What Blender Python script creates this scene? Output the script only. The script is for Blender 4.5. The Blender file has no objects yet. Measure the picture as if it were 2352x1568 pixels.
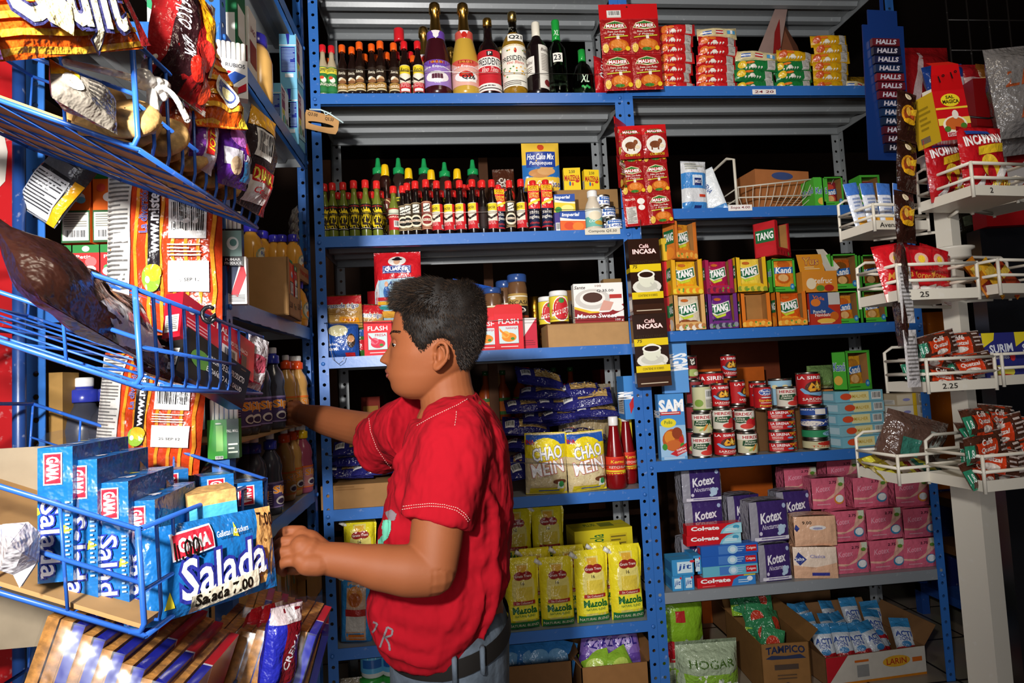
import bpy, bmesh, math, random
from mathutils import Vector, Matrix, noise
random.seed(7)
scene=bpy.context.scene
COL=scene.collection
pi=math.pi
# ---------------------------------------------------------------- camera
W_,H_=2352,1568
FPX=1400.0
CAM=Vector((.4521,-2.3,1.3)); YAW,PIT,ROL=-.101,.0616,-.0506
def _rot():
    cy,sy=math.cos(YAW),math.sin(YAW); cp,sp=math.cos(PIT),math.sin(PIT)
    fw=Vector((-sy*cp,cy*cp,sp)); r0=Vector((cy,sy,0)); u0=r0.cross(fw)
    c,s=math.cos(ROL),math.sin(ROL)
    return r0*c+u0*s, -r0*s+u0*c, fw
RT,UP,FW=_rot()
cam_d=bpy.data.cameras.new('camera'); cam_d.sensor_width=36; cam_d.lens=36*FPX/W_
cam_d.clip_start=.02; cam_d.clip_end=60
cam=bpy.data.objects.new('camera',cam_d); COL.objects.link(cam)
cam.matrix_world=Matrix(((RT.x,UP.x,-FW.x,CAM.x),(RT.y,UP.y,-FW.y,CAM.y),(RT.z,UP.z,-FW.z,CAM.z),(0,0,0,1)))
scene.camera=cam
# ---------------------------------------------------------------- light
scene.view_settings.view_transform='Standard'
scene.view_settings.look='None'; scene.view_settings.gamma=1; scene.view_settings.use_curve_mapping=False
scene.view_settings.exposure=0.0
world=bpy.data.worlds.new('world'); scene.world=world; world.use_nodes=True
world.node_tree.nodes['Background'].inputs[0].default_value=(1,.85,.72,1)
world.node_tree.nodes['Background'].inputs[1].default_value=.13
def lamp(name,kind,loc,aim,power,col=(1,1,1),size=.1,spot=None,blend=.6):
    d=bpy.data.lights.new(name,kind); d.energy=power; d.color=col
    if kind=='AREA': d.shape='DISK'; d.size=size
    else: d.shadow_soft_size=size
    if spot: d.spot_size=spot; d.spot_blend=blend
    o=bpy.data.objects.new(name,d); COL.objects.link(o); o.location=loc
    o.rotation_euler=(Vector(aim)-Vector(loc)).to_track_quat('-Z','Y').to_euler()
    return o
FLASH=lamp('camera_flash','SPOT',(.04,-2.66,1.72),(.24,0,1.85),300,(1,.97,.93),.05,math.radians(104),1.0)
FILL_TOP=lamp('overhead_fill_light','AREA',(1.0,-1.7,3.0),(.9,-.3,1.0),9,(1,.86,.68),.5)  # added weak warm fill from overhead, not a visible fixture
FILL_BACK=lamp('rear_fill_light','AREA',(.0,-4.6,1.4),(.2,0,1.5),40,(.97,.96,1),1.8)  # added broad fill behind the camera, lifts shelf undersides; no doorway is modelled
# ---------------------------------------------------------------- pixel helpers
def ray(px,py): return FW+RT*((px-W_/2)/FPX)-UP*((py-H_/2)/FPX)
def C(px,py,dep): return CAM+ray(px,py)*dep
def onY(px,py,y):
    d=ray(px,py); return CAM+d*((y-CAM.y)/d.y)
def onX(px,py,x):
    d=ray(px,py); return CAM+d*((x-CAM.x)/d.x)
def proj(P):
    d=Vector(P)-CAM; z=d.dot(FW); return W_/2+FPX*d.dot(RT)/z, H_/2-FPX*d.dot(UP)/z, z
def xat(px,y,z):
    x=.5
    for _ in range(5):
        a=proj((x,y,z))[0]; b=proj((x+.01,y,z))[0]; x+=(px-a)/(b-a)*.01
    return x
# ---------------------------------------------------------------- materials
_mats={}
def lin(h):
    h=h.lstrip('#'); out=[]
    for i in (0,2,4):
        c=int(h[i:i+2],16)/255; out.append(c/12.92 if c<=.04045 else ((c+.055)/1.055)**2.4)
    return out
FIN={'paper':(.6,0,.3),'card':(.75,0,.2),'gloss':(.22,0,.5),'foil':(.25,0,.55),'film':(.18,0,.6),'metal':(.28,1,.5),'gold':(.3,1,.5),
     'paint':(.34,0,.5),'matte':(.9,0,.1),'cloth':(.95,0,.1),'skin':(.62,0,.25),'dull':(.7,0,.2)}
def mat(h,fin='paper'):
    k=(h,fin)
    if k in _mats: return _mats[k]
    m=bpy.data.materials.new(fin+'_'+h); m.use_nodes=True; nt=m.node_tree; b=nt.nodes['Principled BSDF']
    c=lin(h); m.diffuse_color=(*c,1)
    b.inputs['Base Color'].default_value=(*c,1)
    if fin in FIN:
        r,me,sp=FIN[fin]
        b.inputs['Roughness'].default_value=r; b.inputs['Metallic'].default_value=me; b.inputs['Specular IOR Level'].default_value=sp
    def tc(scale,detail=3,strength=.3,dist=.01,typ='noise',vec=None):
        t=nt.nodes.new('ShaderNodeTexCoord'); n=nt.nodes.new('ShaderNodeTexNoise')
        n.inputs['Scale'].default_value=scale; n.inputs['Detail'].default_value=detail
        mp=nt.nodes.new('ShaderNodeMapping'); nt.links.new(t.outputs['Object'],mp.inputs[0])
        if vec: mp.inputs['Scale'].default_value=vec
        nt.links.new(mp.outputs[0],n.inputs['Vector'])
        bp=nt.nodes.new('ShaderNodeBump'); bp.inputs['Strength'].default_value=strength; bp.inputs['Distance'].default_value=dist
        nt.links.new(n.outputs['Fac'],bp.inputs['Height']); nt.links.new(bp.outputs[0],b.inputs['Normal'])
        return n
    if fin=='foil': tc(30,3,.8,.012)
    if fin=='film': tc(60,2,.9,.01)
    if fin=='cloth': tc(11,3,.9,.035,vec=(1,1,.55))
    if fin=='paint':
        n=tc(55,5,.06,.004)
        # worn paint: scattered scuffs
        r=nt.nodes.new('ShaderNodeValToRGB'); r.color_ramp.elements[0].position=.63; r.color_ramp.elements[1].position=.74
        r.color_ramp.elements[0].color=(*c,1); r.color_ramp.elements[1].color=tuple(min(1,x*.8+.16) for x in c)+(1,)
        nt.links.new(n.outputs['Fac'],r.inputs[0]); nt.links.new(r.outputs[0],b.inputs['Base Color'])
    if fin in('card',):
        n=tc(30,4,.05,.003)
        r=nt.nodes.new('ShaderNodeValToRGB'); r.color_ramp.elements[0].color=tuple(x*.85 for x in c)+(1,); r.color_ramp.elements[1].color=tuple(min(1,x*1.12) for x in c)+(1,)
        nt.links.new(n.outputs['Fac'],r.inputs[0]); nt.links.new(r.outputs[0],b.inputs['Base Color'])
    if fin=='skin':
        n=tc(130,4,.06,.003); b.inputs['Subsurface Weight'].default_value=.08; b.inputs['Subsurface Radius'].default_value=(.01,.004,.002)
    if fin=='glass':
        b.inputs['Transmission Weight'].default_value=1; b.inputs['Roughness'].default_value=.03; b.inputs['IOR'].default_value=1.3
    if fin=='clear':
        b.inputs['Transmission Weight'].default_value=1; b.inputs['Roughness'].default_value=.12; b.inputs['IOR'].default_value=1.08
        b.inputs['Specular IOR Level'].default_value=.9
        tc(45,2,.8,.01)
    if fin=='wrap':   # thin cellophane
        for n_ in list(nt.nodes): nt.nodes.remove(n_)
        o=nt.nodes.new('ShaderNodeOutputMaterial'); mx=nt.nodes.new('ShaderNodeMixShader'); tr=nt.nodes.new('ShaderNodeBsdfTransparent'); gl=nt.nodes.new('ShaderNodeBsdfGlossy')
        gl.inputs['Roughness'].default_value=.24; gl.inputs['Color'].default_value=(*c,1); tr.inputs['Color'].default_value=(.96,.96,.96,1)
        t=nt.nodes.new('ShaderNodeTexCoord'); n=nt.nodes.new('ShaderNodeTexNoise'); n.inputs['Scale'].default_value=22
        bp=nt.nodes.new('ShaderNodeBump'); bp.inputs['Strength'].default_value=.5; bp.inputs['Distance'].default_value=.006
        nt.links.new(t.outputs['Object'],n.inputs['Vector']); nt.links.new(n.outputs['Fac'],bp.inputs['Height']); nt.links.new(bp.outputs[0],gl.inputs['Normal'])
        mx.inputs[0].default_value=.07; nt.links.new(tr.outputs[0],mx.inputs[1]); nt.links.new(gl.outputs[0],mx.inputs[2]); nt.links.new(mx.outputs[0],o.inputs[0])
    if fin=='biscuit':
        b.inputs['Roughness'].default_value=.8; n=tc(90,4,.5,.004)
        r=nt.nodes.new('ShaderNodeValToRGB'); r.color_ramp.elements[0].position=.35; r.color_ramp.elements[1].position=.7
        r.color_ramp.elements[0].color=tuple(x*.55 for x in c)+(1,); r.color_ramp.elements[1].color=tuple(min(1,x*1.15) for x in c)+(1,)
        nt.links.new(n.outputs['Fac'],r.inputs[0]); nt.links.new(r.outputs[0],b.inputs['Base Color'])
    if fin=='hair':
        b.inputs['Roughness'].default_value=.6; b.inputs['Specular IOR Level'].default_value=.18
    if fin=='denim':
        b.inputs['Roughness'].default_value=.9; n=tc(26,6,.4,.01)
        r=nt.nodes.new('ShaderNodeValToRGB'); r.color_ramp.elements[0].position=.3; r.color_ramp.elements[1].position=.75
        r.color_ramp.elements[0].color=tuple(x*.5 for x in c)+(1,); r.color_ramp.elements[1].color=tuple(min(1,x*1.5) for x in c)+(1,)
        nt.links.new(n.outputs['Fac'],r.inputs[0]); nt.links.new(r.outputs[0],b.inputs['Base Color'])
    _mats[k]=m; return m
# ---------------------------------------------------------------- text
_txt={}
def text2d(s,off=0.0):
    k=(s,off)
    if k in _txt: return _txt[k]
    cu=bpy.data.curves.new('t','FONT'); cu.body=s; cu.fill_mode='FRONT'; cu.resolution_u=2; cu.offset=off
    o=bpy.data.objects.new('t',cu); COL.objects.link(o)
    dg=bpy.context.evaluated_depsgraph_get(); dg.update()
    me=o.evaluated_get(dg).to_mesh()
    vs=[(v.co.x,v.co.y) for v in me.vertices]; fs=[tuple(p.vertices) for p in me.polygons]
    o.evaluated_get(dg).to_mesh_clear(); bpy.data.objects.remove(o); bpy.data.curves.remove(cu)
    _txt[k]=(vs,fs); return _txt[k]
# ---------------------------------------------------------------- mesh builder
def flatS(o,ux,uy,n):
    o,ux,uy,n=map(Vector,(o,ux,uy,n))
    return lambda u,v,h:o+ux*u+uy*v+n*h
class MB:
    def __init__(s): s.v=[];s.f=[];s.m=[];s.sm=[];s.mats=[];s.lay=0
    def mi(s,m):
        if m not in s.mats: s.mats.append(m)
        return s.mats.index(m)
    def add(s,vs,fs,m,smooth=False):
        b=len(s.v); s.v.extend([tuple(q) for q in vs]); i=s.mi(m)
        for f in fs: s.f.append([b+k for k in f]); s.m.append(i); s.sm.append(smooth)
    def box(s,x0,x1,y0,y1,z0,z1,m,T=None):
        vs=[Vector((x,y,z)) for z in(z0,z1) for y in(y0,y1) for x in(x0,x1)]
        if T: vs=[T@q for q in vs]
        s.add(vs,[(0,2,3,1),(4,5,7,6),(0,1,5,4),(2,6,7,3),(0,4,6,2),(1,3,7,5)],m)
    def tube(s,pts,r,m,n=6,closed=False):
        pts=[Vector(p) for p in pts]; N=len(pts); rs=r if isinstance(r,(list,tuple)) else [r]*N
        vs=[];fs=[]; up=None
        for i,p in enumerate(pts):
            a=pts[(i-1)%N] if (closed or i>0) else p; c=pts[(i+1)%N] if (closed or i<N-1) else p
            t=(c-a); t=t.normalized() if t.length>1e-9 else Vector((0,0,1))
            if up is None: up=Vector((0,0,1)) if abs(t.z)<.9 else Vector((1,0,0))
            sd=t.cross(up); sd=sd.normalized() if sd.length>1e-6 else Vector((1,0,0)); up=sd.cross(t)
            for k in range(n):
                an=2*pi*k/n; vs.append(p+(sd*math.cos(an)+up*math.sin(an))*rs[i])
        for i in range(N if closed else N-1):
            j=(i+1)%N
            for k in range(n): fs.append((i*n+k,i*n+(k+1)%n,j*n+(k+1)%n,j*n+k))
        if not closed: fs+= [tuple(range(n))[::-1], tuple((N-1)*n+k for k in range(n))]
        s.add(vs,fs,m,True)
    def lathe(s,prof,m,n=20,c=(0,0,0),sx=1,sy=1,cap=True):
        vs=[];fs=[]
        for r,z in prof:
            for k in range(n):
                a=2*pi*k/n; vs.append((c[0]+r*math.cos(a)*sx,c[1]+r*math.sin(a)*sy,c[2]+z))
        for i in range(len(prof)-1):
            for k in range(n): fs.append((i*n+k,i*n+(k+1)%n,(i+1)*n+(k+1)%n,(i+1)*n+k))
        if cap:
            fs.append(tuple(range(n))[::-1]); fs.append(tuple((len(prof)-1)*n+k for k in range(n)))
        s.add(vs,fs,m,True)
    def grid(s,S,u0,u1,v0,v1,nu,nv,h,m,smooth=True):
        vs=[S(u0+(u1-u0)*i/nu,v0+(v1-v0)*j/nv,h) for j in range(nv+1) for i in range(nu+1)]
        fs=[(j*(nu+1)+i,j*(nu+1)+i+1,(j+1)*(nu+1)+i+1,(j+1)*(nu+1)+i) for j in range(nv) for i in range(nu)]
        s.add(vs,fs,m,smooth)
    def ell(s,S,cx,cy,rx,ry,h,m,n=20,rot=0,rings=1,a0=0,a1=2*pi):
        vs=[S(cx,cy,h)];fs=[]
        c,sn=math.cos(rot),math.sin(rot)
        full=abs(a1-a0-2*pi)<1e-6; K=n if full else n+1
        for g in range(1,rings+1):
            for k in range(K):
                a=a0+(a1-a0)*k/n; x=rx*g/rings*math.cos(a); y=ry*g/rings*math.sin(a)
                vs.append(S(cx+x*c-y*sn,cy+x*sn+y*c,h))
        for k in range(n): fs.append((0,1+k,1+(k+1)%K))
        for g in range(1,rings):
            for k in range(n):
                a=1+(g-1)*K+k;b=1+(g-1)*K+(k+1)%K; fs.append((a,a+K,b+K,b))
        s.add(vs,fs,m,True)
    def art(s,S,w,h,prims,fin='paper',curved=0,h0=.0004,dh=.0003):
        """prims in 0..1 face coordinates"""
        lay=h0; dh=dh if dh>.0005 or dh<.0001 else min(dh,(.009 if fin in('foil','film') else .0016)/max(1,len(prims)))
        nu=max(1,int(curved))
        for p in prims:
            lay+=dh; k=p[0]
            if k=='g': s.art(S,w,h,p[1],fin,curved,lay,.00002)
            elif k=='r':
                _,x0,y0,x1,y1,c=p[:6]; fn=p[6] if len(p)>6 else fin
                s.grid(S,x0*w,x1*w,y0*h,y1*h,max(1,math.ceil(nu*(x1-x0))),max(1,math.ceil(nu*(y1-y0)*(1 if curved<10 or fin=='foil' else .2))),lay,mat(c,fn))
            elif k=='e':
                _,cx,cy,rx,ry,c=p[:6]; rot=p[6] if len(p)>6 else 0
                # true ellipse in metres
                s.ell(S,cx*w,cy*h,rx*w,ry*h,lay,mat(c,fin),18,rot,3 if curved else 1)
            elif k=='p':
                _,pts,c=p[:3]
                if curved:
                    bm=bmesh.new(); f=bm.faces.new([bm.verts.new((x*w,y*h,0)) for x,y in pts])
                    for ax,L in ((0,w),(1,h)):
                        for i in range(1,nu):
                            co=[0,0,0];no=[0,0,0];co[ax]=L*i/nu;no[ax]=1
                            bmesh.ops.bisect_plane(bm,geom=bm.verts[:]+bm.edges[:]+bm.faces[:],plane_co=co,plane_no=no)
                    bmesh.ops.triangulate(bm,faces=bm.faces[:]); bm.verts.index_update()
                    s.add([S(q.co.x,q.co.y,lay) for q in bm.verts],[[q.index for q in f.verts] for f in bm.faces],mat(c,fin),True); bm.free()
                else: s.add([S(x*w,y*h,lay) for x,y in pts],[tuple(range(len(pts)))],mat(c,fin))
            elif k=='t':
                # ('t',text,cx,cy,tw,th,color,{rot,shear,out,bold})
                _,tx,cx,cy,tw,th,c=p[:7]; o=p[7] if len(p)>7 else {}
                vb,_=text2d(tx,0.0)
                if not vb: continue
                xs=[q[0] for q in vb];ys=[q[1] for q in vb]; x0,x1,y0,y1=min(xs),max(xs),min(ys),max(ys)
                layers=[]
                if 'out' in o: layers.append((o['out'],o.get('ow',.06)))
                layers.append((c,o.get('bold',.012)))
                rt=o.get('rot',0); cr,sr=math.cos(rt),math.sin(rt); sh=o.get('shear',0); arch=o.get('arch',0)
                for cc,off in layers:
                    vs,fs=text2d(tx,off)
                    out=[]
                    for (x,y) in vs:
                        a=((x-x0)/(x1-x0)-.5)*tw*w; b=((y-y0)/(y1-y0)-.5)*th*h
                        b+=arch*h*(1-(2*a/(tw*w))**2)
                        a+=sh*b
                        out.append(S(cx*w+a*cr-b*sr,cy*h+a*sr+b*cr,lay))
                    s.add(out,fs,mat(cc,fin)); lay+=dh
            elif k=='l':
                # small print: ('l',x0,y0,x1,y1,n,color)
                _,x0,y0,x1,y1,n,c=p; rn=random.Random(n*7+int(x0*99))
                for i in range(n):
                    yy=y1-(y1-y0)*(i+.2)/n; hh=(y1-y0)/n*.42; xe=x1-(x1-x0)*rn.choice((0,0,0,.12,.35))
                    s.grid(S,x0*w,xe*w,(yy-hh)*h,yy*h,max(1,math.ceil(nu*(xe-x0))),1,lay,mat(c,fin))
            elif k=='b':
                # barcode: ('b',x0,y0,x1,y1)
                _,x0,y0,x1,y1=p[:5]; s.grid(S,x0*w,x1*w,y0*h,y1*h,max(1,math.ceil(nu*(x1-x0))),max(1,math.ceil(nu*(y1-y0)) if curved else 1),lay,mat('e8e6e2',fin)); lay+=dh
                rn=random.Random(3); x=x0+(x1-x0)*.08
                while x<x1-(x1-x0)*.1:
                    bw=(x1-x0)*rn.choice((.015,.02,.035)); s.grid(S,x*w,(x+bw)*w,(y0+(y1-y0)*.2)*h,(y1-(y1-y0)*.08)*h,1,max(1,math.ceil(nu*(y1-y0)) if curved else 1),lay,mat('1c1c1e',fin)); x+=bw+(x1-x0)*rn.choice((.015,.025,.035))
    def build(s,name,parent=None,loc=None,rot=None,label=None):
        me=bpy.data.meshes.new(name); me.from_pydata(s.v,[],s.f)
        for m in s.mats: me.materials.append(m)
        me.polygons.foreach_set('material_index',s.m); me.polygons.foreach_set('use_smooth',s.sm); me.update()
        o=bpy.data.objects.new(name,me); COL.objects.link(o)
        if parent: o.parent=parent
        if loc is not None: o.location=loc
        if rot is not None: o.rotation_euler=rot
        if label: o['label']=label
        return o
def tag(o,label=None,cat=None,group=None,kind=None):
    if label: o['label']=label
    if label and len(label.split())>16: print('LONGLABEL',label)
    if cat: o['category']=cat
    if group: o['group']=group
    if kind: o['kind']=kind
    return o
def empty(name,loc=(0,0,0),rz=0):
    o=bpy.data.objects.new(name,None); COL.objects.link(o); o.location=loc; o.rotation_euler=(0,0,rz); o.empty_display_size=.05
    return o
def kids(o): return [c for c in o.children]
def copy_tree(o,parent=None):
    c=o.copy(); COL.objects.link(c); c.parent=parent
    for ch in kids(o): copy_tree(ch,c)
    return c
PROTO={}; MAKE={}; USED=set()
def get(kind):
    if kind not in PROTO:
        PROTO[kind]=MAKE[kind](); return PROTO[kind]
    return copy_tree(PROTO[kind])
def kindof(fn): MAKE[fn.__name__]=fn; return fn
def put(kind,loc,label,cat,group=None,rot=(0,0,0),s=1):
    o=get(kind); o.location=loc; o.rotation_euler=rot
    o.scale=(s,s,s) if not isinstance(s,(tuple,list)) else s
    for k in('label','category','group'):
        if k in o: del o[k]
    tag(o,label,cat,group); return o
def putpx(kind,px,y,z,label,cat,group=None,rz=0,s=1,rx=0,ry=0):
    return put(kind,(xat(px,y,z+.05),y,z),label,cat,group,(rx,ry,rz),s)
ORD=['leftmost','second','third','fourth','fifth','sixth','seventh','eighth','ninth','tenth','eleventh','twelfth','thirteenth','fourteenth','fifteenth','sixteenth','seventeenth','eighteenth','nineteenth','twentieth']
def od(i,n=None):
    if i==0: return 'leftmost'
    if n and i==n-1: return 'rightmost'
    return ORD[i]+' from left'
def row(kind,pxs,y,z,fmt,cat,group,s=1,rz=0,jy=.008):
    out=[]
    for i,px in enumerate(pxs):
        ss=s[i] if isinstance(s,(list,tuple)) else s
        out.append(putpx(kind,px,y+random.uniform(-jy,jy),z,fmt.format(o=od(i,len(pxs))),cat,group,rz+random.uniform(-.12,.12),ss))
    return out
# ---------------------------------------------------------------- generic product builders
def boxS(w,d,h):
    return {'F':(flatS((-w/2,-d/2,0),(1,0,0),(0,0,1),(0,-1,0)),w,h),
            'L':(flatS((-w/2,d/2,0),(0,-1,0),(0,0,1),(-1,0,0)),d,h),
            'R':(flatS((w/2,-d/2,0),(0,1,0),(0,0,1),(1,0,0)),d,h),
            'T':(flatS((-w/2,-d/2,h),(1,0,0),(0,1,0),(0,0,1)),w,d)}
def carton(name,w,d,h,col,faces,fin='paper',top=None):
    m=MB(); m.box(-w/2,w/2,-d/2,d/2,0,h,mat(col,fin))
    F=boxS(w,d,h)
    for k,pr in faces.items():
        S,fw,fh=F[k]; m.art(S,fw,fh,pr,fin)
    if 'L' not in faces: m.art(F['L'][0],d,h,[('r',.12,.12,.88,.5,'d8d4cc'),('l',.18,.16,.82,.46,7,'77736c')],fin)
    # tucked flap seam on top
    m.art(F['T'][0],w,d,[('r',0,.48,1,.5,'8a847c')],fin)
    return m.build(name)
def cylS(r,a0=0,z0=0):
    """u in metres round the front (-Y) centred on 0..w"""
    def mk(w):
        def S(u,v,h):
            a=(u-w/2)/r+a0; return Vector((math.sin(a)*(r+h),-math.cos(a)*(r+h),v+z0))
        return S
    return mk
def label_band(r,z0,h,arc,prims,bg,fin='paper',a0=0,parent=None,name='paper_label'):
    """label wrapped round a bottle, with the print on its front part"""
    m=MB(); w=r*arc; S=cylS(r+.0005,a0,z0)(w)
    m.grid(S,0,w,0,h,max(8,int(arc/ .22)),1,0,mat(bg,fin))
    m.art(S,w,h,prims,fin,curved=max(4,int(arc/.3)),h0=.0003,dh=.00025)
    return m.build(name,parent)
def pouchS(w,h,t,lean=0,top=.04,bot=.04,p=.45,cy=0,seed=0,wob=.0):
    """front surface of a filled pouch standing on z=0; u 0..w, v 0..h"""
    def T(u,v):
        a=abs(2*u/w-1); b=v/h
        fx=max(0,1-a**2.2)**p
        e0=min(1,max(0,(b-bot))/.16); e1=min(1,max(0,(1-top-b))/.2)
        return t/2*fx*(math.sin(e0*pi/2)**.8)*(math.sin(e1*pi/2)**.8)
    def S(u,v,hh,sgn=-1):
        n=noise.noise(Vector((u*22+seed,v*18,seed*3.1)))*wob if wob else 0
        k=T(u,v)
        return Vector((u-w/2, sgn*(k+n*min(1,k*60)+hh)+cy+lean*v, v))
    return S
def pouch(name,w,h,t,col,prims,fin='foil',back=None,top=.05,bot=.05,wob=.004,seed=0,p=.5,nu=14,nv=16,ends=None,parent=None,side=None,dh=.0004):
    m=MB(); S=pouchS(w,h,t,0,top,bot,p,0,seed,wob)
    m.grid(S,0,w,0,h,nu,nv,0,mat(col,fin))
    B=lambda u,v,hh:S(w-u,v,hh,1)
    m.grid(B,0,w,0,h,nu,nv,0,mat(back or col,fin))
    if ends:   # crimped seals with pinking
        c=ends
        for v0,v1 in ((0,bot),(1-top,1)):
            m.grid(S,0,w,v0*h,v1*h,nu,2,.0006,mat(c,fin))
            for q in range(3):
                vv=v0+(v1-v0)*(q+.5)/3; m.grid(S,0,w,(vv-.004)*h,(vv+.004)*h,nu,1,.0012,mat(c,fin))
    m.art(S,w,h,prims,fin,curved=12,h0=.0008,dh=dh)
    return m.build(name,parent)
def can_like(name,r,h,art,bg,arc=5.6,a0=0,lid=True,fin='paper'):
    e=MB(); mm=mat('b9b6ae','metal')
    e.lathe([(r*.93,0),(r*1.02,.0005),(r*1.02,.004),(r*.99,.006),(r*.99,h-.006),(r*1.02,h-.004),(r*1.02,h-.0005),(r*.96,h),(r*.94,h-.003),(.001,h-.003)],mm,28)
    o=e.build(name)
    label_band(r*.995,.008,h-.016,arc,art,bg,fin,a0,o)
    return o
# ================================================================ room shell
FZ=.03
def struct(name,mb): o=mb.build(name); o['kind']='structure'; return o
def tilemat():
    m=bpy.data.materials.new('floor_tile'); m.use_nodes=True; nt=m.node_tree; b=nt.nodes['Principled BSDF']
    t=nt.nodes.new('ShaderNodeTexCoord'); br=nt.nodes.new('ShaderNodeTexBrick'); br.offset=0
    br.inputs['Scale'].default_value=1; br.inputs['Brick Width'].default_value=.34; br.inputs['Row Height'].default_value=.34; br.inputs['Mortar Size'].default_value=.006
    br.inputs['Color1'].default_value=(.42,.36,.28,1); br.inputs['Color2'].default_value=(.36,.31,.24,1); br.inputs['Mortar'].default_value=(.03,.026,.022,1)
    nt.links.new(t.outputs['Object'],br.inputs['Vector'])
    n=nt.nodes.new('ShaderNodeTexNoise'); n.inputs['Scale'].default_value=6; n.inputs['Detail'].default_value=5
    mx=nt.nodes.new('ShaderNodeMix'); mx.data_type='RGBA'; mx.blend_type='MULTIPLY'; mx.inputs[0].default_value=.4
    nt.links.new(t.outputs['Object'],n.inputs['Vector']); nt.links.new(br.outputs['Color'],mx.inputs[6]); nt.links.new(n.outputs['Color'],mx.inputs[7]); nt.links.new(mx.outputs[2],b.inputs['Base Color'])
    b.inputs['Roughness'].default_value=.35; return m
m=MB(); m.box(-2.2,5,-5,3.2,FZ-.1,FZ,tilemat()); struct('floor',m)
m=MB(); m.box(-2.2,5,-5,3.2,3.35,3.45,mat('2a211d','matte')); struct('ceiling',m)
m=MB(); m.box(-2.3,-2.2,-5,3.2,FZ,3.35,mat('4b3a30','matte')); struct('wall_left',m)
m=MB(); m.box(5,5.1,-5,3.2,FZ,3.35,mat('2c2320','matte')); struct('wall_right',m)
m=MB(); m.box(-2.2,5,3.2,3.3,FZ,3.35,mat('3a2b24','matte')); struct('wall_back',m)
m=MB(); m.box(-2.2,5,-5.1,-5,FZ,3.35,mat('9a8a78','matte')); struct('wall_front',m)
# ================================================================ slotted steel shelving
BLUE='336dbb'; GREY='8e9294'
def flange(m,o,ux,un,w,z0,z1,mm,th=.002,pitch=.05,hr=.0065):
    """strip with round punched holes; ux across, un out of the face"""
    o=Vector(o);ux=Vector(ux);un=Vector(un)
    n=int((z1-z0)/pitch); p=(z1-z0)/n
    for side,off in ((1,0),(-1,-th)):
        vs=[];fs=[]
        for i in range(n+1):
            for x in (0,w/2,w): vs.append(o+ux*x+un*off+Vector((0,0,z0+i*p)))
        for i in range(n):
            zc=z0+(i+.5)*p; b=len(vs)
            ring=[(math.cos(a*pi/4)*hr,math.sin(a*pi/4)*hr) for a in range(8)]
            for q in ring: vs.append(o+ux*(w/2+q[0])+un*off+Vector((0,0,zc+q[1])))
            vs.append(o+ux*w+un*off+Vector((0,0,zc))); vs.append(o+un*off+Vector((0,0,zc)))
            R,L=b+8,b+9; bl,bc,br=i*3,i*3+1,i*3+2; tl,tc,tr=i*3+3,i*3+4,i*3+5
            fs+=[(R,tr,b+1,b),(tr,tc,b+2,b+1),(tc,tl,b+3,b+2),(tl,L,b+4,b+3),(L,bl,b+5,b+4),(bl,bc,b+6,b+5),(bc,br,b+7,b+6),(br,R,b,b+7)]
        m.add(vs,fs,mm)
def post_mesh(dx,dy,w,z0,z1,mm):
    """angle post with its corner at the origin, flanges running dx (in X) and dy (in Y)"""
    m=MB(); flange(m,(0,0,0),(dx,0,0),(0,-dy,0),w,z0,z1,mm); flange(m,(0,0,0),(0,dy,0),(-dx,0,0),w,z0,z1,mm); return m
def tray(L,D,lip,blue,grey,ribs=3,x0=0):
    m=MB(); b=blue; g=grey
    m.box(x0,x0+L,.002,D,-.003,0,g)
    m.box(x0-.001,x0+L+.001,0,.003,-lip,.001,b)               # front lip
    m.box(x0,x0+L,0,.016,-lip,-lip+.002,b)            # return
    m.box(x0,x0+L,D-.003,D,-lip*.9,0,g); m.box(x0,x0+L,D-.015,D,-lip*.9,-lip*.9+.002,g)
    m.box(x0,x0+.003,0,D,-lip*.8,0,g); m.box(x0+L-.003,x0+L,0,D,-lip*.8,0,g)
    for i in range(ribs):
        yc=D*(i+.75)/(ribs+.5); w=.022
        vs=[(x,yc+s,z) for x in (x0+.01,x0+L-.01) for s,z in ((-w,-.003),(-w*.6,-.02),(w*.6,-.02),(w,-.003))]
        m.add(vs,[(0,1,5,4),(1,2,6,5),(2,3,7,6)],g)
    return m
def unit(name,loc,rz,L,D,zs,label,pw=.034,lipc=None,zt=3.1,lip=.042,tint=BLUE,rear=None):
    u=empty(name,loc,rz); tag(u,label,'shelving')
    bm_=mat(tint,'paint'); gm=mat(GREY,'paint')
    def P(x,y,dx,dy,mm): 
        o=post_mesh(dx,dy,pw+.004,FZ-loc[2],zt-loc[2],mm).build('post',u,(x,y,0))
    P(-pw,-.001,1,1,bm_); P(L+pw,-.001,-1,1,bm_); P(-pw,D+.001,1,-1,mat(rear or GREY,'paint')); P(L+pw,D+.001,-1,-1,gm)
    for i,z in enumerate(zs):
        c=(lipc or {}).get(i,tint)
        s=tray(L+2*pw-.006,D,lip,mat(c,'paint'),gm,x0=-pw+.003).build('shelf_board',u,(0,0,z))
        for x in (-pw*.5,L+pw*.5):
            b=MB(); b.lathe([(.0075,0),(.007,.003),(.003,.005)],bm_,10)
            b.v=[(q[0]+x,-q[2]-.003,q[1]-.022) for q in b.v]
            b.build('bolt',s)
    return u
ZC=[2.413,1.864,1.4125,.8586,.3678]; ZR=[2.4395,1.939,1.454,.956,.462]
LC=1.1477; XR0=1.2124; LR=2.3375-1.2124; DD=.42
unit('shelving_unit',(0,0,0),0,LC,DD,[2.90]+ZC,'blue slotted steel shelving unit in the centre behind the man in red',pw=.032,lipc={0:GREY})
unit('shelving_unit',(XR0,0,0),0,LR,DD,[2.93]+ZR,'blue slotted steel shelving unit on the right holding drink sachets and tins',pw=.032,lipc={0:GREY,5:'8a9096'})
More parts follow.
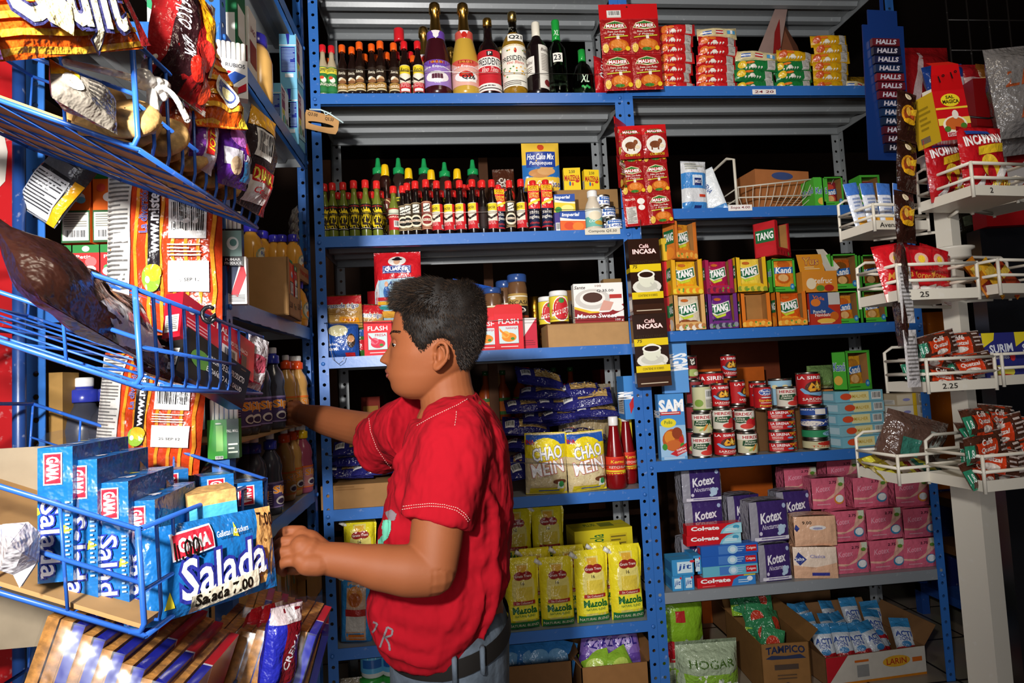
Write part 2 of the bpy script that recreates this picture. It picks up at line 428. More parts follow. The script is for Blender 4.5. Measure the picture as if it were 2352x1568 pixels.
# left unit, turned so its long front faces the aisle (+X)
XL=-.05; YL0=-.87
ZL=[2.60,2.16,1.52,.945,.45]
u=unit('shelving_unit',(XL,YL0+.034,0),pi/2,.83-.034,DD,ZL,'blue slotted steel shelving unit at left, seen end on beside the wire baskets',pw=.034,rear=BLUE)
# blue end beams of the left unit facing the camera
for z in ZL:
    m=MB(); m.box(-.002,.001,.0,DD,-.045,.002,mat(BLUE,'paint')); m.build('end_beam',u,(-.036,0,z))
# ================================================================ goods of the centre unit
def bottle(name,prof,col,fin,cap,capm,labels,n=20,liquid=None,lipm=None):
    m=MB(); m.lathe(prof,mat(col,fin),n); o=m.build(name)
    if cap:
        c=MB(); c.lathe(cap,capm,16)
        c.build('cap',o)
    for L in labels: label_band(*L[:6],parent=o,**(L[6] if len(L)>6 else {}))
    if liquid:
        q=MB(); q.lathe(liquid[0],mat(liquid[1],liquid[2] if len(liquid)>2 else 'gloss'),n); q.build('liquid',o)
    return o
def slim(name,r,h,col,capc,lz0,lh,art,bg,arc=4.2,fin='gloss',a0=0):
    nk=r*.5
    prof=[(r*.9,0),(r,.004),(r,h*.55),(r*.95,h*.6),(nk*1.15,h*.72),(nk,h*.78),(nk,h*.88)]
    cap=[(nk*1.35,h*.86),(nk*1.4,h*.87),(nk*1.4,h*.985),(nk*1.2,h),(.001,h)]
    return bottle(name,prof,col,fin,cap,mat(capc,'gloss'),[(r,lz0*h,lh*h,arc,art,bg,dict(a0=a0))])
A_ING=[('r',.2,.62,.8,.98,'2a1b10'),('t','Recia',.5,.8,.34,.12,'e9dfc8',{'shear':.2}),('e',.45,.52,.14,.09,'f3ead6'),('e',.56,.48,.13,.09,'c9a77e'),('e',.5,.42,.2,.07,'8a5a34'),('r',.2,.12,.8,.34,'b58b45'),('t','SALSA',.5,.29,.26,.05,'3a2410'),('t','INGLESA',.5,.2,.42,.1,'f4ecd8'),('r',.2,.03,.8,.09,'d9c9a0')]
A_VIN=[('r',.15,.75,.85,.97,'e8d84a'),('t','Recia',.5,.86,.34,.1,'2d6a34',{'shear':.2}),('e',.42,.55,.14,.1,'5fae4a'),('e',.58,.5,.13,.1,'f2f2e2'),('e',.5,.58,.1,.06,'d8502a'),('t','VINAGRE',.5,.33,.5,.11,'f5f0dc'),('r',.15,.05,.85,.2,'2b7a45')]
A_SOY=[('r',.15,.68,.85,.98,'f0d32a'),('t','Recia',.5,.83,.4,.14,'3a2a12',{'shear':.2}),('r',.15,.36,.85,.68,'efe6d2'),('p',[(.2,.6),(.5,.42),(.8,.6),(.8,.5),(.5,.36),(.2,.5)],'2a1a14'),('r',.15,.0,.85,.34,'c8202a'),('t','SOYA',.5,.26,.46,.14,'c8202a',{'out':'f6f2ea','ow':.05}),('r',.3,.02,.7,.12,'f2efe8')]
@kindof
def sauce_orange(): return slim('sauce_bottle',.0175,.19,'1c0f0b','f0601a',.04,.47,A_ING,'2a1b10')
@kindof
def sauce_vinegar(): return slim('vinegar_bottle',.0175,.19,'b9a98a','d9202a',.02,.52,A_VIN,'2f7a3a')
@kindof
def sauce_soy(): return slim('sauce_bottle',.0175,.195,'1a0d0b','dd2127',.03,.5,A_SOY,'efe3c0')
def sidra(name,glass,a,b,neck,liq):
    prof=[(.04,0),(.049,.006),(.05,.02),(.05,.115),(.046,.15),(.034,.2),(.021,.245),(.016,.28),(.016,.29)]
    foil=[(.0315,.212),(.027,.225),(.0215,.247),(.0175,.275),(.0165,.3),(.0205,.303),(.0215,.318),(.019,.334),(.012,.339),(.001,.339)]
    art=[('r',.0,.0,1,1,a),('p',[(.2,.95),(.35,.75),(.65,.75),(.8,.95),(.8,1),(.2,1)],b),('r',.36,.86,.64,.97,'a5281f'),('t','VALLEY',.5,.915,.24,.07,'e0b23c'),
         ('t','Sidra Espumosa',.5,.68,.62,.12,'ffffff',{'arch':.05,'out':b,'ow':.05}),('e',.5,.34,.22,.22,'f4eef0')]
    if 'Uva' in name: art+=[('e',.5+.05*((i%4)-1.5),.42-.06*(i//4),.028,.036,'5a2a3c') for i in range(12)]+[('t','UVA',.5,.1,.1,.05,'ffffff')]
    else: art+=[('e',.5,.42,.13,.13,'c4261e'),('e',.46,.46,.05,.06,'e2563a')]
    return prof,foil,art
def mk_sidra(nm,glass,a,b,uva,price=None):
    prof,foil,art=sidra('Uva' if uva else 'x',glass,a,b,None,None)
    m=MB(); m.lathe(prof,mat(glass,'gloss'),28); o=m.build('cider_bottle')
    f=MB(); f.lathe(foil,mat('c79a4c','gold'),24); 
    for k in range(6):
        an=k*pi/3; f.tube([(.0195*math.cos(an),.0195*math.sin(an),.302),(.0205*math.cos(an),.0205*math.sin(an),.32),(.014*math.cos(an),.014*math.sin(an),.336)],.0014,mat('d8b468','gold'),5)
    f.build('foil_capsule',o,label='crinkled gold foil capsule')
    label_band(.0502,.03,.088,4.0,art,a,'gloss',0,o)
    label_band(.033,.198,.03,6.28,[('p',[(.42,1),(.5,.0),(.58,1)],'f1e6e8'),('e',.5,.5,.05,.35,'f2ecec' if uva else 'c4261e')],b,'gloss',0,o,'neck_label')
    if price:
        S=cylS(.0512,0,.03)(.1); q=MB(); q.grid(lambda u,v,h:S(u+.03,v+.012,h),0,.058,0,.03,6,1,.0015,mat('f1efe6')); q.art(lambda u,v,h:S(u+.03,v+.012,h+.0015),.058,.03,[('t',price,.5,.5,.8,.55,'1a1a1e',{'bold':.03})],curved=6); q.build('price_sticker',o)
    return o
@kindof
def cider_grape(): return mk_sidra('g','3a1018','9b7cc4','6a46a8',True)
@kindof
def cider_apple(): return mk_sidra('a','c8a03c','e6b0a2','d4574a',False,'Q26')
@kindof
def liquor_red():
    prof=[(.036,0),(.042,.005),(.0435,.03),(.0435,.16),(.036,.185),(.02,.205),(.0165,.225),(.0165,.262)]
    cap=[(.0175,.258),(.0175,.284),(.016,.287),(.001,.287)]
    art=[('r',.0,.14,1,1,'c41f2b'),('r',.0,.6,1,.83,'f4f0ea'),('t','PRESIDENTE',.5,.715,.52,.17,'17161a'),('t','Vino Tinto',.5,.52,.36,.12,'f4d8d4',{'shear':.35}),('r',.44,.85,.56,.96,'17161a'),('t','P',.5,.905,.06,.08,'f4f0ea'),('r',0,0,1,.18,'f0ece6'),('l',.22,.02,.78,.15,2,'5a4a48')]
    return bottle('liquor_bottle',prof,'160a0c','gloss',cap,mat('c9a04e','gold'),[(.0437,.012,.145,4.4,art,'c41f2b')],28)
@kindof
def liquor_white():
    prof=[(.04,0),(.0465,.005),(.0475,.03),(.0475,.185),(.038,.212),(.0195,.24),(.0165,.255),(.0165,.29)]
    cap=[(.0175,.284),(.0175,.312),(.016,.315),(.001,.315)]
    art=[('r',0,0,1,1,'f3efe2'),('r',0,.97,1,.985,'d8b040'),('t','PRESIDENTE',.5,.67,.56,.12,'17161a'),('t','Vino Blanco',.5,.57,.34,.07,'c8503c',{'shear':.3}),('e',.5,.85,.025,.06,'b8222a'),('b',.66,.76,.76,.94)]
    rn=random.Random(4)
    for i in range(26):
        x=rn.uniform(.24,.76); y=rn.choice((.87,.3,.36,.24,.46,.42)); art.append(('e',x,y,.016,.018,rn.choice(('e8a02a','f0b83a','4f8a3a','e08a1c'))))
    art+=[('l',.24,.02,.76,.14,3,'6a625a')]
    o=bottle('liquor_bottle',prof,'e8e4d2','glass',cap,mat('c9b06e','gold'),[(.0477,.028,.15,4.6,art,'f3efe2')],28,([(.043,.004),(.0445,.03),(.0445,.18),(.034,.208),(.015,.235),(.001,.24)],'d9a62e'))
    q=MB(); S=cylS(.044,0,.19)(.07); q.grid(S,.01,.066,0,.024,6,1,.006,mat('f1efe6')); q.art(lambda u,v,h:S(u+.01,v,h+.006),.056,.024,[('t','Q21',.5,.5,.8,.6,'1a1a1e',{'bold':.03})],curved=6); q.build('price_sticker',o); return o
@kindof
def wine_dark():
    prof=[(.035,0),(.041,.005),(.0415,.02),(.0415,.165),(.036,.185),(.019,.207),(.015,.22),(.015,.25)]
    cap=[(.0175,.2),(.0165,.23),(.0165,.262),(.015,.265),(.001,.265)]
    art=[('r',0,.0,.38,.62,'ece8e0'),('t','Bellini',.2,.42,.24,.12,'5a3a36',{'shear':.3}),('l',.06,.08,.32,.28,3,'8a8078'),('r',.5,-.5,1,1,'e8e4da'),('t','Bellini',.72,.84,.3,.1,'4a3a36',{'shear':.3}),('l',.56,.1,.95,.7,11,'8a8078'),('e',.72,-.3,.1,.12,'7a2a2c')]
    return bottle('wine_bottle',prof,'150b0d','gloss',cap,mat('ece6d6','gloss'),[(.0417,.07,.1,3.6,art,'150b0d',dict(fin='gloss'))],28)
def xl(tall):
    h=.28 if tall else .18
    if tall: prof=[(.032,0),(.0365,.005),(.037,.02),(.037,.15),(.033,.175),(.016,.2),(.0145,.215),(.0145,.25)]
    else: prof=[(.04,0),(.0445,.005),(.045,.02),(.044,.075),(.03,.115),(.013,.13),(.0125,.15)]
    cap=[(.0175,h-.075),(.0165,h-.06),(.0165,h-.004),(.015,h),(.001,h)] if tall else [(.0155,h-.045),(.015,h-.03),(.015,h-.003),(.001,h)]
    m=MB(); m.lathe(prof,mat('8fa08e','glass'),28); o=m.build('liquor_bottle')
    c=MB(); c.lathe(cap,mat('1f9a3c','gloss'),18)
    if tall: c.art(cylS(.0168,0,.215)(.03),.03,.03,[('t','XL',.5,.5,.7,.6,'dfeede',{'shear':.2})],'gloss',curved=4)
    c.build('cap',o,label='bright green cap')
    q=MB(); rr=prof[3][0]-.003
    q.lathe([(rr-.003,.004),(rr,.012),(rr,prof[3][1]*.7),(.001,prof[3][1]*.7)],mat('a8b8a0','glass'),24); q.build('liquid',o)
    r=prof[2][0]
    if tall:
        z=MB(); S=cylS(r,0,.115)(.07); z.grid(S,.012,.05,0,.032,6,1,.0012,mat('efede4')); z.art(lambda u,v,h:S(u+.012,v,h+.0012),.038,.032,[('t','23',.45,.5,.7,.6,'2a2a2e',{'bold':.02})],curved=6); z.build('price_sticker',o)
    else:
        z=MB(); S=cylS(r,0,0)(.08); z.art(S,.08,.09,[('t','XL',.5,.62,.4,.3,'cfe6cc',{'shear':.2})]+[('e',.35+.1*i,.3-.05*(i%2),.07,.05,'2e9a4a') for i in range(4)],'gloss',curved=6,h0=.001); z.build('printed_label',o)
    return o
@kindof
def xl_tall(): return xl(True)
@kindof
def xl_short(): return xl(False)
@kindof
def oil_redcap():
    prof=[(.02,0),(.024,.004),(.024,.17),(.018,.2),(.014,.21),(.014,.225)]
    return bottle('oil_bottle',prof,'cfcdb8','glass',[(.019,.215),(.0195,.22),(.0195,.25),(.018,.252),(.001,.252)],mat('d9202a','gloss'),[(.0242,.05,.06,3,[('l',.2,.1,.8,.8,4,'6a6a50')],'d9d6a0')],18,([(.02,.004),(.0215,.01),(.0215,.165),(.001,.167)],'c9c6a0'))
def crate(name,w,d,h,art=None,fin='card',col='a07a4c'):
    m=MB(); m.box(-w/2,w/2,-d/2,d/2,0,h,mat(col,fin)); S=flatS((-w/2,-d/2,h),(1,0,0),(0,1,0),(0,0,1)); m.art(S,w,d,[('r',0,.48,1,.52,'b08e60')],'card')
    if art: m.art(flatS((-w/2,-d/2,0),(1,0,0),(0,0,1),(0,-1,0)),w,h,art,'card')
    return m.build(name)
def addobj(o,loc,label,cat,group=None,rot=(0,0,0),s=None):
    o.location=loc; o.rotation_euler=rot; tag(o,label,cat,group)
    if s: o.scale=(s,s,s) if not isinstance(s,(tuple,list)) else s
    return o
z1=ZC[0]+.001
row('sauce_vinegar',[743,763.5],.024,z1,'{o} of two vinegar bottles with red caps and green labels, top shelf','bottle','vinegar bottles on the top shelf',1.05)
row('sauce_orange',[788,828,856,876,907],.024,z1,'dark sauce bottle with orange cap, {o} of the tall front ones, top shelf','bottle','orange-capped sauce bottles',[1.06,1.1,1.06,1.12,1.1])
row('sauce_orange',[810],.024,z1,'shorter dark sauce bottle with orange cap in front, top shelf','bottle','orange-capped sauce bottles',1.0)
row('sauce_orange',[754,840,867,891,951],.085,z1,'orange-capped sauce bottle in the back row of the top shelf, {o}','bottle','orange-capped sauce bottles',[.96,1.05,1.05,1.1,1])
row('sauce_soy',[931,962],.024,z1,'dark sauce bottle with red cap and yellow label, {o} of two, top shelf','bottle','red-capped sauce bottles on the top shelf',1.1)
row('sauce_soy',[914,946],.085,z1,'red-capped sauce bottle in the back row of the top shelf, {o} of two','bottle','red-capped sauce bottles on the top shelf',1.07)
putpx('oil_redcap',922.5,.19,z1,'tall clear bottle with large red cap behind the sauce bottles','bottle',s=(1.1,1.1,1.45))
putpx('cider_grape',1006,.06,z1,'grape sparkling cider bottle with gold foil neck and purple label','bottle','sparkling cider bottles',s=(1.08,1.08,1.17))
putpx('cider_apple',1071,.06,z1,'apple sparkling cider bottle with gold foil neck and white price sticker','bottle','sparkling cider bottles',s=(1.08,1.08,1.17))
putpx('cider_apple',980,.27,z1,'gold-necked cider bottle standing behind the grape cider','bottle','sparkling cider bottles',s=(1,1,1.25))
putpx('cider_apple',1041,.27,z1,'gold-necked cider bottle standing behind the apple cider','bottle','sparkling cider bottles',s=.98)
putpx('liquor_red',1126,.052,z1,'dark wine bottle with red and white label and gold cap, top shelf','bottle',s=(1.02,1.02,1.14))
putpx('liquor_white',1184,.054,z1,'pale wine bottle with white orange-flowered label and price sticker','bottle',s=(1.02,1.02,1.13))
putpx('liquor_white',1157,.27,z1,'pale bottle with silver-gold cap behind the white-labelled wine','bottle',s=(.9,.9,1.05))
putpx('wine_dark',1237,.05,z1,'dark wine bottle with white capsule and cream label','bottle',s=(1.03,1.03,1.18))
putpx('xl_tall',1283,.045,z1,'tall clear liquor bottle with green cap and price sticker','bottle',s=(1,1,1.14))
putpx('xl_tall',1266,.27,z1,'clear green-capped liquor bottle behind the white-capped wine','bottle',s=(.9,.9,1))
putpx('xl_short',1340,.052,z1,'short squat clear liquor bottle with green cap, end of top shelf','bottle',s=(1,1,1.13))
# ---- second shelf
A_PIC=[('r',.1,.0,.9,1,'17120e'),('e',.5,.46,.3,.42,'f1d21c'),('t','SALSA BRAVA',.5,.93,.5,.05,'d8342a'),('t','Picamas',.5,.66,.5,.16,'23180e',{'bold':.03}),('e',.42,.34,.05,.09,'2a1c10'),('e',.56,.36,.05,.09,'2a1c10'),('e',.5,.22,.12,.05,'3a2812'),('l',.3,.02,.7,.07,1,'d9d0c0')]
A_BB=lambda bg:[('r',.08,.02,.92,.98,'d9b98a'),('r',.11,.04,.89,.96,bg),('r',.36,.62,.64,.92,'efe9dc'),('t','B B',.5,.77,.2,.22,'17120e',{'rot':-1.2,'bold':.04}),('e',.5,.33,.28,.22,'efe2c8'),('e',.5,.33,.2,.15,bg),('r',.2,.3,.8,.38,'efe2c8'),('t','SALSA',.5,.34,.4,.05,'7a1f1c'),('l',.3,.06,.7,.1,1,'d9b98a')]
@kindof
def picamas(): return slim('hot_sauce_bottle',.0195,.222,'6f7a2a','e02a26',.13,.44,A_PIC,'17120e',5)
@kindof
def green_redlabel(): return slim('hot_sauce_bottle',.0195,.2,'6f7a2a','e02a26',.13,.42,[('r',0,0,1,1,'c4222a'),('r',.1,.7,.9,.95,'d9e0c8'),('t','VERDE',.5,.6,.5,.08,'f4e8d0'),('b',.5,.12,.85,.42)],'c4222a',5)
@kindof
def bb_black(): return slim('sauce_bottle',.0195,.218,'120a09','df2a28',.1,.5,A_BB('17120e'),'17120e',4.6)
@kindof
def bb_red(): return slim('sauce_bottle',.0195,.218,'120a09','df2a28',.1,.5,A_BB('8f2a26'),'8f2a26',4.6)
@kindof
def soy_big():
    a=[('r',.1,.7,.6,.98,'efd42a'),('t','Recia',.34,.84,.34,.13,'3a2a12',{'shear':.2}),('r',.6,0,.95,1,'d8232b'),('r',.1,.3,.6,.7,'eee4d0'),('p',[(.12,.62),(.35,.44),(.6,.6),(.6,.5),(.35,.36),(.12,.48)],'2a1a14'),('r',.1,.0,.6,.3,'c9202a'),('t','SOYA',.34,.24,.34,.14,'c9202a',{'out':'f6f2ea','ow':.05}),('b',.64,.04,.86,.2)]
    return slim('sauce_bottle',.0195,.215,'140a09','df2a28',.09,.47,a,'eee4d0',5)
@kindof
def dark_plain(): return slim('sauce_bottle',.0195,.21,'120a09','df2a28',.09,.4,[('r',.3,.1,.7,.9,'2a1a18')],'1a100e',3)
@kindof
def salsa_inglesa():
    a=[('r',0,0,1,1,'1b2342'),('r',.0,.82,1,1,'e9e2d4'),('t','salsa',.5,.66,.44,.16,'f0ece2'),('t','inglesa',.5,.44,.5,.17,'f0ece2'),('t','clasica',.5,.22,.4,.09,'d8403a',{'shear':.3}),('r',.1,.02,.9,.07,'c9202a')]
    o=slim('sauce_bottle',.0195,.215,'120a09','df2a28',.1,.46,a,'1b2342',5)
    b=pouch('bouillon_sachet',.046,.1,.01,'d9292a',[('r',.05,.72,.95,.95,'f4d42a'),('t','Doña',.5,.9,.6,.1,'b0201c'),('t','Gallina',.5,.79,.7,.09,'b0201c'),('t','CONSOMÉ',.5,.6,.86,.11,'f6e04a'),('t','DE POLLO',.5,.47,.8,.1,'f6e04a'),('e',.45,.28,.28,.1,'f2efe8'),('e',.6,.22,.2,.08,'efe2b0'),('p',[(.0,.2),(1,.4),(1,.3),(0,.1)],'f4d42a')],parent=o,wob=.001,nu=8,nv=8)
    b.location=(0,-.021,.098); b.rotation_euler=(-.08,0,.02); return o
@kindof
def squeeze_greencap():
    prof=[(.036,0),(.042,.006),(.043,.09),(.036,.115),(.036,.13),(.043,.15),(.046,.175),(.041,.2),(.024,.222),(.02,.23)]
    cap=[(.03,.224),(.031,.227),(.031,.245),(.018,.25),(.013,.268),(.011,.284),(.006,.287),(.001,.287)]
    return bottle('squeeze_bottle',prof,'2f211c','gloss',cap,mat('1f9d55','gloss'),[(.0432,.03,.06,5,[('e',.5,.5,.16,.4,'2f9a4a'),('t','MIEL',.5,.5,.22,.24,'f2e9c0')],'e5cf2a'),(.0365,.115,.015,5.6,[('t','RE-MIRA',.5,.5,.5,.7,'3a5a1a')],'e5cf2a')],22)
@kindof
def syrup_yellowcap():
    prof=[(.036,0),(.041,.006),(.042,.1),(.036,.13),(.03,.15),(.034,.17),(.034,.185),(.024,.2),(.019,.207)]
    cap=[(.024,.2),(.0245,.205),(.022,.235),(.019,.245),(.012,.248),(.001,.248)]
    return bottle('syrup_bottle',prof,'2c120c','gloss',cap,mat('f1c414','gloss'),[(.0422,.02,.085,5,[('e',.5,.55,.2,.4,'e0c48a'),('e',.5,.55,.17,.34,'6a2a1c'),('t','B B',.5,.62,.12,.2,'efe9dc'),('r',.1,.02,.9,.12,'c4282a')],'7a3a24')],22)
z2=ZC[1]+.001
row('picamas',[766,790.5,815,842,868],.04,z2,'green hot sauce bottle with flame label, {o} in the front row','bottle','green hot sauce bottles on second shelf',[.96,.98,1,1.01,1])
row('picamas',[747],.04,z2,'green hot sauce bottle half hidden against the left post','bottle','green hot sauce bottles on second shelf',.95)
row('picamas',[778,802,821,829,856,878],.13,z2,'green hot sauce bottle in the back row, {o}','bottle','green hot sauce bottles on second shelf',.93)
putpx('green_redlabel',906,.045,z2,'green sauce bottle with red label between green and black bottles','bottle',s=1)
row('bb_black',[927,938,957],.04,z2,'black sauce bottle with black and gold label, {o} of three at left','bottle','black-labelled sauce bottles',[.92,.97,1.0])
putpx('bb_red',981.5,.035,z2,'black sauce bottle with brick-red and gold label','bottle',s=1.01)
row('soy_big',[1006,1033,1059,1088],.035,z2,'dark sauce bottle with yellow and red label, {o} of four in front','bottle','red-capped soy sauce bottles')
putpx('dark_plain',1111,.035,z2,'plain dark sauce bottle turned with its label away','bottle',s=1.02)
putpx('soy_big',1133,.035,z2,'dark sauce bottle with yellow label beside the plain dark one','bottle','red-capped soy sauce bottles',rz=.35)
putpx('bb_black',1173.5,.035,z2,'black sauce bottle with black and gold label near the bouillon sachets','bottle','black-labelled sauce bottles',s=.97)
putpx('soy_big',1200,.035,z2,'dark sauce bottle with yellow and red label, last on the right','bottle','red-capped soy sauce bottles')
row('salsa_inglesa',[1148,1228,1257],.05,z2,'sauce bottle with navy label and bouillon sachet tied on, {o} of three','bottle','navy-labelled sauce bottles',[.93,1,1])
row('dark_plain',[965,991,1016,1044,1068,1098],.13,z2,'dark red-capped sauce bottle in the second row, {o}','bottle','dark sauce bottles in the second row',.97)
row('dark_plain',[1068,1080,1106],.2,z2+.084,'dark red-capped sauce bottle at the back, {o} of three raised ones','bottle','dark sauce bottles at the back',(.8,.8,.86),jy=.002)
addobj(crate('cardboard_carton',.47,.19,.083),(xat(985,.26,z2),.265,z2),'low brown carton under the green and yellow capped bottles','carton')
row('squeeze_greencap',[873,920,979,1026,1091],.31,z2+.084,'brown squeeze bottle with green cap at the back, {o} of five','bottle','squeeze bottles with green caps',[(.78,.78,1.14),(.78,.78,1.15),(.78,.78,1.12),(.78,.78,1.06),(.78,.78,1.1)])
row('syrup_yellowcap',[888,942,994,1054],.205,z2+.084,'dark syrup bottle with yellow cap, {o} of four','bottle','syrup bottles with yellow caps',[(.7,.7,1.04),(.7,.7,.98),(.7,.7,.96),(.7,.7,.96)])
def X(px,y,z): return xat(px,y,z+.05)
addobj(crate('cardboard_carton',.27,.12,.222),(X(1345,.26,z2),.26,z2),'brown carton behind the gelatin boxes with maize starch on top','carton')
ch=pouch('pancake_mix_bag',.16,.215,.04,'efc544',[('r',0,0,1,.3,'2c6fb8'),('p',[(0,.3),(0,.55),(.35,.5),(.7,.42),(1,.55),(1,.3)],'2c6fb8'),('r',.1,.48,.88,.8,'23419a'),('t','Hot Cake Mix',.49,.7,.7,.12,'ffffff',{'shear':.15,'bold':.02}),('t','Panqueques',.49,.56,.6,.1,'ffffff',{'shear':.15}),('e',.5,.9,.09,.07,'d8502c'),('e',.45,.36,.3,.09,'c98a4c'),('e',.62,.4,.24,.08,'d9a468'),('t','Hot Cake Mix',.5,.16,.75,.1,'ffffff',{'shear':.15}),('t','350',.88,.12,.2,.08,'23419a')],'gloss',top=.03,bot=.0,wob=.002)
addobj(ch,(X(1246,.19,z2+.222),.225,z2+.223),'yellow and blue pancake mix bag standing on the brown carton','bag',rot=(.05,0,0),s=(1,1,.97))
mz=lambda px,y,l,s,rz:put('starch',(X(px,y,z2+.222),y,z2+.223),l,'box','maize starch boxes',(0,0,rz),s)
@kindof
def starch(): return carton('starch_box',.072,.03,.098,'f2cf1e',{'F':[('t','MAIZENA',.5,.55,.9,.24,'b8261c',{'bold':.03}),('t','2.50',.5,.83,.35,.12,'1a1a1e'),('e',.36,.3,.06,.1,'2a6fb0'),('e',.52,.28,.05,.08,'d9482a'),('e',.8,.4,.12,.06,'c8282a')]})
mz(1313,.225,'left of two yellow maize starch boxes beside the pancake mix',1,-.05); mz(1357,.23,'right of two yellow maize starch boxes, slightly lower',.93,.1)
o=carton('gelatin_box',.086,.03,.08,'2a50a4',{'F':[('r',0,0,1,.6,'f0cf38'),('p',[(0,.6),(.0,.75),(.5,.62),(1,.56),(1,.5)],'f4efe2'),('t','Imperial',.4,.82,.7,.2,'ffffff',{'shear':.2,'bold':.03}),('e',.62,.25,.3,.2,'f8e88a'),('e',.2,.2,.16,.16,'3a8a3c')],'R':[('r',.1,.05,.9,.5,'d8a02a')]})
addobj(o,(X(1295,.09,z2+.09),.09,z2+.086),'gelatin box with yellow picture, stacked on the orange one','box','gelatin boxes',rot=(0,0,-.06))
o=carton('gelatin_box',.1,.034,.084,'2a50a4',{'F':[('r',0,0,1,.55,'e2662a'),('p',[(0,.55),(0,.7),(.5,.6),(1,.56),(1,.5)],'f4efe2'),('t','Imperial',.42,.8,.66,.2,'ffffff',{'shear':.2,'bold':.03}),('e',.35,.3,.2,.18,'d84a22'),('e',.7,.25,.22,.2,'e8802e')],'R':[('r',.1,.05,.9,.5,'d8502a')]})
addobj(o,(X(1314,.045,z2),.045,z2),'gelatin box with orange picture at the bottom of the pair','box','gelatin boxes',rot=(0,0,-.05))
o=carton('gelatin_box',.03,.06,.082,'4a3f8a',{'F':[('b',.1,.1,.9,.5)]}); addobj(o,(X(1280,.07,z2),.07,z2),'gelatin box turned edge on behind the sauce bottle','box','gelatin boxes')
prof=[(.028,0),(.032,.004),(.033,.03),(.033,.085),(.026,.11),(.018,.125),(.017,.14)]
o=bottle('drink_jar',prof,'d8ccb8','gloss',[(.0195,.136),(.02,.138),(.02,.158),(.018,.161),(.001,.161)],mat('f0efec','gloss'),[(.0332,.015,.07,5,[('r',0,.55,1,1,'dfe6e2'),('e',.5,.6,.16,.25,'e8dcc0'),('t','COCO',.5,.3,.3,.14,'f4f0e6'),('e',.6,.2,.12,.12,'c9a43a')],'6fb6a8')],22)
addobj(o,(X(1363,.04,z2),.04,z2),'glass drink jar with white cap and teal label behind the price tag','bottle',s=1.02)
@kindof
def milk_can(): return can_like('milk_can',.0325,.05,[('r',.3,.55,.7,.95,'2a62b4'),('t','Nestle',.5,.78,.3,.2,'ffffff'),('t','La Lechera',.5,.35,.56,.34,'2a52a8',{'shear':.15,'bold':.02})],'eef0f2')
for i,(px,zz,l) in enumerate(((1410,0,'condensed milk can at the bottom of the stack by the red sheet'),(1398,.0505,'condensed milk can in the middle of the stack'),(1388,.101,'condensed milk can on top of the stack'))):
    put('milk_can',(X(px,.045,z2),.045+.012*i,z2+zz),l,'can','condensed milk cans',(0,0,.3*i),(.98,.98,1))
put('milk_can',(X(1391,.12,z2),.13,z2),'condensed milk can behind the stack','can','condensed milk cans',(0,0,.3),1)
# white and red carton and brown coffee pouch at the back
o=carton('spaghetti_carton',.11,.06,.14,'e8e6e2',{'F':[('p',[(.8,0),(1,0),(1,1),(.95,1),(.75,.5)],'c42040'),('t','Sp',.55,.85,.3,.14,'2a2a40',{'shear':.3})]})
addobj(o,(X(823,.36,z2),.36,z2),'white and red tilted carton behind the green bottles','carton',rot=(0,.3,0),s=1.05)
o=pouch('coffee_pouch',.095,.2,.03,'4a2416',[('t','CAFE',.55,.74,.6,.1,'efe6d8',{'rot':-.2}),('t','Clasico',.6,.66,.6,.08,'efe6d8',{'rot':-.2,'shear':.3}),('e',.6,.45,.35,.13,'c4281e'),('e',.6,.48,.24,.07,'1a0c08'),('e',.25,.36,.16,.1,'9a5a30')],'foil',wob=.003,ends='4a281c')
addobj(o,(X(1168,.24,z2+.06),.3,z2+.13),'dark brown coffee pouch leaning at the back by the pancake mix','bag','coffee pouches',rot=(.06,-.05,.1),s=(1,1,1.08))
o=carton('storage_tub',.05,.05,.13,'e6e4e0',{}); addobj(o,(X(1398,.34,z2),.35,z2+.0),'plain white tub behind the red sachet sheets','tub',s=(1,1,1.5))
WORD=['one','two','three','four','five','six','seven','eight','nine','ten','eleven','twelve','thirteen','fourteen','fifteen','sixteen','seventeen','eighteen','nineteen','twenty']
# ---- third shelf of the centre unit
z3=ZC[2]+.001
def foodbag(name,w,h,t,col,prims,**k): return pouch(name,w,h,t,col,prims,k.pop('fin','foil'),**k)
o=foodbag('oat_bag',.185,.27,.07,'d6202a',[('p',[(0,.0),(0,.42),(.12,.6),(.1,.0)],'e9edf2'),('p',[(.12,.0),(.12,.58),(.88,.62),(.9,0)],'a9cfe6'),
  ('r',.3,.78,.75,.9,'d6202a'),('e',.52,.86,.19,.075,'f4f0ea'),('e',.52,.85,.07,.045,'e0b090'),('e',.52,.885,.11,.02,'1c1a22'),('e',.52,.9,.06,.025,'1c1a22'),
  ('r',.22,.68,.82,.79,'24408f'),('r',.235,.69,.805,.78,'ffffff'),('r',.24,.693,.8,.777,'24408f'),('t','QUAKER',.52,.735,.5,.06,'ffffff',{'bold':.03}),('t','Hojuelas de Avena',.58,.62,.4,.03,'b02a3c'),('t','Avena',.5,.53,.3,.06,'2a4a8a',{'shear':.3}),
  ('e',.3,.4,.07,.09,'3a6ab0'),('e',.3,.52,.04,.04,'e0a888'),('r',.1,.28,.42,.33,'c42a34'),('r',.1,.22,.42,.27,'e0a82a'),('r',.08,.15,.42,.2,'2f8a8c'),('e',.3,.08,.25,.05,'f0b84a')],top=.05,bot=.03,ends='c41c26',wob=.003)
addobj(o,(X(919,.14,z3),.13,z3+.142),'tall red and blue oat flakes bag standing above the man in the second row','bag','oat bags',rot=(.05,.02,-.12),s=(1,1,.99))
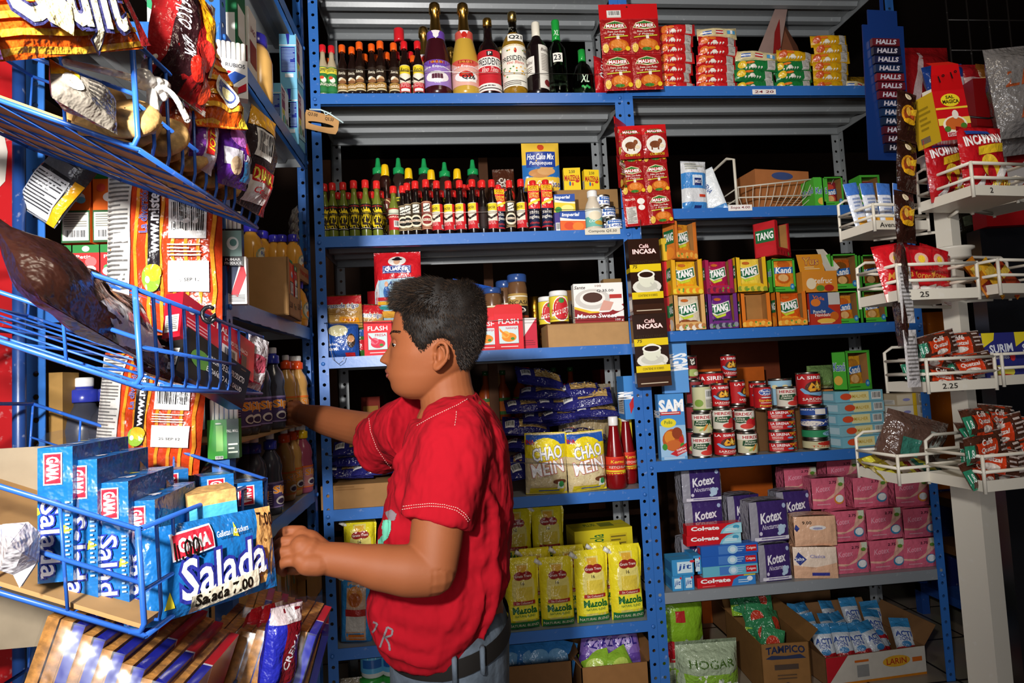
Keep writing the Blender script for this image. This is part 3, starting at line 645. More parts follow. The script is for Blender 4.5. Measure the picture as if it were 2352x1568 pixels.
o=foodbag('oat_bag',.15,.24,.06,'c41c26',[('r',.05,.1,.9,.55,'a9cfe6'),('r',.1,.58,.9,.7,'24408f')]); addobj(o,(X(893,.27,z3),.29,z3),'second red oat bag half hidden behind the first','bag','oat bags',rot=(0,0,-.3),s=1.2)
o=crate('cardboard_carton',.36,.12,.14); addobj(o,(X(905,.15,z3),.15,z3),'flat brown carton under the oat bag, mostly hidden','carton')
def trigo():
    return foodbag('wheat_bag',.14,.125,.045,'c89a52',[('r',0,.72,1,.97,'c4242c'),('t','Corazon',.2,.68,.5,.12,'3a4f9a',{'shear':.2,'out':'f1ead2','ow':.09}),('t','de trigo',.68,.66,.5,.17,'3a4f9a',{'shear':.2,'out':'f1ead2','ow':.1}),('p',[(.4,.2),(.95,.1),(.92,.3),(.42,.36)],'f0a01e'),('t','Original',.67,.24,.36,.09,'b5261c',{'rot':-.12}),('l',.1,.4,.9,.55,3,'9a6a30')],top=.08,bot=.03,wob=.004)
MAKE['trigo']=trigo
put('trigo',(X(790,.06,z3)+.004,.06,z3+.112),'wheat cereal bag with red header resting on the blue bag by the left post','bag','wheat bags',(.1,0,-.04),(.98,1,1))
put('trigo',(X(848,.1,z3),.115,z3+.075),'second wheat cereal bag to the right, partly covered','bag','wheat bags',(.1,.06,.1),(.72,1,1.05))
o=foodbag('bean_bag',.13,.135,.06,'234fa0',[('e',.42,.74,.3,.16,'d9d0a2'),('e',.8,.45,.12,.2,'3a2a20'),('e',.8,.5,.1,.1,'c48a58'),('t','Frijoles',.2,.36,.4,.09,'ffffff'),('t','de cerro',.2,.24,.4,.09,'ffffff'),('r',.62,.0,.9,.12,'c4242c')],top=.03,bot=.02,wob=.004)
addobj(o,(X(786,.05,z3),.05,z3),'blue bean bag with pale oval window beside the left post','bag',s=(.95,1,1))
o=foodbag('bean_bag',.05,.12,.03,'3a6a2a',[('r',0,.2,1,.5,'c4242c'),('r',0,.6,1,.8,'2a5aa0')],wob=.004); addobj(o,(X(826,.08,z3),.09,z3),'narrow green and red bag behind the blue bean bag','bag',s=(.9,1,1.1))
def flash(f1,f2,sach,flap):
    w,d,h=.105,.05,.13; m=MB(); red='dc2430'
    m.box(-w/2,w/2,-d/2,d/2,0,h,mat(red))
    S=flatS((-w/2,-d/2,0),(1,0,0),(0,0,1),(0,-1,0))
    m.art(S,w,h,[('r',.14,.16,.84,.66,'1a1414'),('r',.15,.17,.83,.66,'cfe0e2'),('e',.5,.34,.26,.13,f1),('e',.38,.42,.14,.1,f2),('p',[(.16,.62),(.3,.5),(.5,.4),(.4,.34),(.18,.52)],f1),('e',.62,.3,.07,.04,'3f8a2e'),('t',sach,.6,.59,.4,.07,'c8304a'),('t','FLASH',.5,.79,.7,.13,'ffffff'),('l',.2,.05,.8,.1,1,'f4e8e6')])
    if flap: m.add([(-w/2,-d/2,h),(w/2,-d/2,h),(w/2,-d/2-.002,h+.025),(w/2-.012,-d/2-.004,h+.035),(-w/2+.012,-d/2-.004,h+.035),(-w/2,-d/2-.002,h+.025)],[(0,1,2,3,4,5)],mat('d61f26'))
    return m.build('gelatin_box')
MAKE['fstraw']=lambda:flash('d62a4a','e86a80','FRESA',False); MAKE['forange']=lambda:flash('f08a22','f8b04a','NARANJA',True)
put('fstraw',(X(871,.03,z3),.03,z3),'red gelatin display box with strawberry picture, left of the man','box','red gelatin boxes',(0,0,-.05),.98)
put('fstraw',(X(924,.07,z3),.07,z3),'red strawberry gelatin box hidden beside the face of the man','box','red gelatin boxes',(0,0,0),.98)
put('forange',(X(1168,.03,z3),.03,z3),'red gelatin box with raised flap and orange picture','box','red gelatin boxes',(0,0,0),1.04)
put('forange',(X(1116,.035,z3),.035,z3),'red orange-flavour gelatin box just behind the head of the man','box','red gelatin boxes',(0,0,0),.98)
o=carton('folded_carton',.09,.05,.122,'e9e6e2',{'F':[('p',[(1,1),(1,0),(0,0)],'c6203c'),('l',.3,.1,.9,.3,3,'8a1a2c')]}); addobj(o,(X(1206,.085,z3),.085,z3),'white and red box beside the raised-flap gelatin box','box')
def jar(name,r,h,bg,art,lidc,content,lidh=.03,lz=.01,lh=.07):
    prof=[(r*.9,0),(r,.005),(r,h*.72),(r*.92,h*.8),(r*.86,h*.86)]
    return bottle(name,prof,content,'gloss',[(r*.96,h*.84),(r,h*.85),(r,h-.004),(r*.93,h),(.001,h)],mat(lidc,'gloss'),[(r*1.002,lz,lh,5.2,art,bg)],26)
A_COF=[('r',0,.86,1,.9,'f0ead8'),('t','INCASA',.5,.62,.46,.16,'2a1c12'),('e',.38,.8,.06,.05,'f0ead8'),('r',0,0,1,.48,'1a1210'),('e',.5,.3,.14,.12,'f2efe8'),('e',.5,.33,.1,.05,'2a1810'),('r',0,.0,1,.08,'8a3a20')]
MAKE['incasa']=lambda:jar('coffee_jar',.039,.175,'b08d4a',A_COF,'2c4a86','6a4a30',lz=.02,lh=.085)
MAKE['incasa_plain']=lambda:jar('coffee_jar',.036,.14,'b08d4a',[('e',.5,.4,.04,.12,'3a2a18'),('r',0,.9,1,.97,'efe8d8')],'2c4a86','6a4a30',lz=.02,lh=.05)
put('incasa_plain',(X(1135,.12,z3),.12,z3+.106),'coffee jar with blue lid and plain gold label, left of the tall one','jar','coffee jars with blue lids',(0,0,.1),1.05)
put('incasa',(X(1195,.1,z3),.12,z3+.106),'tallest coffee jar with blue lid and cup label behind the gelatin box','jar','coffee jars with blue lids',(0,0,0),(1.0,1.0,1.13))
put('incasa_plain',(X(1164,.22,z3),.215,z3+.106),'coffee jar with blue lid behind the other two','jar','coffee jars with blue lids',(0,0,0),(1,1,1.35))
A_DUL=[('r',0,0,1,1,'e8d23a'),('e',.5,.5,.19,.5,'f4f1ea'),('e',.5,.5,.17,.45,'c9202c'),('p',[(.28,.36),(.72,.62),(.72,.42),(.28,.2)],'f4f1ea'),('t','DULCINEA',.5,.42,.42,.16,'c9202c',{'rot':.06,'bold':.03}),('e',.5,.82,.06,.1,'3a8a3a')]
MAKE['dulcinea']=lambda:jar('chocolate_jar',.041,.135,'e8d23a',A_DUL,'f0efec','3a1a12',lz=.012,lh=.1)
put('dulcinea',(X(1287,.085,z3),.085,z3+.091),'chocolate drink jar with white lid, front one of two on the carton','jar','chocolate jars',(0,0,.12),(.9,.9,1))
put('dulcinea',(X(1260,.16,z3),.165,z3+.091),'chocolate drink jar behind the first, mostly covered','jar','chocolate jars',(0,0,.2),(.84,.84,.92))
o=crate('cardboard_carton',.32,.17,.09,[('r',.0,.97,1,1,'8a6238')],col='b28a5c'); addobj(o,(X(1342,.1,z3),.105,z3),'long brown carton carrying the chocolate jars and coffee candy box','carton')
o=carton('coffee_candy_box',.2,.05,.15,'f2efea',{'F':[('e',.38,.6,.36,.26,'cfcac4'),('e',.38,.62,.26,.18,'efeae4'),('e',.38,.64,.2,.13,'4a2a20'),('p',[(0,.36),(.3,.24),(.7,.26),(1,.46),(1,.3),(.7,.14),(0,.16)],'8f1c22'),('r',0,.0,1,.14,'8f1c22'),('p',[(0,.42),(.35,.29),(.5,.28),(.5,.25),(.3,.24),(0,.36)],'e8c02a'),('t','Marco Sweet',.45,.17,.8,.11,'ffffff',{'shear':.2,'bold':.02}),('t','Sante',.13,.9,.22,.08,'3a2a20',{'shear':.3}),('t','Q.35.00',.64,.8,.34,.07,'1a1a1e'),('t','100',.5,.93,.12,.05,'8a6a5a'),('e',.88,.36,.12,.09,'f2efea'),('t','100 g',.9,.05,.16,.06,'ffffff'),('p',[(.5,.3),(.72,.3),(.8,.5),(.6,.56)],'d8a090'),('r',.72,.6,.97,.7,'b8302a')]})
addobj(o,(X(1375,.06,z3+.06),.065,z3+.091),'white coffee candy box with cup picture and handwritten price','box',rot=(0,0,-.03),s=(.98,1,1.04))
o=foodbag('snack_bag',.17,.13,.07,'2455b5',[('p',[(.6,.1),(.8,.7),(.95,.6),(.9,.1)],'e8e2a8'),('r',.9,0,1,1,'c4242c'),('e',.3,.5,.2,.15,'e9e6e2')],wob=.006,fin='foil'); addobj(o,(X(1075,.16,z3),.17,z3+.14),'shiny blue bag behind the head of the man','bag',rot=(0,.25,0),s=(1.05,1,1.15))
addobj(crate('cardboard_carton',.36,.17,.104),(X(1125,.2,z3),.2,z3),'brown carton behind the head of the man under the blue bag','carton')
@kindof
def gold_tin(): 
    m=MB(); m.lathe([(.03,0),(.033,.002),(.033,.05),(.031,.055),(.033,.06),(.033,.118),(.03,.12),(.001,.12)],mat('b8862c','gold'),20); return m.build('gold_tin')
for i,(px,zz) in enumerate(((1230,0),(1262,0),(1296,0),(1232,.121),(1266,.121))):
    put('gold_tin',(X(px,.33,z3),.34,z3+zz),f'gold tin at the back of the third shelf, {od(i%3)} of the {"bottom" if zz==0 else "top"} tier','tin','gold tins',(0,0,i),1)
o=carton('blue_round_box',.13,.04,.17,'3a5a9a',{'F':[('e',.5,.3,.42,.3,'d8e2ea'),('e',.5,.3,.3,.2,'3a6ab0')]}); addobj(o,(X(1355,.2,z3),.22,z3+.02),'blue and white box behind the coffee candy box','box')
o=crate('cardboard_carton',.08,.05,.3,col='9a7646'); addobj(o,(X(1412,.29,z3),.3,z3),'upright brown carton at the right end of the third shelf','carton')
# ---- fourth shelf
z4=ZC[3]+.001
A_CHAO=[('r',.03,.82,.97,.97,'2a5ab0'),('e',.5,.72,.4,.2,'e8d21e'),('t','INA',.12,.86,.2,.07,'c4242c',{'bold':.03}),('t','CHAO',.52,.68,.7,.2,'ffffff',{'out':'2a3a9a','ow':.045,'rot':.12,'bold':.02}),('t','MEIN',.52,.44,.76,.2,'ffffff',{'out':'c4242c','ow':.045,'rot':.16,'bold':.02}),('p',[(.08,.02),(.9,.02),(.94,.12),(.1,.12)],'e9d220'),('l',.3,.04,.8,.09,1,'3a5ab0'),('e',.8,.22,.16,.04,'6a3a24'),('p',[(.76,.22),(.74,.1),(.9,.1),(.88,.22)],'e4ece4'),('e',.84,.18,.06,.05,'3a8a4a')]
def chao():
    rn=random.Random(5); pr=[]
    for i in range(90):
        x=rn.uniform(.1,.88);y=rn.uniform(.13,.4);a=rn.uniform(0,3.14); dx,dy=math.cos(a)*.035,math.sin(a)*.03
        pr.append(('p',[(x,y),(x+dx,y+dy),(x+dx+.008,y+dy-.01),(x+.008,y-.01)],rn.choice(('e6d8b0','c9b484','f0e6c8'))))
    return pouch('noodle_bag',.15,.215,.06,'d8c69a',[('r',.0,.6,1,.95,'e8d21e'),('g',pr)]+A_CHAO,'foil',top=.04,bot=.03,wob=.003,ends='e8d21e',dh=.0006)
MAKE['chao']=chao
put('chao',(X(1254,.03,z4),.03,z4),'left of two chow mein noodle bags standing at the shelf edge','bag','chow mein bags',(.05,.02,-.05),(1.05,1,1.08))
put('chao',(X(1349,.03,z4),.033,z4),'right of two chow mein noodle bags, beside the ketchup','bag','chow mein bags',(.05,-.03,.05),(1,1,1.06))
def pasta(seed):
    rn=random.Random(seed); p=[('r',.08,.3,.92,.75,'c9a463')]
    for i in range(26):
        x=rn.uniform(.1,.85);y=rn.uniform(.34,.7); p.append(('e',x,y,.05,.03,rn.choice(('d9b878','b8904e','e2c68c')),rn.uniform(0,3)))
    p+=[('r',.0,.0,.34,1,'2b2a72'),('r',.3,.72,.8,.98,'2b2a72'),('t','INA',.17,.8,.2,.14,'d8303a',{'bold':.03}),('t',('angel hair','rigatoni','shell','coditos')[seed%4],.55,.84,.36,.1,'d9daf0'),('b',.05,.2,.24,.55)]
    return pouch('pasta_bag',.19,.1,.045,'25246a',p,'film',top=.1,bot=.1,wob=.006,seed=seed,ends='3a3a86')
for i in range(4): MAKE['pasta%d'%i]=(lambda q:(lambda:pasta(q)))(i)
Pz=[(1232,.10,0,0),(1196,.11,.0,.05),(1340,.17,.12,.1),(1230,.13,.05,-.1),(1215,.14,.1,.1),(1300,.14,.21,-.1),(1375,.13,.215,.05),(1210,.15,.155,0),(1255,.15,.2,.12),(1350,.14,.255,-.06),(1215,.15,.25,.05),(1290,.16,.245,.03),(1250,.15,.3,.02),(1330,.16,.3,-.12),(1245,.16,.35,.1)]
for i,(px,y,dz,ry) in enumerate(Pz):
    put('pasta%d'%(i%4),(X(px,y,z4+dz),y,z4+dz+.055),('purple pasta bag in the heap, '+('lowest' if dz<.1 else 'middle' if dz<.22 else 'upper')+f' layer, number {WORD[i]} from below'),'bag','purple pasta bags in the heap',(-1.1+random.uniform(-.25,.25),ry+random.uniform(-.1,.1),random.uniform(-.25,.25)),random.uniform(.95,1.1))
for i,(px,dz) in enumerate(((800,.07),(860,.075),(790,.115),(850,.12),(820,.155))):
    put('pasta%d'%(i%4),(X(px,.06,z4+dz),.07,z4+dz+.03),f'purple pasta bag on the brown carton left of the man, {od(i)} laid','bag','pasta bags left of the man',(-1.1,random.uniform(-.1,.1),random.uniform(-.2,.2)),.95)
addobj(crate('cardboard_carton',.26,.16,.085,[('l',.2,.75,.6,.95,2,'8a6238')],col='9c7448'),(X(828,.085,z4),.088,z4),'brown carton under pasta bags left of the man','carton')
prof=[(.033,0),(.038,.005),(.04,.03),(.036,.09),(.03,.13),(.022,.18),(.017,.21),(.016,.22)]
MAKE['ketchup']=lambda:bottle('ketchup_bottle',prof,'7e0c10','gloss',[(.0185,.215),(.019,.217),(.019,.243),(.017,.246),(.001,.246)],mat('eeeae6','gloss'),[(.0375,.045,.065,4.6,[('r',.1,.0,.9,.3,'e8cf2a'),('e',.5,.75,.16,.18,'c81e1e'),('t','Kerns',.5,.75,.3,.16,'f4d23a',{'shear':.2}),('t','KETCHUP',.5,.47,.4,.12,'f6efe0'),('l',.2,.04,.8,.24,2,'c81e1e')],'dc3a20')],24)
put('ketchup',(X(1415,.045,z4),.045,z4),'ketchup bottle with white cap in front','bottle','ketchup bottles',(0,0,0),(1.0,1.0,1.12))
put('ketchup',(X(1443,.13,z4),.13,z4),'ketchup bottle behind the first, against the right post','bottle','ketchup bottles',(0,0,.2),(.9,.9,1.15))
A_SGM=[('r',0,0,1,.52,'9cc2e2'),('t','SAM',.5,.82,.9,.17,'ffffff',{'bold':.05}),('r',.06,.68,.85,.73,'c42a2a'),('l',.1,.69,.8,.72,1,'f4e8e0'),('e',.35,.56,.3,.07,'e8d62a'),('t','Pollo',.35,.57,.3,.05,'2a6a2a'),('e',.5,.3,.42,.17,'b8541c'),('e',.36,.34,.2,.1,'d9862a'),('e',.66,.4,.2,.09,'8f3a18'),('e',.5,.22,.3,.08,'c8662a'),('e',.16,.2,.1,.05,'3f8a2e'),('e',.8,.3,.08,.05,'c4242c'),('e',.85,.2,.1,.05,'3f8a2e'),('p',[(.35,.09),(1,.25),(1,.12),(.6,.05)],'c4242c'),('t','FORMULA',.78,.16,.36,.03,'ffffff',{'rot':.3}),('t','CHAPINA',.8,.115,.36,.03,'ffffff',{'rot':.3}),('r',0,0,1,.05,'6aa2d2'),('l',.1,.01,.9,.045,2,'e8f0f6')]
MAKE['samm']=lambda:carton('seasoning_box',.105,.035,.24,'4a8fd2',{'F':A_SGM,'L':[('t','SGM',.5,.7,.7,.3,'ffffff',{'rot':-1.57,'bold':.04})],'R':[('t','SGM',.5,.6,.9,.3,'ffffff',{'bold':.04})]})
o=carton('seasoning_box',.045,.1,.17,'3f86cc',{'F':[('t','SGM',.5,.55,.62,.5,'ffffff',{'rot':-1.57,'bold':.05}),('p',[(.4,.35),(1,.6),(1,.4),(.5,.12)],'c4242c')]}); addobj(o,(X(1440,.09,z4+.3),.1,z4+.26),'narrow blue seasoning box standing against the right post','box',rot=(0,0,0),s=(1,1,1))
o=carton('yellow_box',.05,.12,.26,'d8be2a',{'F':[('l',.1,.1,.9,.9,5,'a89018')]}); addobj(o,(X(1450,.1,z4),.2,z4),'tall yellow box behind the ketchup bottles','box')
o=foodbag('clear_bread_bag',.24,.2,.1,'8a7c66',[('e',.5,.5,.4,.3,'a89470')],fin='film',wob=.012); addobj(o,(X(1345,.3,z4+.2),.3,z4+.02),'crumpled clear bag behind the pasta heap','bag',s=(1,1,1.9))
# ---- fifth shelf : oil pouches
z5=ZC[4]+.001
def oil(bg,top_,lab,w=.125,h=.25,blend=True):
    r=pouch('oil_pouch',w,h,.06,bg,[],'foil',top=.03,bot=.0,wob=.004,p=.4,nu=16,nv=18)
    m=MB(); S=pouchS(w,h,.06,0,.03,.0,.4,0,0,.004)
    A=[('p',[(.3,.92),(.34,.8),(.2,.7),(.18,.5),(.26,.38),(.22,.26),(.25,.02),(.85,.02),(.86,.26),(.8,.38),(.88,.5),(.86,.7),(.7,.8),(.72,.92)],'ecdc7a'),('p',[(.3,.6),(.3,.4),(.8,.4),(.8,.6)],'e2c845'),('p',[(.36,.9),(.38,.8),(.3,.74),(.28,.71),(.8,.71),(.76,.74),(.66,.8),(.66,.9)],'e7b23c'),
       ('e',.42,.76,.17,.06,'9a2620'),('e',.64,.76,.17,.06,'9a2620'),('t','Gratis Trans',.53,.76,.5,.035,'f4e8d8'),('r',.2,.36,.87,.41,'b02a24'),('t','Sin Colesterol',.54,.385,.5,.028,'f4e0d0'),('r',.16,.15,.92,.35,'f2e73a'),('t','Mazola',.54,.285,.72,.09,'1f6a2e',{'bold':.04}),('t','NATURAL BLEND',.54,.205,.6,.03,'3a7a3a'),('r',.02,0,.98,.12,'1f7a3c'),('t','NATURAL BLEND',.5,.065,.9,.045,'e8e4c0'),('t','16',.5,.66,.1,.045,'3a2a1a')]
    if not blend: A=[('p',[(.25,.9),(.2,.05),(.85,.05),(.85,.9)],'caa58a'),('e',.5,.7,.25,.15,'d88a3c'),('e',.5,.66,.2,.1,'b0581c'),('r',.2,.42,.85,.52,'b02a24'),('r',.22,.2,.82,.42,'c9c2b8'),('r',.3,.06,.8,.16,'e07a2a')]
    m.art(S,w,h,A,'foil',curved=10,h0=.0008,dh=.00035)
    # corner ear with the spout
    m.add([(w*.5,-.002,h*.55),(w*.56,-.002,h*.9),(w*.5,-.002,h),(-w*.2,-.002,h),(-w*.5,-.003,h*.93),(-w*.5,-.001,h*.6)],[(0,1,2,3,4,5)],mat(bg,'foil'))
    m.build('printed_front',r)
    c=MB(); p0=Vector((-w*.4,-.004,h*.9)); d=Vector((-.7,0,.45)).normalized(); c.tube([p0,p0+d*.016],.0065,mat('e8e6da','gloss'),10); c.tube([p0+d*.012,p0+d*.034],.0085,mat('f2f0ea','gloss'),12); c.build('spout_cap',r,label='white plastic spout cap'); return r
MAKE['mazola']=lambda:oil('f2e02a',None,None); MAKE['oilblue']=lambda:oil('3a8fd0',None,None,blend=False)
for i,(px,s) in enumerate(((1201,1.03),(1281,1.0),(1362,1.06),(1441,1.1))):
    put('mazola',(X(px,.035,z5),.038,z5),f'yellow cooking oil pouch in the front row, {od(i,4)} of four','pouch','yellow cooking oil pouches',(-.03,0,random.uniform(-.06,.06)),(1.0,1,s))
for i,px in enumerate((1232,1310,1395)):
    put('mazola',(X(px,.13,z5),.13,z5),f'yellow cooking oil pouch in the second row, {od(i,3)} of three','pouch','yellow cooking oil pouches',(0,0,random.uniform(-.1,.1)),(.95,1,1.06))
for i,px in enumerate((1187,1262)):
    put('mazola',(X(px,.19,z5+.14),.2,z5+.155),f'yellow cooking oil pouch raised at the back, {od(i,2) if i else "left"} of two','pouch','yellow cooking oil pouches',(0,0,random.uniform(-.1,.1)),(1,1,1.05))
addobj(crate('cardboard_carton',.3,.14,.15,col='9c7448'),(X(1225,.26,z5),.235,z5),'brown carton hidden under the raised oil pouches','carton')
put('mazola',(X(828,.06,z5+.2),.07,z5+.21),'yellow cooking oil pouch at the left end beside the man','pouch','yellow cooking oil pouches',(0,0,.1),(.9,1,.92))
put('oilblue',(X(818,.05,z5),.05,z5),'blue oil pouch with white spout low beside the man','pouch',None,(.05,.05,-.1),(.9,1,1))
addobj(crate('cardboard_carton',.2,.14,.205,col='8a6a46'),(X(850,.22,z5),.2,z5),'brown carton behind the blue oil pouch','carton',None)
o=carton('oil_case',.235,.13,.11,'e6d322',{'F':[('t','Mazola',.38,.5,.3,.5,'1f6a2e',{'rot':1.57}),('r',.6,.2,.9,.8,'d8c020'),('l',.62,.25,.88,.75,4,'7a6a1a')],'T':[('r',.5,.3,.75,.8,'8a8f2a'),('t','PLUS!',.35,.6,.2,.3,'2a6a2e')],'L':[('r',.1,.2,.9,.8,'c9b61c')]}); addobj(o,(X(1378,.25,z5+.18),.26,z5+.19),'open yellow oil case with green print behind the oil pouches','carton',rot=(0,0,.08),s=(1.05,1,1))
addobj(crate('cardboard_carton',.3,.12,.185,col='8a6a46'),(X(1385,.26,z5),.265,z5),'brown carton hidden under the yellow oil case','carton')
# ---- floor cartons under the centre unit
def opencrate(name,w,d,h,col='94683c',flap=.06,art=None,inner=None):
    m=MB(); mm=mat(col,'card'); t=.004
    m.box(-w/2,w/2,-d/2,-d/2+t,0,h,mm); m.box(-w/2,w/2,d/2-t,d/2,0,h,mm); m.box(-w/2,-w/2+t,-d/2,d/2,0,h,mm); m.box(w/2-t,w/2,-d/2,d/2,0,h,mm); m.box(-w/2,w/2,-d/2,d/2,0,t,mm)
    if art: m.art(flatS((-w/2,-d/2,0),(1,0,0),(0,0,1),(0,-1,0)),w,h,art,'card')
    r=m.build(name)
    for s_,(a,b) in enumerate((((-w/2,d/2),(w/2,d/2)),((-w/2,-d/2),(-w/2,d/2)),((w/2,-d/2),(w/2,d/2)))):
        ox,oy=((0,flap*.5),(-flap*.6,0),(flap*.6,0))[s_]
        f=MB(); q=[Vector((a[0],a[1],h)),Vector((b[0],b[1],h)),Vector((b[0]+ox,b[1]+oy,h+flap*.75)),Vector((a[0]+ox,a[1]+oy,h+flap*.75))]
        f.add(q+[p+Vector((0.003,.003,0)) for p in q],[(0,1,2,3),(7,6,5,4),(3,2,6,7),(0,3,7,4),(1,5,6,2)],mm); f.build('flap',r)
    return r
def small_pack(name,cols,seed,w=.12,h=.1,t=.04,txt=None,tc='ffffff',fin='foil'):
    p=[('r',0,0,1,.3,cols[1]),('e',.5,.6,.3,.2,cols[2])]
    if txt: p.append(('t',txt,.5,.62,.8,.2,tc,{'bold':.03}))
    return pouch(name,w,h,t,cols[0],p,fin,wob=.008,seed=seed,top=.06,bot=.06,nu=10,nv=10)
MAKE['bluepack']=lambda:small_pack('detergent_bag',('3f8fd8','2a62c0','8ac4ee'),1,.13,.15,.05)
MAKE['purplepack']=lambda:small_pack('detergent_bag',('8a6ac0','6a4aa8','b8a0dc'),2,.12,.14,.05,'AZUL','3a2a8a')
MAKE['limepack']=lambda:small_pack('detergent_bag',('9ac83a','d8382a','cfe86a'),3,.12,.13,.05)
addobj(opencrate('cardboard_box',.27,.26,.2,'7a5634',.04),(X(1225,.12,.2),.17,FZ),'open brown box of blue detergent bags on the floor','carton')
addobj(opencrate('cardboard_box',.26,.26,.17,'94683c',.05),(X(1398,.12,.2),.17,FZ),'open brown box of purple and green bags by the right post','carton')
for i in range(7):
    put('bluepack',(X(1180+i%4*30,.1,.22),.1+.09*(i//4),FZ+.1+.05*(i//4)),f'blue detergent bag in the open floor box, {od(i)}','bag','blue detergent bags',(-.35,random.uniform(-.3,.3),random.uniform(-.4,.4)))
for i in range(6):
    put('purplepack' if i<4 else 'limepack',(X((1360,1400,1440,1385,1370,1430)[i],.12,.2),(.13,.13,.13,.2,.08,.08)[i],FZ+(.12,.12,.12,.15,.07,.07)[i]),('purple detergent bag in the box by the right post, ' if i<4 else 'lime green bag in the box by the right post, ')+od(i),'bag','purple and green detergent bags',(-.4,random.uniform(-.4,.4),random.uniform(-.4,.4)))
@kindof
def tub():
    m=MB(); m.lathe([(.04,0),(.045,.005),(.048,.09),(.044,.1)],mat('dfe4de','gloss'),20); o=m.build('margarine_tub'); c=MB(); c.lathe([(.05,.098),(.051,.1),(.051,.112),(.048,.115),(.001,.115)],mat('2f9a3c','gloss'),20); c.build('lid',o); label_band(.047,.02,.06,4,[('r',.3,.3,.7,.8,'2a62a8')],'5fb0d8','gloss',0,o); return o
for i,(px,zz) in enumerate(((855,.0),(858,.117),(905,0),(905,.117))): put('tub',(X(px,.1,.2),.1,FZ+.08+zz),f'plastic tub with green lid low beside the jeans, {("bottom left","top left","bottom right","top right")[i]}','tub','green-lidded tubs',(0,0,0),1)
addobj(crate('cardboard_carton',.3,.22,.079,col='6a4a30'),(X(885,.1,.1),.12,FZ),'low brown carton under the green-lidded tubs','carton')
o=foodbag('clear_bag',.12,.2,.06,'a89a80',[('e',.5,.5,.4,.3,'8a7c5c')],fin='film',wob=.012); addobj(o,(X(790,.07,.3),.08,FZ),'crumpled clear bag low beside the left post','bag')
# ================================================================ goods of the right unit
def sz(px0,px1,py0,py1,y):
    """metres spanned by a pixel box lying in the plane Y=y"""
    a=onY(px0,(py0+py1)/2,y); b=onY(px1,(py0+py1)/2,y); c=onY((px0+px1)/2,py0,y); d=onY((px0+px1)/2,py1,y)
    return abs(b.x-a.x),abs(c.z-d.z),(a.x+b.x)/2,min(c.z,d.z)
z1r=ZR[0]+.001
def noodle(cols,seed,flags=False):
    rn=random.Random(seed)
    p=[('r',.7,.1,.9,.9,'c9c6c0'),('l',.72,.2,.88,.8,5,'8a8680')]
    if flags: p=[('r',0,0,1,1,'d9c99a'),('r',.1,.3,.3,.6,'3a62b0'),('r',.1,.4,.3,.5,'f0f0f0'),('r',.4,.3,.6,.6,'c42a34'),('r',.4,.4,.6,.5,'f0f0f0'),('r',.7,.3,.92,.6,'5aa8d8'),('r',.78,.3,.84,.6,'f0f0f0')]
    else: p+=[('e',.12,.5,.09,.3,cols[1]),('e',.35,.3,.06,.16,'f0ece0'),('e',.28,.6,.1,.1,'e8782a')]+[('e',.2+.07*i,.2,.02,.08,'f0ece0') for i in range(6)]
    return pouch('noodle_pack',.165,.06,.05,cols[0],p,'foil',top=.05,bot=.05,wob=.008,seed=seed,p=.7,nu=14,nv=8)
for k,c,f in (('nred',('c81f22','e0702a'),0),('ngreen',('1f7a3c','e8c02a'),0),('nyel',('d9a516','c8501c'),0),('nflag',('cdbb8a','2a4aa0'),1)):
    MAKE[k]=(lambda c,f,k:(lambda:noodle(c,len(k)+f,bool(f))))(c,f,k)
def stack(kind,px,y,zb,n,dz,fmt,group,s=1,last=None,j=.006):
    for i in range(n):
        k=last if (last and i==n-1) else kind
        put(k,(X(px,y,zb+i*dz)+random.uniform(-j,j),y+random.uniform(-j,j),zb+i*dz),fmt.format(o=('bottom','second from bottom','third','fourth','fifth','sixth','seventh','eighth')[i] if i<n-1 else 'topmost'),'pack',group,(random.uniform(-.05,.05),random.uniform(-.08,.08),random.uniform(-.12,.12)),s)
stack('nred',1551,.07,z1r,7,.041,'red noodle pack in the left red stack, {o}','red noodle packs',(.9,1,.8))
stack('nred',1645,.07,z1r,7,.039,'red noodle pack in the right red stack, {o}','red noodle packs',(1.05,1,.8),'nflag')
stack('ngreen',1733,.06,z1r,4,.042,'green noodle pack in the left green stack, {o}','green noodle packs',(1.08,1.1,.85),'nflag')
stack('ngreen',1822,.06,z1r,4,.042,'green noodle pack in the right green stack, {o}','green noodle packs',(1,1.1,.85),'nyel')
stack('nyel',1906,.07,z1r,6,.041,'yellow noodle pack in the yellow stack, {o}','yellow noodle packs',(1,1,.85))
put('nflag',(X(1962,.07,z1r),.07,z1r),'beige and yellow noodle pack lying at the right end of the top shelf','pack','yellow noodle packs',(0,.1,.1),(.8,1,.8))
o=pouch('clear_snack_bag',.2,.16,.08,'8a6a1c',[('e',.4,.4,.3,.25,'b88a2a')],'film',wob=.01); addobj(o,(X(1950,.24,z1r),.24,z1r),'dim crumpled yellow bag behind the yellow noodle packs','bag')
m=MB(); m.add([(0,0,0),(.24,.02,0),(.22,.1,.3),(.12,.06,.42),(.04,.03,.22)],[(0,1,2,3,4)],mat('7a4a34','card')); m.add([(q[0],q[1]+.004,q[2]) for q in m.v[:5]],[(4,3,2,1,0)],mat('7a4a34','card'))
S=flatS((0,0,0),(.55,.1,1),(.24*0+1,0,0),(0,-1,.1)); 
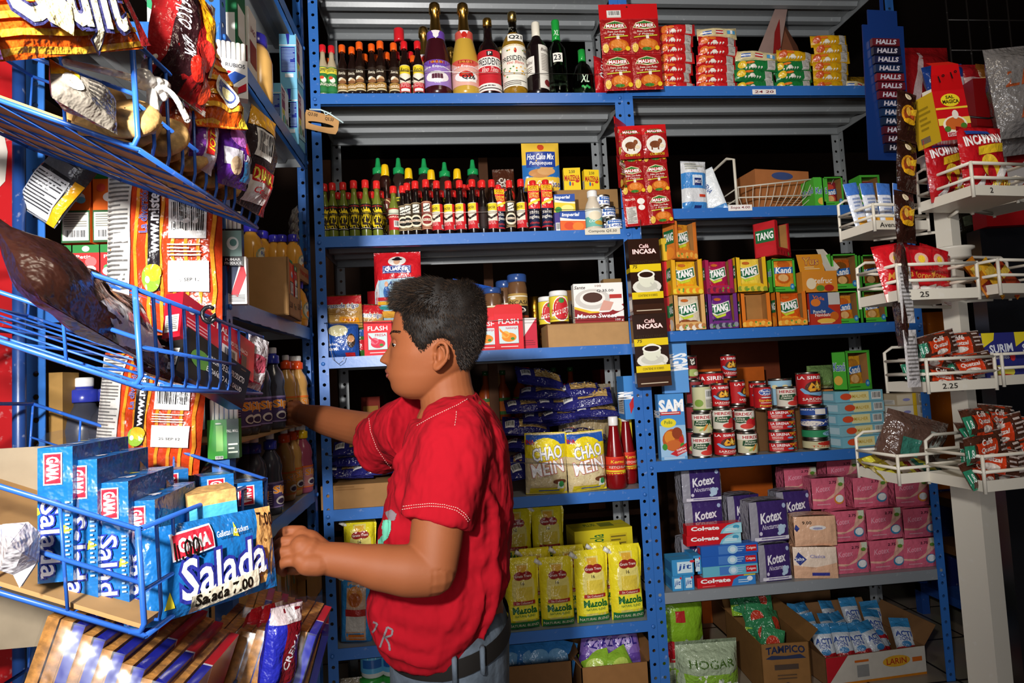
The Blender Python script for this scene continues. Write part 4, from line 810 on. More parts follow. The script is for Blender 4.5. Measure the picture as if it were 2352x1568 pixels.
o=m.build('torn_carton'); p2=MB(); p2.add([(-.12,-.03,.0),(.02,-.02,.0),(.15,.03,.42),(.1,.03,.42)],[(0,1,2,3)],mat('9a8078','card')); p2.add([(-.06,-.035,.05),(.0,-.03,.1),(.04,-.02,.2),(.0,-.02,.18)],[(0,1,2,3)],mat('8f1c1c')); p2.add([(.05,-.01,.2),(.09,.0,.24),(.1,.01,.36),(.07,.0,.3)],[(0,1,2,3)],mat('8f1c1c')); p2.build('printed_flap',o,label='pale flap with faded red print')
addobj(o,(X(1760,.15,z1r+.12),.2,z1r+.001),'torn open carton with raised flap behind the green noodle packs','carton',s=(1.15,1.1,1.15))
# hanging sachet sheets
def sachet_art():
    return [('r',.02,.04,.98,.96,'9c1a1c'),('p',[(.1,.72),(.2,.86),(.5,.94),(.8,.86),(.9,.72),(.5,.66)],'e8d8b0'),('p',[(.13,.73),(.22,.84),(.5,.91),(.78,.84),(.87,.73),(.5,.69)],'2f7a34'),('r',.18,.72,.82,.83,'b3181c'),('t','MALHER',.5,.775,.6,.09,'ffffff',{'bold':.03}),
            ('t','Sopa con Pollo',.52,.6,.6,.07,'f2e6d8',{'shear':.25}),('t','y Fideos',.52,.52,.5,.06,'f2e6d8',{'shear':.25}),('p',[(.1,.45),(.9,.5),(.9,.47),(.1,.42)],'c9c83a'),('e',.56,.22,.34,.17,'c9641c'),('e',.5,.26,.2,.1,'e0883a'),('e',.72,.24,.1,.08,'d87a2c'),('r',.5,.38,.6,.48,'e8e0d0'),('e',.12,.14,.1,.12,'e0b84a'),('e',.86,.12,.08,.06,'e8c02a'),('e',.5,.1,.16,.04,'3a7a2c')]
def sachet_back():
    return [('r',.02,.04,.98,.96,'b3161a'),('r',.08,.08,.5,.62,'d8d4ce'),('l',.1,.1,.48,.6,14,'6a6660'),('t','MALHER',.3,.86,.4,.07,'f2e6d8'),('e',.72,.78,.16,.1,'f0ece4'),('e',.72,.58,.14,.09,'f0ece4')]
def cow_art():
    return [('r',0,0,1,1,'a01a1c'),('r',.0,.78,1,1,'c41c20'),('p',[(.1,.82),(.2,.92),(.5,.98),(.8,.92),(.9,.82),(.5,.79)],'2f7a34'),('r',.16,.82,.84,.92,'b3181c'),('t','MALHER',.5,.87,.6,.08,'ffffff',{'bold':.03}),('e',.5,.42,.4,.3,'e9e4da'),('e',.45,.42,.22,.12,'7a4428'),('r',.28,.24,.34,.4,'7a4428'),('r',.54,.24,.6,.4,'7a4428'),('e',.66,.52,.09,.08,'8a5030'),('e',.72,.36,.1,.06,'e8d8b8'),('t','CUBITOS',.5,.1,.6,.07,'e8d02a')]
def sheet(nc,rows,sw,shh,header,arts,hart=None):
    """hanging card: header board and sachets below it, each a part"""
    W=nc*sw; m=MB(); m.box(-W/2,W/2,-.001,.001,-header,0,mat('c8181c','gloss'))
    if hart: m.art(flatS((-W/2,-.0012,-header),(1,0,0),(0,0,1),(0,-1,0)),W,header,hart)
    r=m.build('sachet_sheet')
    proto={}
    for j in range(rows):
        for i in range(nc):
            a=arts(i,j); k=a
            if k not in proto:
                q=pouch('soup_sachet',sw,shh,.012,'a51a1c',{'f':sachet_art,'b':sachet_back,'c':cow_art}[a](),'foil',top=.03,bot=.03,wob=.002,nu=8,nv=8,p=.4,parent=r,ends='b8242a'); proto[k]=q
            else: q=proto[k].copy(); COL.objects.link(q); q.parent=r
            q.location=(-W/2+sw*(i+.5),.0+.003*j,-header-shh*(j+1)+.002)
    return r
def hang(o,px,py,y,label,rot=(0,0,0),s=1,group='hanging soup sachet sheets'):
    p=onY(px,py,y); return addobj(o,p,label,'sachet sheet',group,rot,s)
hang(sheet(2,2,.105,.128,.055,lambda i,j:'f',[('r',.13,.12,.37,.6,'cfcac2'),('b',.14,.2,.36,.58),('e',.48,.8,.015,.05,'1a1010')]),1441,10,-.05,'red card of four chicken soup sachets hanging at the top by the blue posts',(0,-.02,-.02),1.12)
hang(sheet(2,3,.1,.125,.03,lambda i,j:'b' if (i==0 and j==2) else 'f'),1466,290,-.04,'longer red sheet of soup sachets hanging below the top shelf, at the back',(.0,-.06,.0),.97)
hang(sheet(2,2,.1,.13,.03,lambda i,j:'f'),1432,283,-.02,'red sachet sheet turned sideways behind the longer one',(.0,-.04,.9),.95)
hang(sheet(2,1,.085,.1,.012,lambda i,j:'c'),1472,288,-.075,'small pair of bouillon sachets with a cow picture, in front of the sheets',(.04,-.06,.05),1.16)
o=pouch('snack_bag',.1,.16,.04,'b3141c',[('t','OKY',.4,.6,.7,.3,'efe4e0',{'rot':1.3}),('e',.5,.3,.3,.1,'8a1014')],wob=.006); addobj(o,(X(1391,.02,ZC[0]),.04,ZC[0]+.001),'red snack bag at the right end of the top shelf beside the hanging sheet','bag',rot=(0,0,.5))
# coffee display boxes hanging on the post
def coffee_carton():
    w,d,h=.125,.045,.265
    A=[('r',0,.56,1,.66,'e3c61c'),('e',.5,.44,.5,.14,'2a1710'),('e',.5,.36,.46,.1,'e3e0d4'),('e',.5,.37,.34,.07,'c9c8ba'),('e',.5,.47,.26,.12,'dfe0cc'),('e',.5,.52,.28,.055,'f0eee2'),('e',.5,.52,.22,.038,'2c1810'),('p',[(.62,.42),(.9,.3),(.88,.28),(.6,.4)],'c9c8ba'),
       ('r',0,.2,1,.29,'e3c61c'),('t','CONTIENE 50 SOBRES',.5,.245,.62,.03,'4a3a1a'),('t','Café',.5,.9,.3,.05,'f4e9e4',{'out':'b0202a','ow':.04}),('t','INCASA',.5,.83,.74,.06,'f4e9e4',{'out':'b0202a','ow':.05,'bold':.03}),('t','INSTANTANEO',.5,.69,.86,.035,'3a2a1a'),('t','75',.16,.63,.14,.04,'3a2a1a',{'shear':.2}),('r',0,.0,1,.13,'3a2014'),('l',.1,.03,.9,.06,1,'c9b8a0')]
    o=carton('coffee_carton',w,d,h,'2c1810',{'F':A,'L':[('r',.1,.05,.9,.2,'c9c2b8'),('r',0,.56,1,.62,'c9ae1c')]},'gloss')
    hk=MB(); hk.tube([(0,0,h),(0,-.002,h+.03),(.004,0,h+.075)],.0011,mat('9a9a98','metal'),5); hk.build('wire_hook',o); return o
MAKE['cafe']=coffee_carton
p=onY(1487,722,-.06); put('cafe',p,'dark coffee carton hanging by wire on the blue posts, upper of two','box','hanging coffee cartons',(0,-.02,0),(.97,1,1.08))
p=onY(1501,887,-.06); put('cafe',p,'dark coffee carton hanging below the other one','box','hanging coffee cartons',(0,-.02,-.1),(1.02,1,1.03))
# ---- second shelf of the right unit
z2r=ZR[1]+.001
A_MILK=[('r',0,.45,1,.75,'3f86cc'),('r',.35,.5,.75,.7,'c8d8e8'),('r',.42,.5,.7,.64,'1f2c6a'),('t','AURORA',.55,.68,.4,.05,'e8eef4'),('t','MILK',.56,.57,.24,.06,'e8e4e4'),('r',0,.0,1,.18,'3f86cc'),('r',.42,0,.7,.12,'1f2c6a'),('r',.6,.28,.85,.33,'c8402a'),('l',.1,.8,.8,.95,3,'b9b8a8')]
MAKE['milkbag']=lambda:pouch('milk_powder_bag',.12,.215,.05,'d8dade',A_MILK,'foil',top=.03,bot=.03,wob=.005,ends='b9bcc2')
put('milkbag',(X(1596,.06,z2r),.07,z2r),'blue and white milk powder bag facing front on the second shelf','bag','milk powder bags',(0,.03,.05),(.9,1,1))
o=pouch('oat_drink_bag',.085,.19,.03,'e3e8ec',[('t','AVENA',.45,.6,.7,.1,'2a4a8a',{'rot':-1.3}),('r',0,0,1,.12,'4a8ac8')],wob=.004,ends='c8d0d8'); addobj(o,(X(1650,.06,z2r),.07,z2r),'slim white packet leaning beside the milk powder bag','bag',rot=(.0,-.28,-.6))
o=pouch('oat_drink_bag',.07,.19,.03,'d8dfe6',[('r',0,.1,1,.3,'4a8ac8')],wob=.004); addobj(o,(X(1628,.1,z2r),.12,z2r),'slim silver packet between the milk powder bag and the white packet','bag',rot=(0,-.05,-.9))
# white wire basket with a carton in it
wb=empty('wire_basket',(X(1767,.16,z2r),.17,z2r+.004)); tag(wb,'white wire basket lying on the second shelf with a carton inside','basket')
wm=mat('cfc8b8','paint'); a,b,c=.19,.12,.15
f=MB(); f.tube([(-a-.01,-b,-.0),(-a-.01,-b,c+.06),(-a-.03,-b+.02,c+.07),(-a-.02,b,c+.07),(-a-.01,b,.0)],.006,wm,8); f.build('end_frame',wb)
f=MB()
f.tube([(-a,-b,c*.62),(a+.04,-b-.01,c*.85),(a+.04,b,c*.85),(-a,b,c*.62)],.0032,wm,6,True)
f.tube([(-a,-b,.05),(a,-b,.055),(a,b,.055),(-a,b,.05)],.003,wm,6,True)
for i in range(14):
    t=i/13; f.tube([(-a+2*a*t,-b,.05),(-a+(2*a+.04)*t,-b-.005*t,c*(.62+.23*t))],.0016,wm,5)
    f.tube([(-a+2*a*t,-b,.05),(-a*.7+1.4*a*t,-b*.4,.003),(-a*.7+1.4*a*t,b*.6,.003),(-a+2*a*t,b,.055)],.0016,wm,5)
for j in range(4): f.tube([(-a*.9,-b+.04+.06*j,.004),(a*.85,-b+.04+.06*j,.006)],.0022,wm,5)
f.build('wire_mesh',wb)
o=crate('cardboard_carton',.26,.16,.13,[('l',.3,.12,.9,.3,3,'5a3a22'),('e',.5,.85,.2,.1,'3a4a7a')],col='a8683a'); addobj(o,(X(1780,.17,z2r+.02),.19,z2r+.02),'orange-brown carton lying inside the white wire basket','carton',rot=(0,.02,.12),s=(1,.9,1.3))
def kanu_box(bg,art_in,closed=False,w=.125,h=.125):
    d=.07; m=MB(); g=mat(bg,'paper'); t=.003; wn=.2
    m.box(-w/2,w/2,d/2-t,d/2,0,h,g); m.box(-w/2,-w/2+t,-d/2,d/2,0,h,g); m.box(w/2-t,w/2,-d/2,d/2,0,h,g); m.box(-w/2,w/2,-d/2,d/2,0,t,g); m.box(-w/2,w/2,-d/2,d/2,h-t,h,g)
    fr=-d/2
    m.box(-w/2,w/2,fr,fr+t,0,h*.16,g); m.box(-w/2,-w/2+w*.09,fr,fr+t,0,h,g); m.box(w/2-w*.09,w/2,fr,fr+t,0,h,g); m.box(-w/2,w/2,fr,fr+t,h*.94,h,g)
    S=flatS((-w/2,fr,0),(1,0,0),(0,0,1),(0,-1,0)); m.art(S,w,h,[('e',.82,.16,.09,.09,'2a7ab8'),('e',.82,.16,.05,.04,'8ac4e0'),('l',.08,.05,.5,.1,1,'2a6a1a')])
    S=flatS((-w/2,d/2,0),(0,-1,0),(0,0,1),(-1,0,0)); m.art(S,d,h,[('t','Kanú',.5,.6,.8,.2,'2a5aa8',{'out':'e8f0f4','ow':.05}),('e',.4,.25,.3,.12,'e8b84a')])
    # brown inside
    m.box(-w/2+t,w/2-t,d/2-t-.001,d/2-t,t,h-t,mat('9a6c3c','card')); m.box(w/2-t-.001,w/2-t,-d/2+t,d/2-t,t,h-t,mat('9a6c3c','card'))
    return m.build('sachet_display_box')
def kanu_sachet(col,c2):
    return pouch('drink_sachet',.09,.105,.012,col,[('e',.5,.3,.34,.2,c2),('e',.5,.3,.24,.13,'e0b070'),('e',.5,.78,.3,.14,c2),('p',[(.04,.42),(.96,.5),(.96,.72),(.04,.64)],'2a6ab8'),('t','Kanú',.5,.57,.7,.2,'ffffff',{'shear':.15,'bold':.03,'rot':.08})],'foil',wob=.003,nu=8,nv=8,ends=col)
MAKE['kanubox']=lambda:kanu_box('4fb53a',None); MAKE['kanu_orange']=lambda:kanu_sachet('e8902a','c8601c'); MAKE['kanu_red']=lambda:kanu_sachet('8a2030','c84a3a'); MAKE['kanu_yel']=lambda:kanu_sachet('e8a82a','b87a2a'); MAKE['kanu_org2']=lambda:kanu_sachet('c9601c','7a4a1c')
def boxed(px,y,z,s,sach,lab,rz=0,lab2=None,boxk='kanubox',cat='box',group='green drink sachet boxes',dy=.01,dz=.004,sg='drink sachets in display boxes',slabel=None):
    p=Vector((X(px,y,z),y,z)); put(boxk,p,lab,cat,group,(0,0,rz),s)
    if sach:
        sc=s if not isinstance(s,(tuple,list)) else s
        put(sach,p+Vector((dy*math.sin(rz),-dy*math.cos(rz),dz)),lab2 or ('sachet inside the '+lab).replace('box','box'),'sachet',sg,(-.08,0,rz),sc)
boxed(1903,.05,z2r,(.72,1,1),'kanu_red','green sachet box on the second shelf, left of two',.0,'dark red drink sachet in the green box on the second shelf, left',sg=None)
boxed(1988,.1,z2r,(.72,1,1.15),'kanu_red','green sachet box on the second shelf, right of two',.0,'dark red drink sachet in the green box on the second shelf, right',sg=None)
o=carton('sachet_display_box',.06,.09,.125,'4fb53a',{'L':[('t','Kanú',.5,.6,.8,.2,'2a5aa8',{'out':'e8f0f4','ow':.05})],'F':[('t','Kanú',.5,.55,.8,.2,'2a5aa8',{'out':'e8f0f4','ow':.05}),('e',.5,.2,.3,.12,'e8b84a')]}); addobj(o,(X(1872,.07,z2r),.07,z2r),'green drink box side turned to front on the second shelf','box')
# price tags on shelf lips
def pricetag(px,py,w,h,txt,label,col='efeae6',tc='7a1a2a',rot=0,yy=-.004):
    m=MB(); m.box(-w/2,w/2,-.0008,0,-h/2,h/2,mat(col)); m.art(flatS((-w/2,-.001,-h/2),(1,0,0),(0,0,1),(0,-1,0)),w,h,[('t',txt,.5,.5,.8,.5,tc,{'shear':.15})]); 
    addobj(m.build('price_tag'),onY(px,py,yy),label,'price tag','price tags',(0,rot,0))
pricetag(1755,211,.1,.021,'24 20','white handwritten price tag on the right unit top shelf edge')
pricetag(1700,477,.1,.024,'Sopa 4.00','white handwritten soup price tag on the right unit second shelf edge')
pricetag(1384,531,.14,.025,'Compota Q5.50','beige handwritten price tag under the milk cans',col='d9d2c0',tc='3a3a3a')
# ---- third shelf : powdered drink display boxes
z3r=ZR[2]+.001
def tang_box(bg,ink,fruit,fr2,green=True,w=.13,h=.14):
    d=.07; t=.003; m=MB(); g=mat(bg); br=mat('a8763f','card')
    m.box(-w/2,w/2,d/2-t,d/2,0,h,g); m.box(-w/2,-w/2+t,-d/2,d/2,0,h,g); m.box(w/2-t,w/2,-d/2,d/2,0,h,g); m.box(-w/2,w/2,-d/2,d/2,0,t,g)
    m.box(-w/2+t,w/2-t,d/2-t-.001,d/2-t,t,h,br); m.box(w/2-t-.001,w/2-t,-d/2+t,d/2-t,t,h-.002,br); m.box(-w/2+t,-w/2+t+.001,-d/2+t,d/2-t,t,h-.002,br)
    fr=-d/2; hb=h*.24
    # front with cut-out window
    S=flatS((-w/2,fr,0),(1,0,0),(0,0,1),(0,-1,0))
    def piece(pts):
        v=[S(x*w,y*h,0) for x,y in pts]; b=[S(x*w,y*h,-t) for x,y in pts]; n=len(pts)
        m.add(v+b,[tuple(range(n)),tuple(range(n,2*n))[::-1]]+[(i,n+i,n+(i+1)%n,(i+1)%n) for i in range(n)],g)
    piece([(0,0),(1,0),(1,.2),(.86,.2),(.8,.24),(.2,.24),(.14,.2),(0,.2)]); piece([(0,.2),(.14,.2),(.14,.98),(0,1)]); piece([(.86,.2),(1,.2),(1,1),(.86,.98)])
    rn=random.Random(len(bg)+int(bg,16)%99); pr=[]
    for i in range(9): pr.append(('e',.1+.1*i,.1+.03*rn.uniform(-1,1),.075,.07,fruit if i%2 else fr2))
    pr+= [('e',.1+.8*rn.random(),.05+.12*rn.random(),.03,.03,'5a9a3a') for i in range(3)]
    m.art(S,w,h,pr)
    SL=flatS((-w/2,d/2,0),(0,-1,0),(0,0,1),(-1,0,0)); m.art(SL,d,h,[('r',.08,.42,.92,.78,'1f6a3a'),('t','TANG',.5,.6,.74,.2,'ffffff',{'bold':.03}),('e',.5,.18,.4,.16,fruit)])
    return m.build('sachet_display_box')
def tang_sachet(bg,fruit,band='c8d83a'):
    return pouch('drink_sachet',.098,.125,.014,bg,[('p',[(.06,.74),(.1,.42),(.3,.34),(.7,.42),(.94,.5),(.92,.82),(.6,.74),(.3,.7)],'e8e8d8'),('p',[(.09,.72),(.13,.45),(.32,.38),(.7,.46),(.91,.53),(.89,.78),(.6,.71),(.3,.67)],'1f6a44'),
        ('p',[(.13,.4),(.32,.33),(.72,.41),(.7,.33),(.3,.25)],band),('t','TANG',.5,.58,.66,.2,'ffffff',{'bold':.06,'rot':.12,'shear':.12}),('e',.35,.16,.26,.1,fruit),('e',.7,.14,.22,.09,fruit),('e',.4,.86,.16,.05,'c8682a')],'foil',wob=.003,nu=8,nv=8,ends=bg)
TB={'yel':('e3a81a','f0871a','e8d03a','e8b020','f0901c'),'mag':('a0184a','b01a34','6a1a3a','a81a4c','b81c34'),'pin':('e3b41a','d8c03a','8a9a2a','f0d04a','e8c83a'),'crm':('d8a866','e8e0d0','b87a44','d9cdb4','8a4a2a'),'pur':('6a2a7a','3a3a4e','8a8a9a','6a2a80','2e2e44'),'org':('d9731c','e8942a','f0b84a','d85a1a','f0a02a'),'mand':('d8782a','e88a2a','f0b04a','e8982a','f08a1c')}
for k,v in TB.items():
    MAKE['tb_'+k]=(lambda v:(lambda:tang_box(v[0],None,v[1],v[2])))(v); MAKE['ts_'+k]=(lambda v:(lambda:tang_sachet(v[3],v[4])))(v)
def tang(px,y,z,s,k,name,where,rz=0,sach=True,tilt=0):
    p=Vector((X(px,y,z),y,z)); put('tb_'+k,p,f'{name} drink display box {where}','box','powdered drink display boxes',(0,0,rz),s)
    if sach: put('ts_'+k,p+Vector((.012*math.sin(rz),-.012*math.cos(rz),.012)),f'{name} drink sachet in the box {where}','sachet','powdered drink sachets',(-.1,tilt,rz),s)
S_=(.98,1,1.0)
tang(1578,.04,z3r,(1.0,1,1.02),'crm','cream coloured','in the bottom row, leftmost')
tang(1653,.045,z3r,(.97,1,1.02),'pur','purple grape','in the bottom row, second')
tang(1728,.045,z3r,(.98,1,1),'org','empty orange','in the bottom row, third',sach=False)
tang(1809,.045,z3r,(1.0,1,1),'org','orange','in the bottom row, fourth',tilt=0)
zm=z3r+.144
tang(1571,.045,zm,(1.0,1,1),'yel','yellow passion fruit','in the middle row, leftmost',.03)
tang(1645,.045,zm-.002,(.88,1,.98),'mag','magenta berry','in the middle row, second',-.02)
tang(1718,.045,zm-.001,(1,1,1.02),'pin','yellow pineapple','in the middle row, third')
tang(1563,.055,zm+.142,(.88,1,1.1),'mand','mandarin','alone on the top row at left',.35)
# red box turned: side with picture, empty inside
o=tang_box('c41c24',None,'c8202a','a01820',w=.12,h=.14); tag(o); addobj(o,(X(1777,.06,zm+.14),.07,zm+.144),'empty red strawberry drink box turned at an angle on the top row','box','powdered drink display boxes',rot=(0,0,.62),s=(1,1.35,1.02))
for i,(px,z,c) in enumerate(((1529,zm,'c4202a'),(1531,z3r,'a8202a'),(1527,zm+.1,'d9b42a'))):
    o=carton('drink_sachet_box',.05,.1,.14 if i<2 else .09,c,{'F':[('r',.3,.4,1,.75,'1f6a3a'),('t','TANG',.75,.58,.4,.16,'ffffff'),('e',.7,.15,.3,.12,'e8942a')]}); addobj(o,(X(px,.09,z),.1,z+(0 if i<2 else .045)),('red drink box edge behind the coffee carton, middle row','red drink box edge behind the coffee carton, bottom row','yellow drink box edge behind the coffee carton')[i],'box')
boxed(1790,.055,zm-.005,(.82,1,1.1),None,'green open sachet box beside the pineapple box, middle row',.05)
put('kanu_orange',(X(1790,.055,zm),.035,zm+.02),'orange drink sachet bulging from the green box beside the pineapple box','sachet','drink sachets in display boxes',(-.05,.1,-.05),(1.0,1,1.1))
def yus():
    w,d,h=.15,.09,.085; m=MB(); g=mat('d98a2a'); m.box(-w/2,w/2,-d/2,d/2,0,h,g); m.art(flatS((-w/2,-d/2,0),(1,0,0),(0,0,1),(0,-1,0)),w,h*.9,[('t','tefruc',.6,.6,.5,.3,'f0e8d8',{'shear':.2}),('e',.25,.45,.14,.3,'e8d8b8'),('e',.75,.2,.14,.18,'b8281c'),('e',.5,.2,.12,.16,'5a8a2a')])
    m.add([(-w/2,-d/2+.01,h),(w*.22,-d/2+.01,h),(w*.22,-d/2+.03,h+.075),(-w/2,-d/2+.03,h+.075)],[(0,1,2,3)],mat('d9902a','gloss'))
    S=flatS((-w/2,-d/2+.009,h),(1,0,0),(0,.25,1),(0,-1,0)); m.art(S,.108,.075,[('t','Yus',.5,.6,.6,.4,'e8b02a',{'out':'8a3a6a','ow':.05,'shear':.2}),('l',.2,.1,.8,.3,2,'f0d8a0')])
    r=m.build('drink_sachet_box'); f=MB(); f.add([(w*.2,-d/2,h),(w*.5,-d/2,h),(w*.56,-d/2-.01,h+.01),(w*.42,d*.1,h+.1),(w*.2,d*.1,h+.1),(-w/2,d*.1,h+.1),(-w/2,d*.2,h+.102),(w*.42,d*.2,h+.102)],[(0,1,2,3,4),(5,4,3,7,6)],mat('cfc8bc','card')); f.build('open_lid',r); return r
addobj(yus(),(X(1867,.06,zm),.06,zm-.01),'orange drink sachet box with open pale lid, middle row','box')
o=carton('punch_mix_box',.13,.07,.13,'b8301c',{'F':[('p',[(0,.35),(0,1),(.75,1),(.6,.55),(.9,.35)],'2a4a8a'),('r',.62,.62,1,1,'c9c6c2'),('e',.2,.7,.16,.12,'d9782a'),('t','Vida',.3,.85,.4,.1,'e8702a',{'rot':-.2}),('t','Ponche',.3,.42,.4,.1,'f0e8d8',{'rot':.05}),('t','Navideño',.42,.31,.54,.1,'f0e8d8'),('e',.78,.26,.14,.14,'c8641c'),('e',.5,.12,.3,.08,'e8b84a'),('l',.3,.03,.7,.06,1,'f0d8b8')]}); addobj(o,(X(1884,.05,z3r),.05,z3r),'blue and red fruit punch mix box in the bottom row','box')
for i,(px,z,s,k,l) in enumerate(((1935,z3r,(.85,1,1.1),'kanu_orange','bottom row, left of two'),(1997,z3r,(.85,1,1.1),'kanu_yel','bottom row, right of two'),(1930,zm-.003,(.95,1,1.2),'kanu_org2','middle row, left of two'),(1995,zm-.003,(.85,1,1.15),'kanu_org2','middle row, right of two'))):
    boxed(px,.06,z,s,k,'green sachet box near the dark coffee strip, '+l,0,'drink sachet in the green box, '+l,sg='drink sachets in display boxes')
# ---- fourth shelf of the right unit : tins
z4r=ZR[3]+.001
def A_SIR(tall=True): return [('r',0,0,1,1,'b8161c'),('t','LA SIRENA',.5,.88,.7,.1,'ffffff',{'bold':.02}),('e',.5,.5,.2,.26,'4a241a'),('p',[(.36,.5),(.44,.72),(.5,.62),(.55,.8),(.6,.6),(.66,.7),(.64,.45),(.4,.42)],'f0a82a'),('p',[(.5,.55),(.56,.72),(.6,.5)],'f6d86a'),('p',[(.2,.5),(.3,.34),(.6,.26),(.8,.34),(.7,.4),(.4,.38),(.26,.54)],'7ab0d8'),('e',.76,.44,.07,.16,'2f7a5a'),('t','SARDINAS',.5,.16,.5,.09,'f4e9e0'),('l',.34,.05,.66,.1,1,'e0b0a8')]
def A_HER(kind):
    f=[('e',.66,.34,.12,.26,'c4222a'),('e',.78,.4,.1,.22,'b8181e'),('e',.56,.18,.16,.14,'d03a30'),('e',.72,.6,.04,.05,'3f8a3a')] if kind=='t' else [('e',.35+.07*i,.3-.08*(i%2),.1,.06,('e8dca0','9aae5a','d8862a','c9c88a')[i%4],i*.5) for i in range(6)]
    return [('r',0,.7,1,1,'ece8dc'),('t','HERDEZ',.46,.84,.48,.15,'b01a2a',{'bold':.03}),('p',[(.22,.66),(.62,.7),(.66,.42),(.4,.34),(.2,.4)],'1f4a2c')]+f+[('t','Salsa' if kind=='t' else 'Rajas',.4,.6,.24,.1,'f2ecd8',{'shear':.2}),('t','Casera' if kind=='t' else 'Jalapeño',.4,.48,.3,.1,'f2ecd8',{'shear':.2})]
MAKE['sir_tall']=lambda:can_like('sardine_tin',.042,.135,A_SIR(),'b8161c',4.4)
MAKE['sir_mid']=lambda:can_like('sardine_tin',.033,.098,A_SIR(),'b8161c',4.4)
MAKE['sir_big']=lambda:can_like('sardine_tin',.052,.16,A_SIR(),'b8161c',4.0,a0=-.25)
MAKE['her_s']=lambda:can_like('salsa_tin',.037,.088,A_HER('t'),'d8d2c4',4.4)
MAKE['her_j']=lambda:can_like('jalapeno_tin',.037,.088,A_HER('j'),'c8c4a4',4.4)
MAKE['pacif']=lambda:can_like('sardine_tin',.034,.098,[('r',0,0,1,1,'b3141c'),('e',.5,.76,.2,.17,'e8e4ec'),('e',.5,.76,.185,.15,'2a4aa0'),('t','Pacifico',.5,.81,.28,.1,'ffffff',{'shear':.2}),('t','Azul',.5,.69,.2,.1,'ffffff',{'shear':.2}),('e',.5,.5,.14,.03,'d8dce0'),('t','Sardinas',.5,.36,.4,.11,'f2d23a'),('l',.34,.2,.66,.27,1,'f0e0d0'),('t','Picante',.5,.1,.36,.09,'f2d23a')],'b3141c',4.4)
MAKE['beige_can']=lambda:can_like('vegetable_tin',.036,.105,[('r',.45,.05,.68,.9,'d8d4c8'),('b',.46,.5,.67,.85),('l',.46,.1,.67,.45,6,'6a665a'),('e',.3,.3,.1,.16,'7a9a3a'),('e',.82,.25,.1,.14,'6a8a2a'),('r',0,.0,1,.05,'5a7a2a')],'c9c69a',4.8)
MAKE['bb_can']=lambda:can_like('jalapeno_tin',.037,.1,[('r',.38,.6,.6,.95,'17120e'),('t','BB',.5,.78,.14,.2,'efe9dc',{'rot':-1.4,'bold':.04}),('t','JALAPEÑOS',.5,.5,.5,.1,'b8202a'),('e',.5,.25,.2,.18,'a8b86a'),('e',.6,.2,.1,.1,'e8e4c0')],'8a2a30',4.6)
MAKE['blue_tin']=lambda:can_like('milk_powder_tin',.05,.105,[('e',.3+.2*i,.75,.06,.08,'e8d8a0') for i in range(3)],'9ac4dc',4.6)
def tin_col(px,y,items,s=1.0):
    z=z4r
    for k,h,l,rz in items:
        put(k,(X(px+(1 if z>z4r else 0),y,z),y,z),l,'tin','stacked food tins',(0,0,rz),(s,s,1)); z+=h+.0008
tin_col(1611,.035,[('her_s',.088,'white and red salsa tin with tomatoes, bottom left of the front tins',-.05),('her_j',.088,'sliced jalapeño tin standing on the leftmost salsa tin',0),('beige_can',.105,'pale green tin with barcode side, top of the left tin column',.2)])
tin_col(1664,.045,[('sir_tall',.135*.72,'short red sardine tin with yellow label foot, bottom of second column',.1)])
PROTO['sir_tall'].scale=(.95,.95,.72)
tin_col(1664,.04,[]); 
def tinz(k,px,y,dz,l,rz=0,s=(1,1,1)): put(k,(X(px,y,z4r+dz),y,z4r+dz),l,'tin','stacked food tins',(0,0,rz),s)
tinz('her_s',1659,.045,.0985,'salsa tin with tomatoes standing on the red sardine tin, second column',0)
tinz('sir_mid',1654,.045,.1875,'red sardine tin on top of the second tin column',0,(1,1,1))
tinz('sir_big',1636,.16,.16,'large red sardine tin at the back behind the tin columns',.1,(.98,.98,1.08))
tinz('her_j',1716,.035,0,'jalapeño tin at the bottom of the third tin column',.35,(1,1,1.02))
tinz('her_s',1710,.045,.091,'salsa tin on the jalapeño tin, third column',-.5,(1,1,1))
tinz('sir_mid',1692,.13,.19,'red sardine tin turned sideways behind the third column',.9,(1,1,1.05))
tinz('sir_mid',1692,.13,.085,'red sardine tin below the sideways one, mostly covered',.4,(1,1,1.05))
tinz('sir_mid',1673,.24,.3,'small red sardine tin high at the back beside the large one',0,(.95,.95,1.05))
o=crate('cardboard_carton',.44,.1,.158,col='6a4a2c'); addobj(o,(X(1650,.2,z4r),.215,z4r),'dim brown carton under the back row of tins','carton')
for i,dz in enumerate((0,.101,.202)):
    tinz('bb_can',1594,.12,dz,'pickled jalapeño tin behind the seasoning box, '+('lowest','middle','upper')[i]+' of the back stack',.5*i)
tinz('bb_can',1580,.13,.303,'pickled jalapeño tin on top of the back stack near the blue boxes',.2)
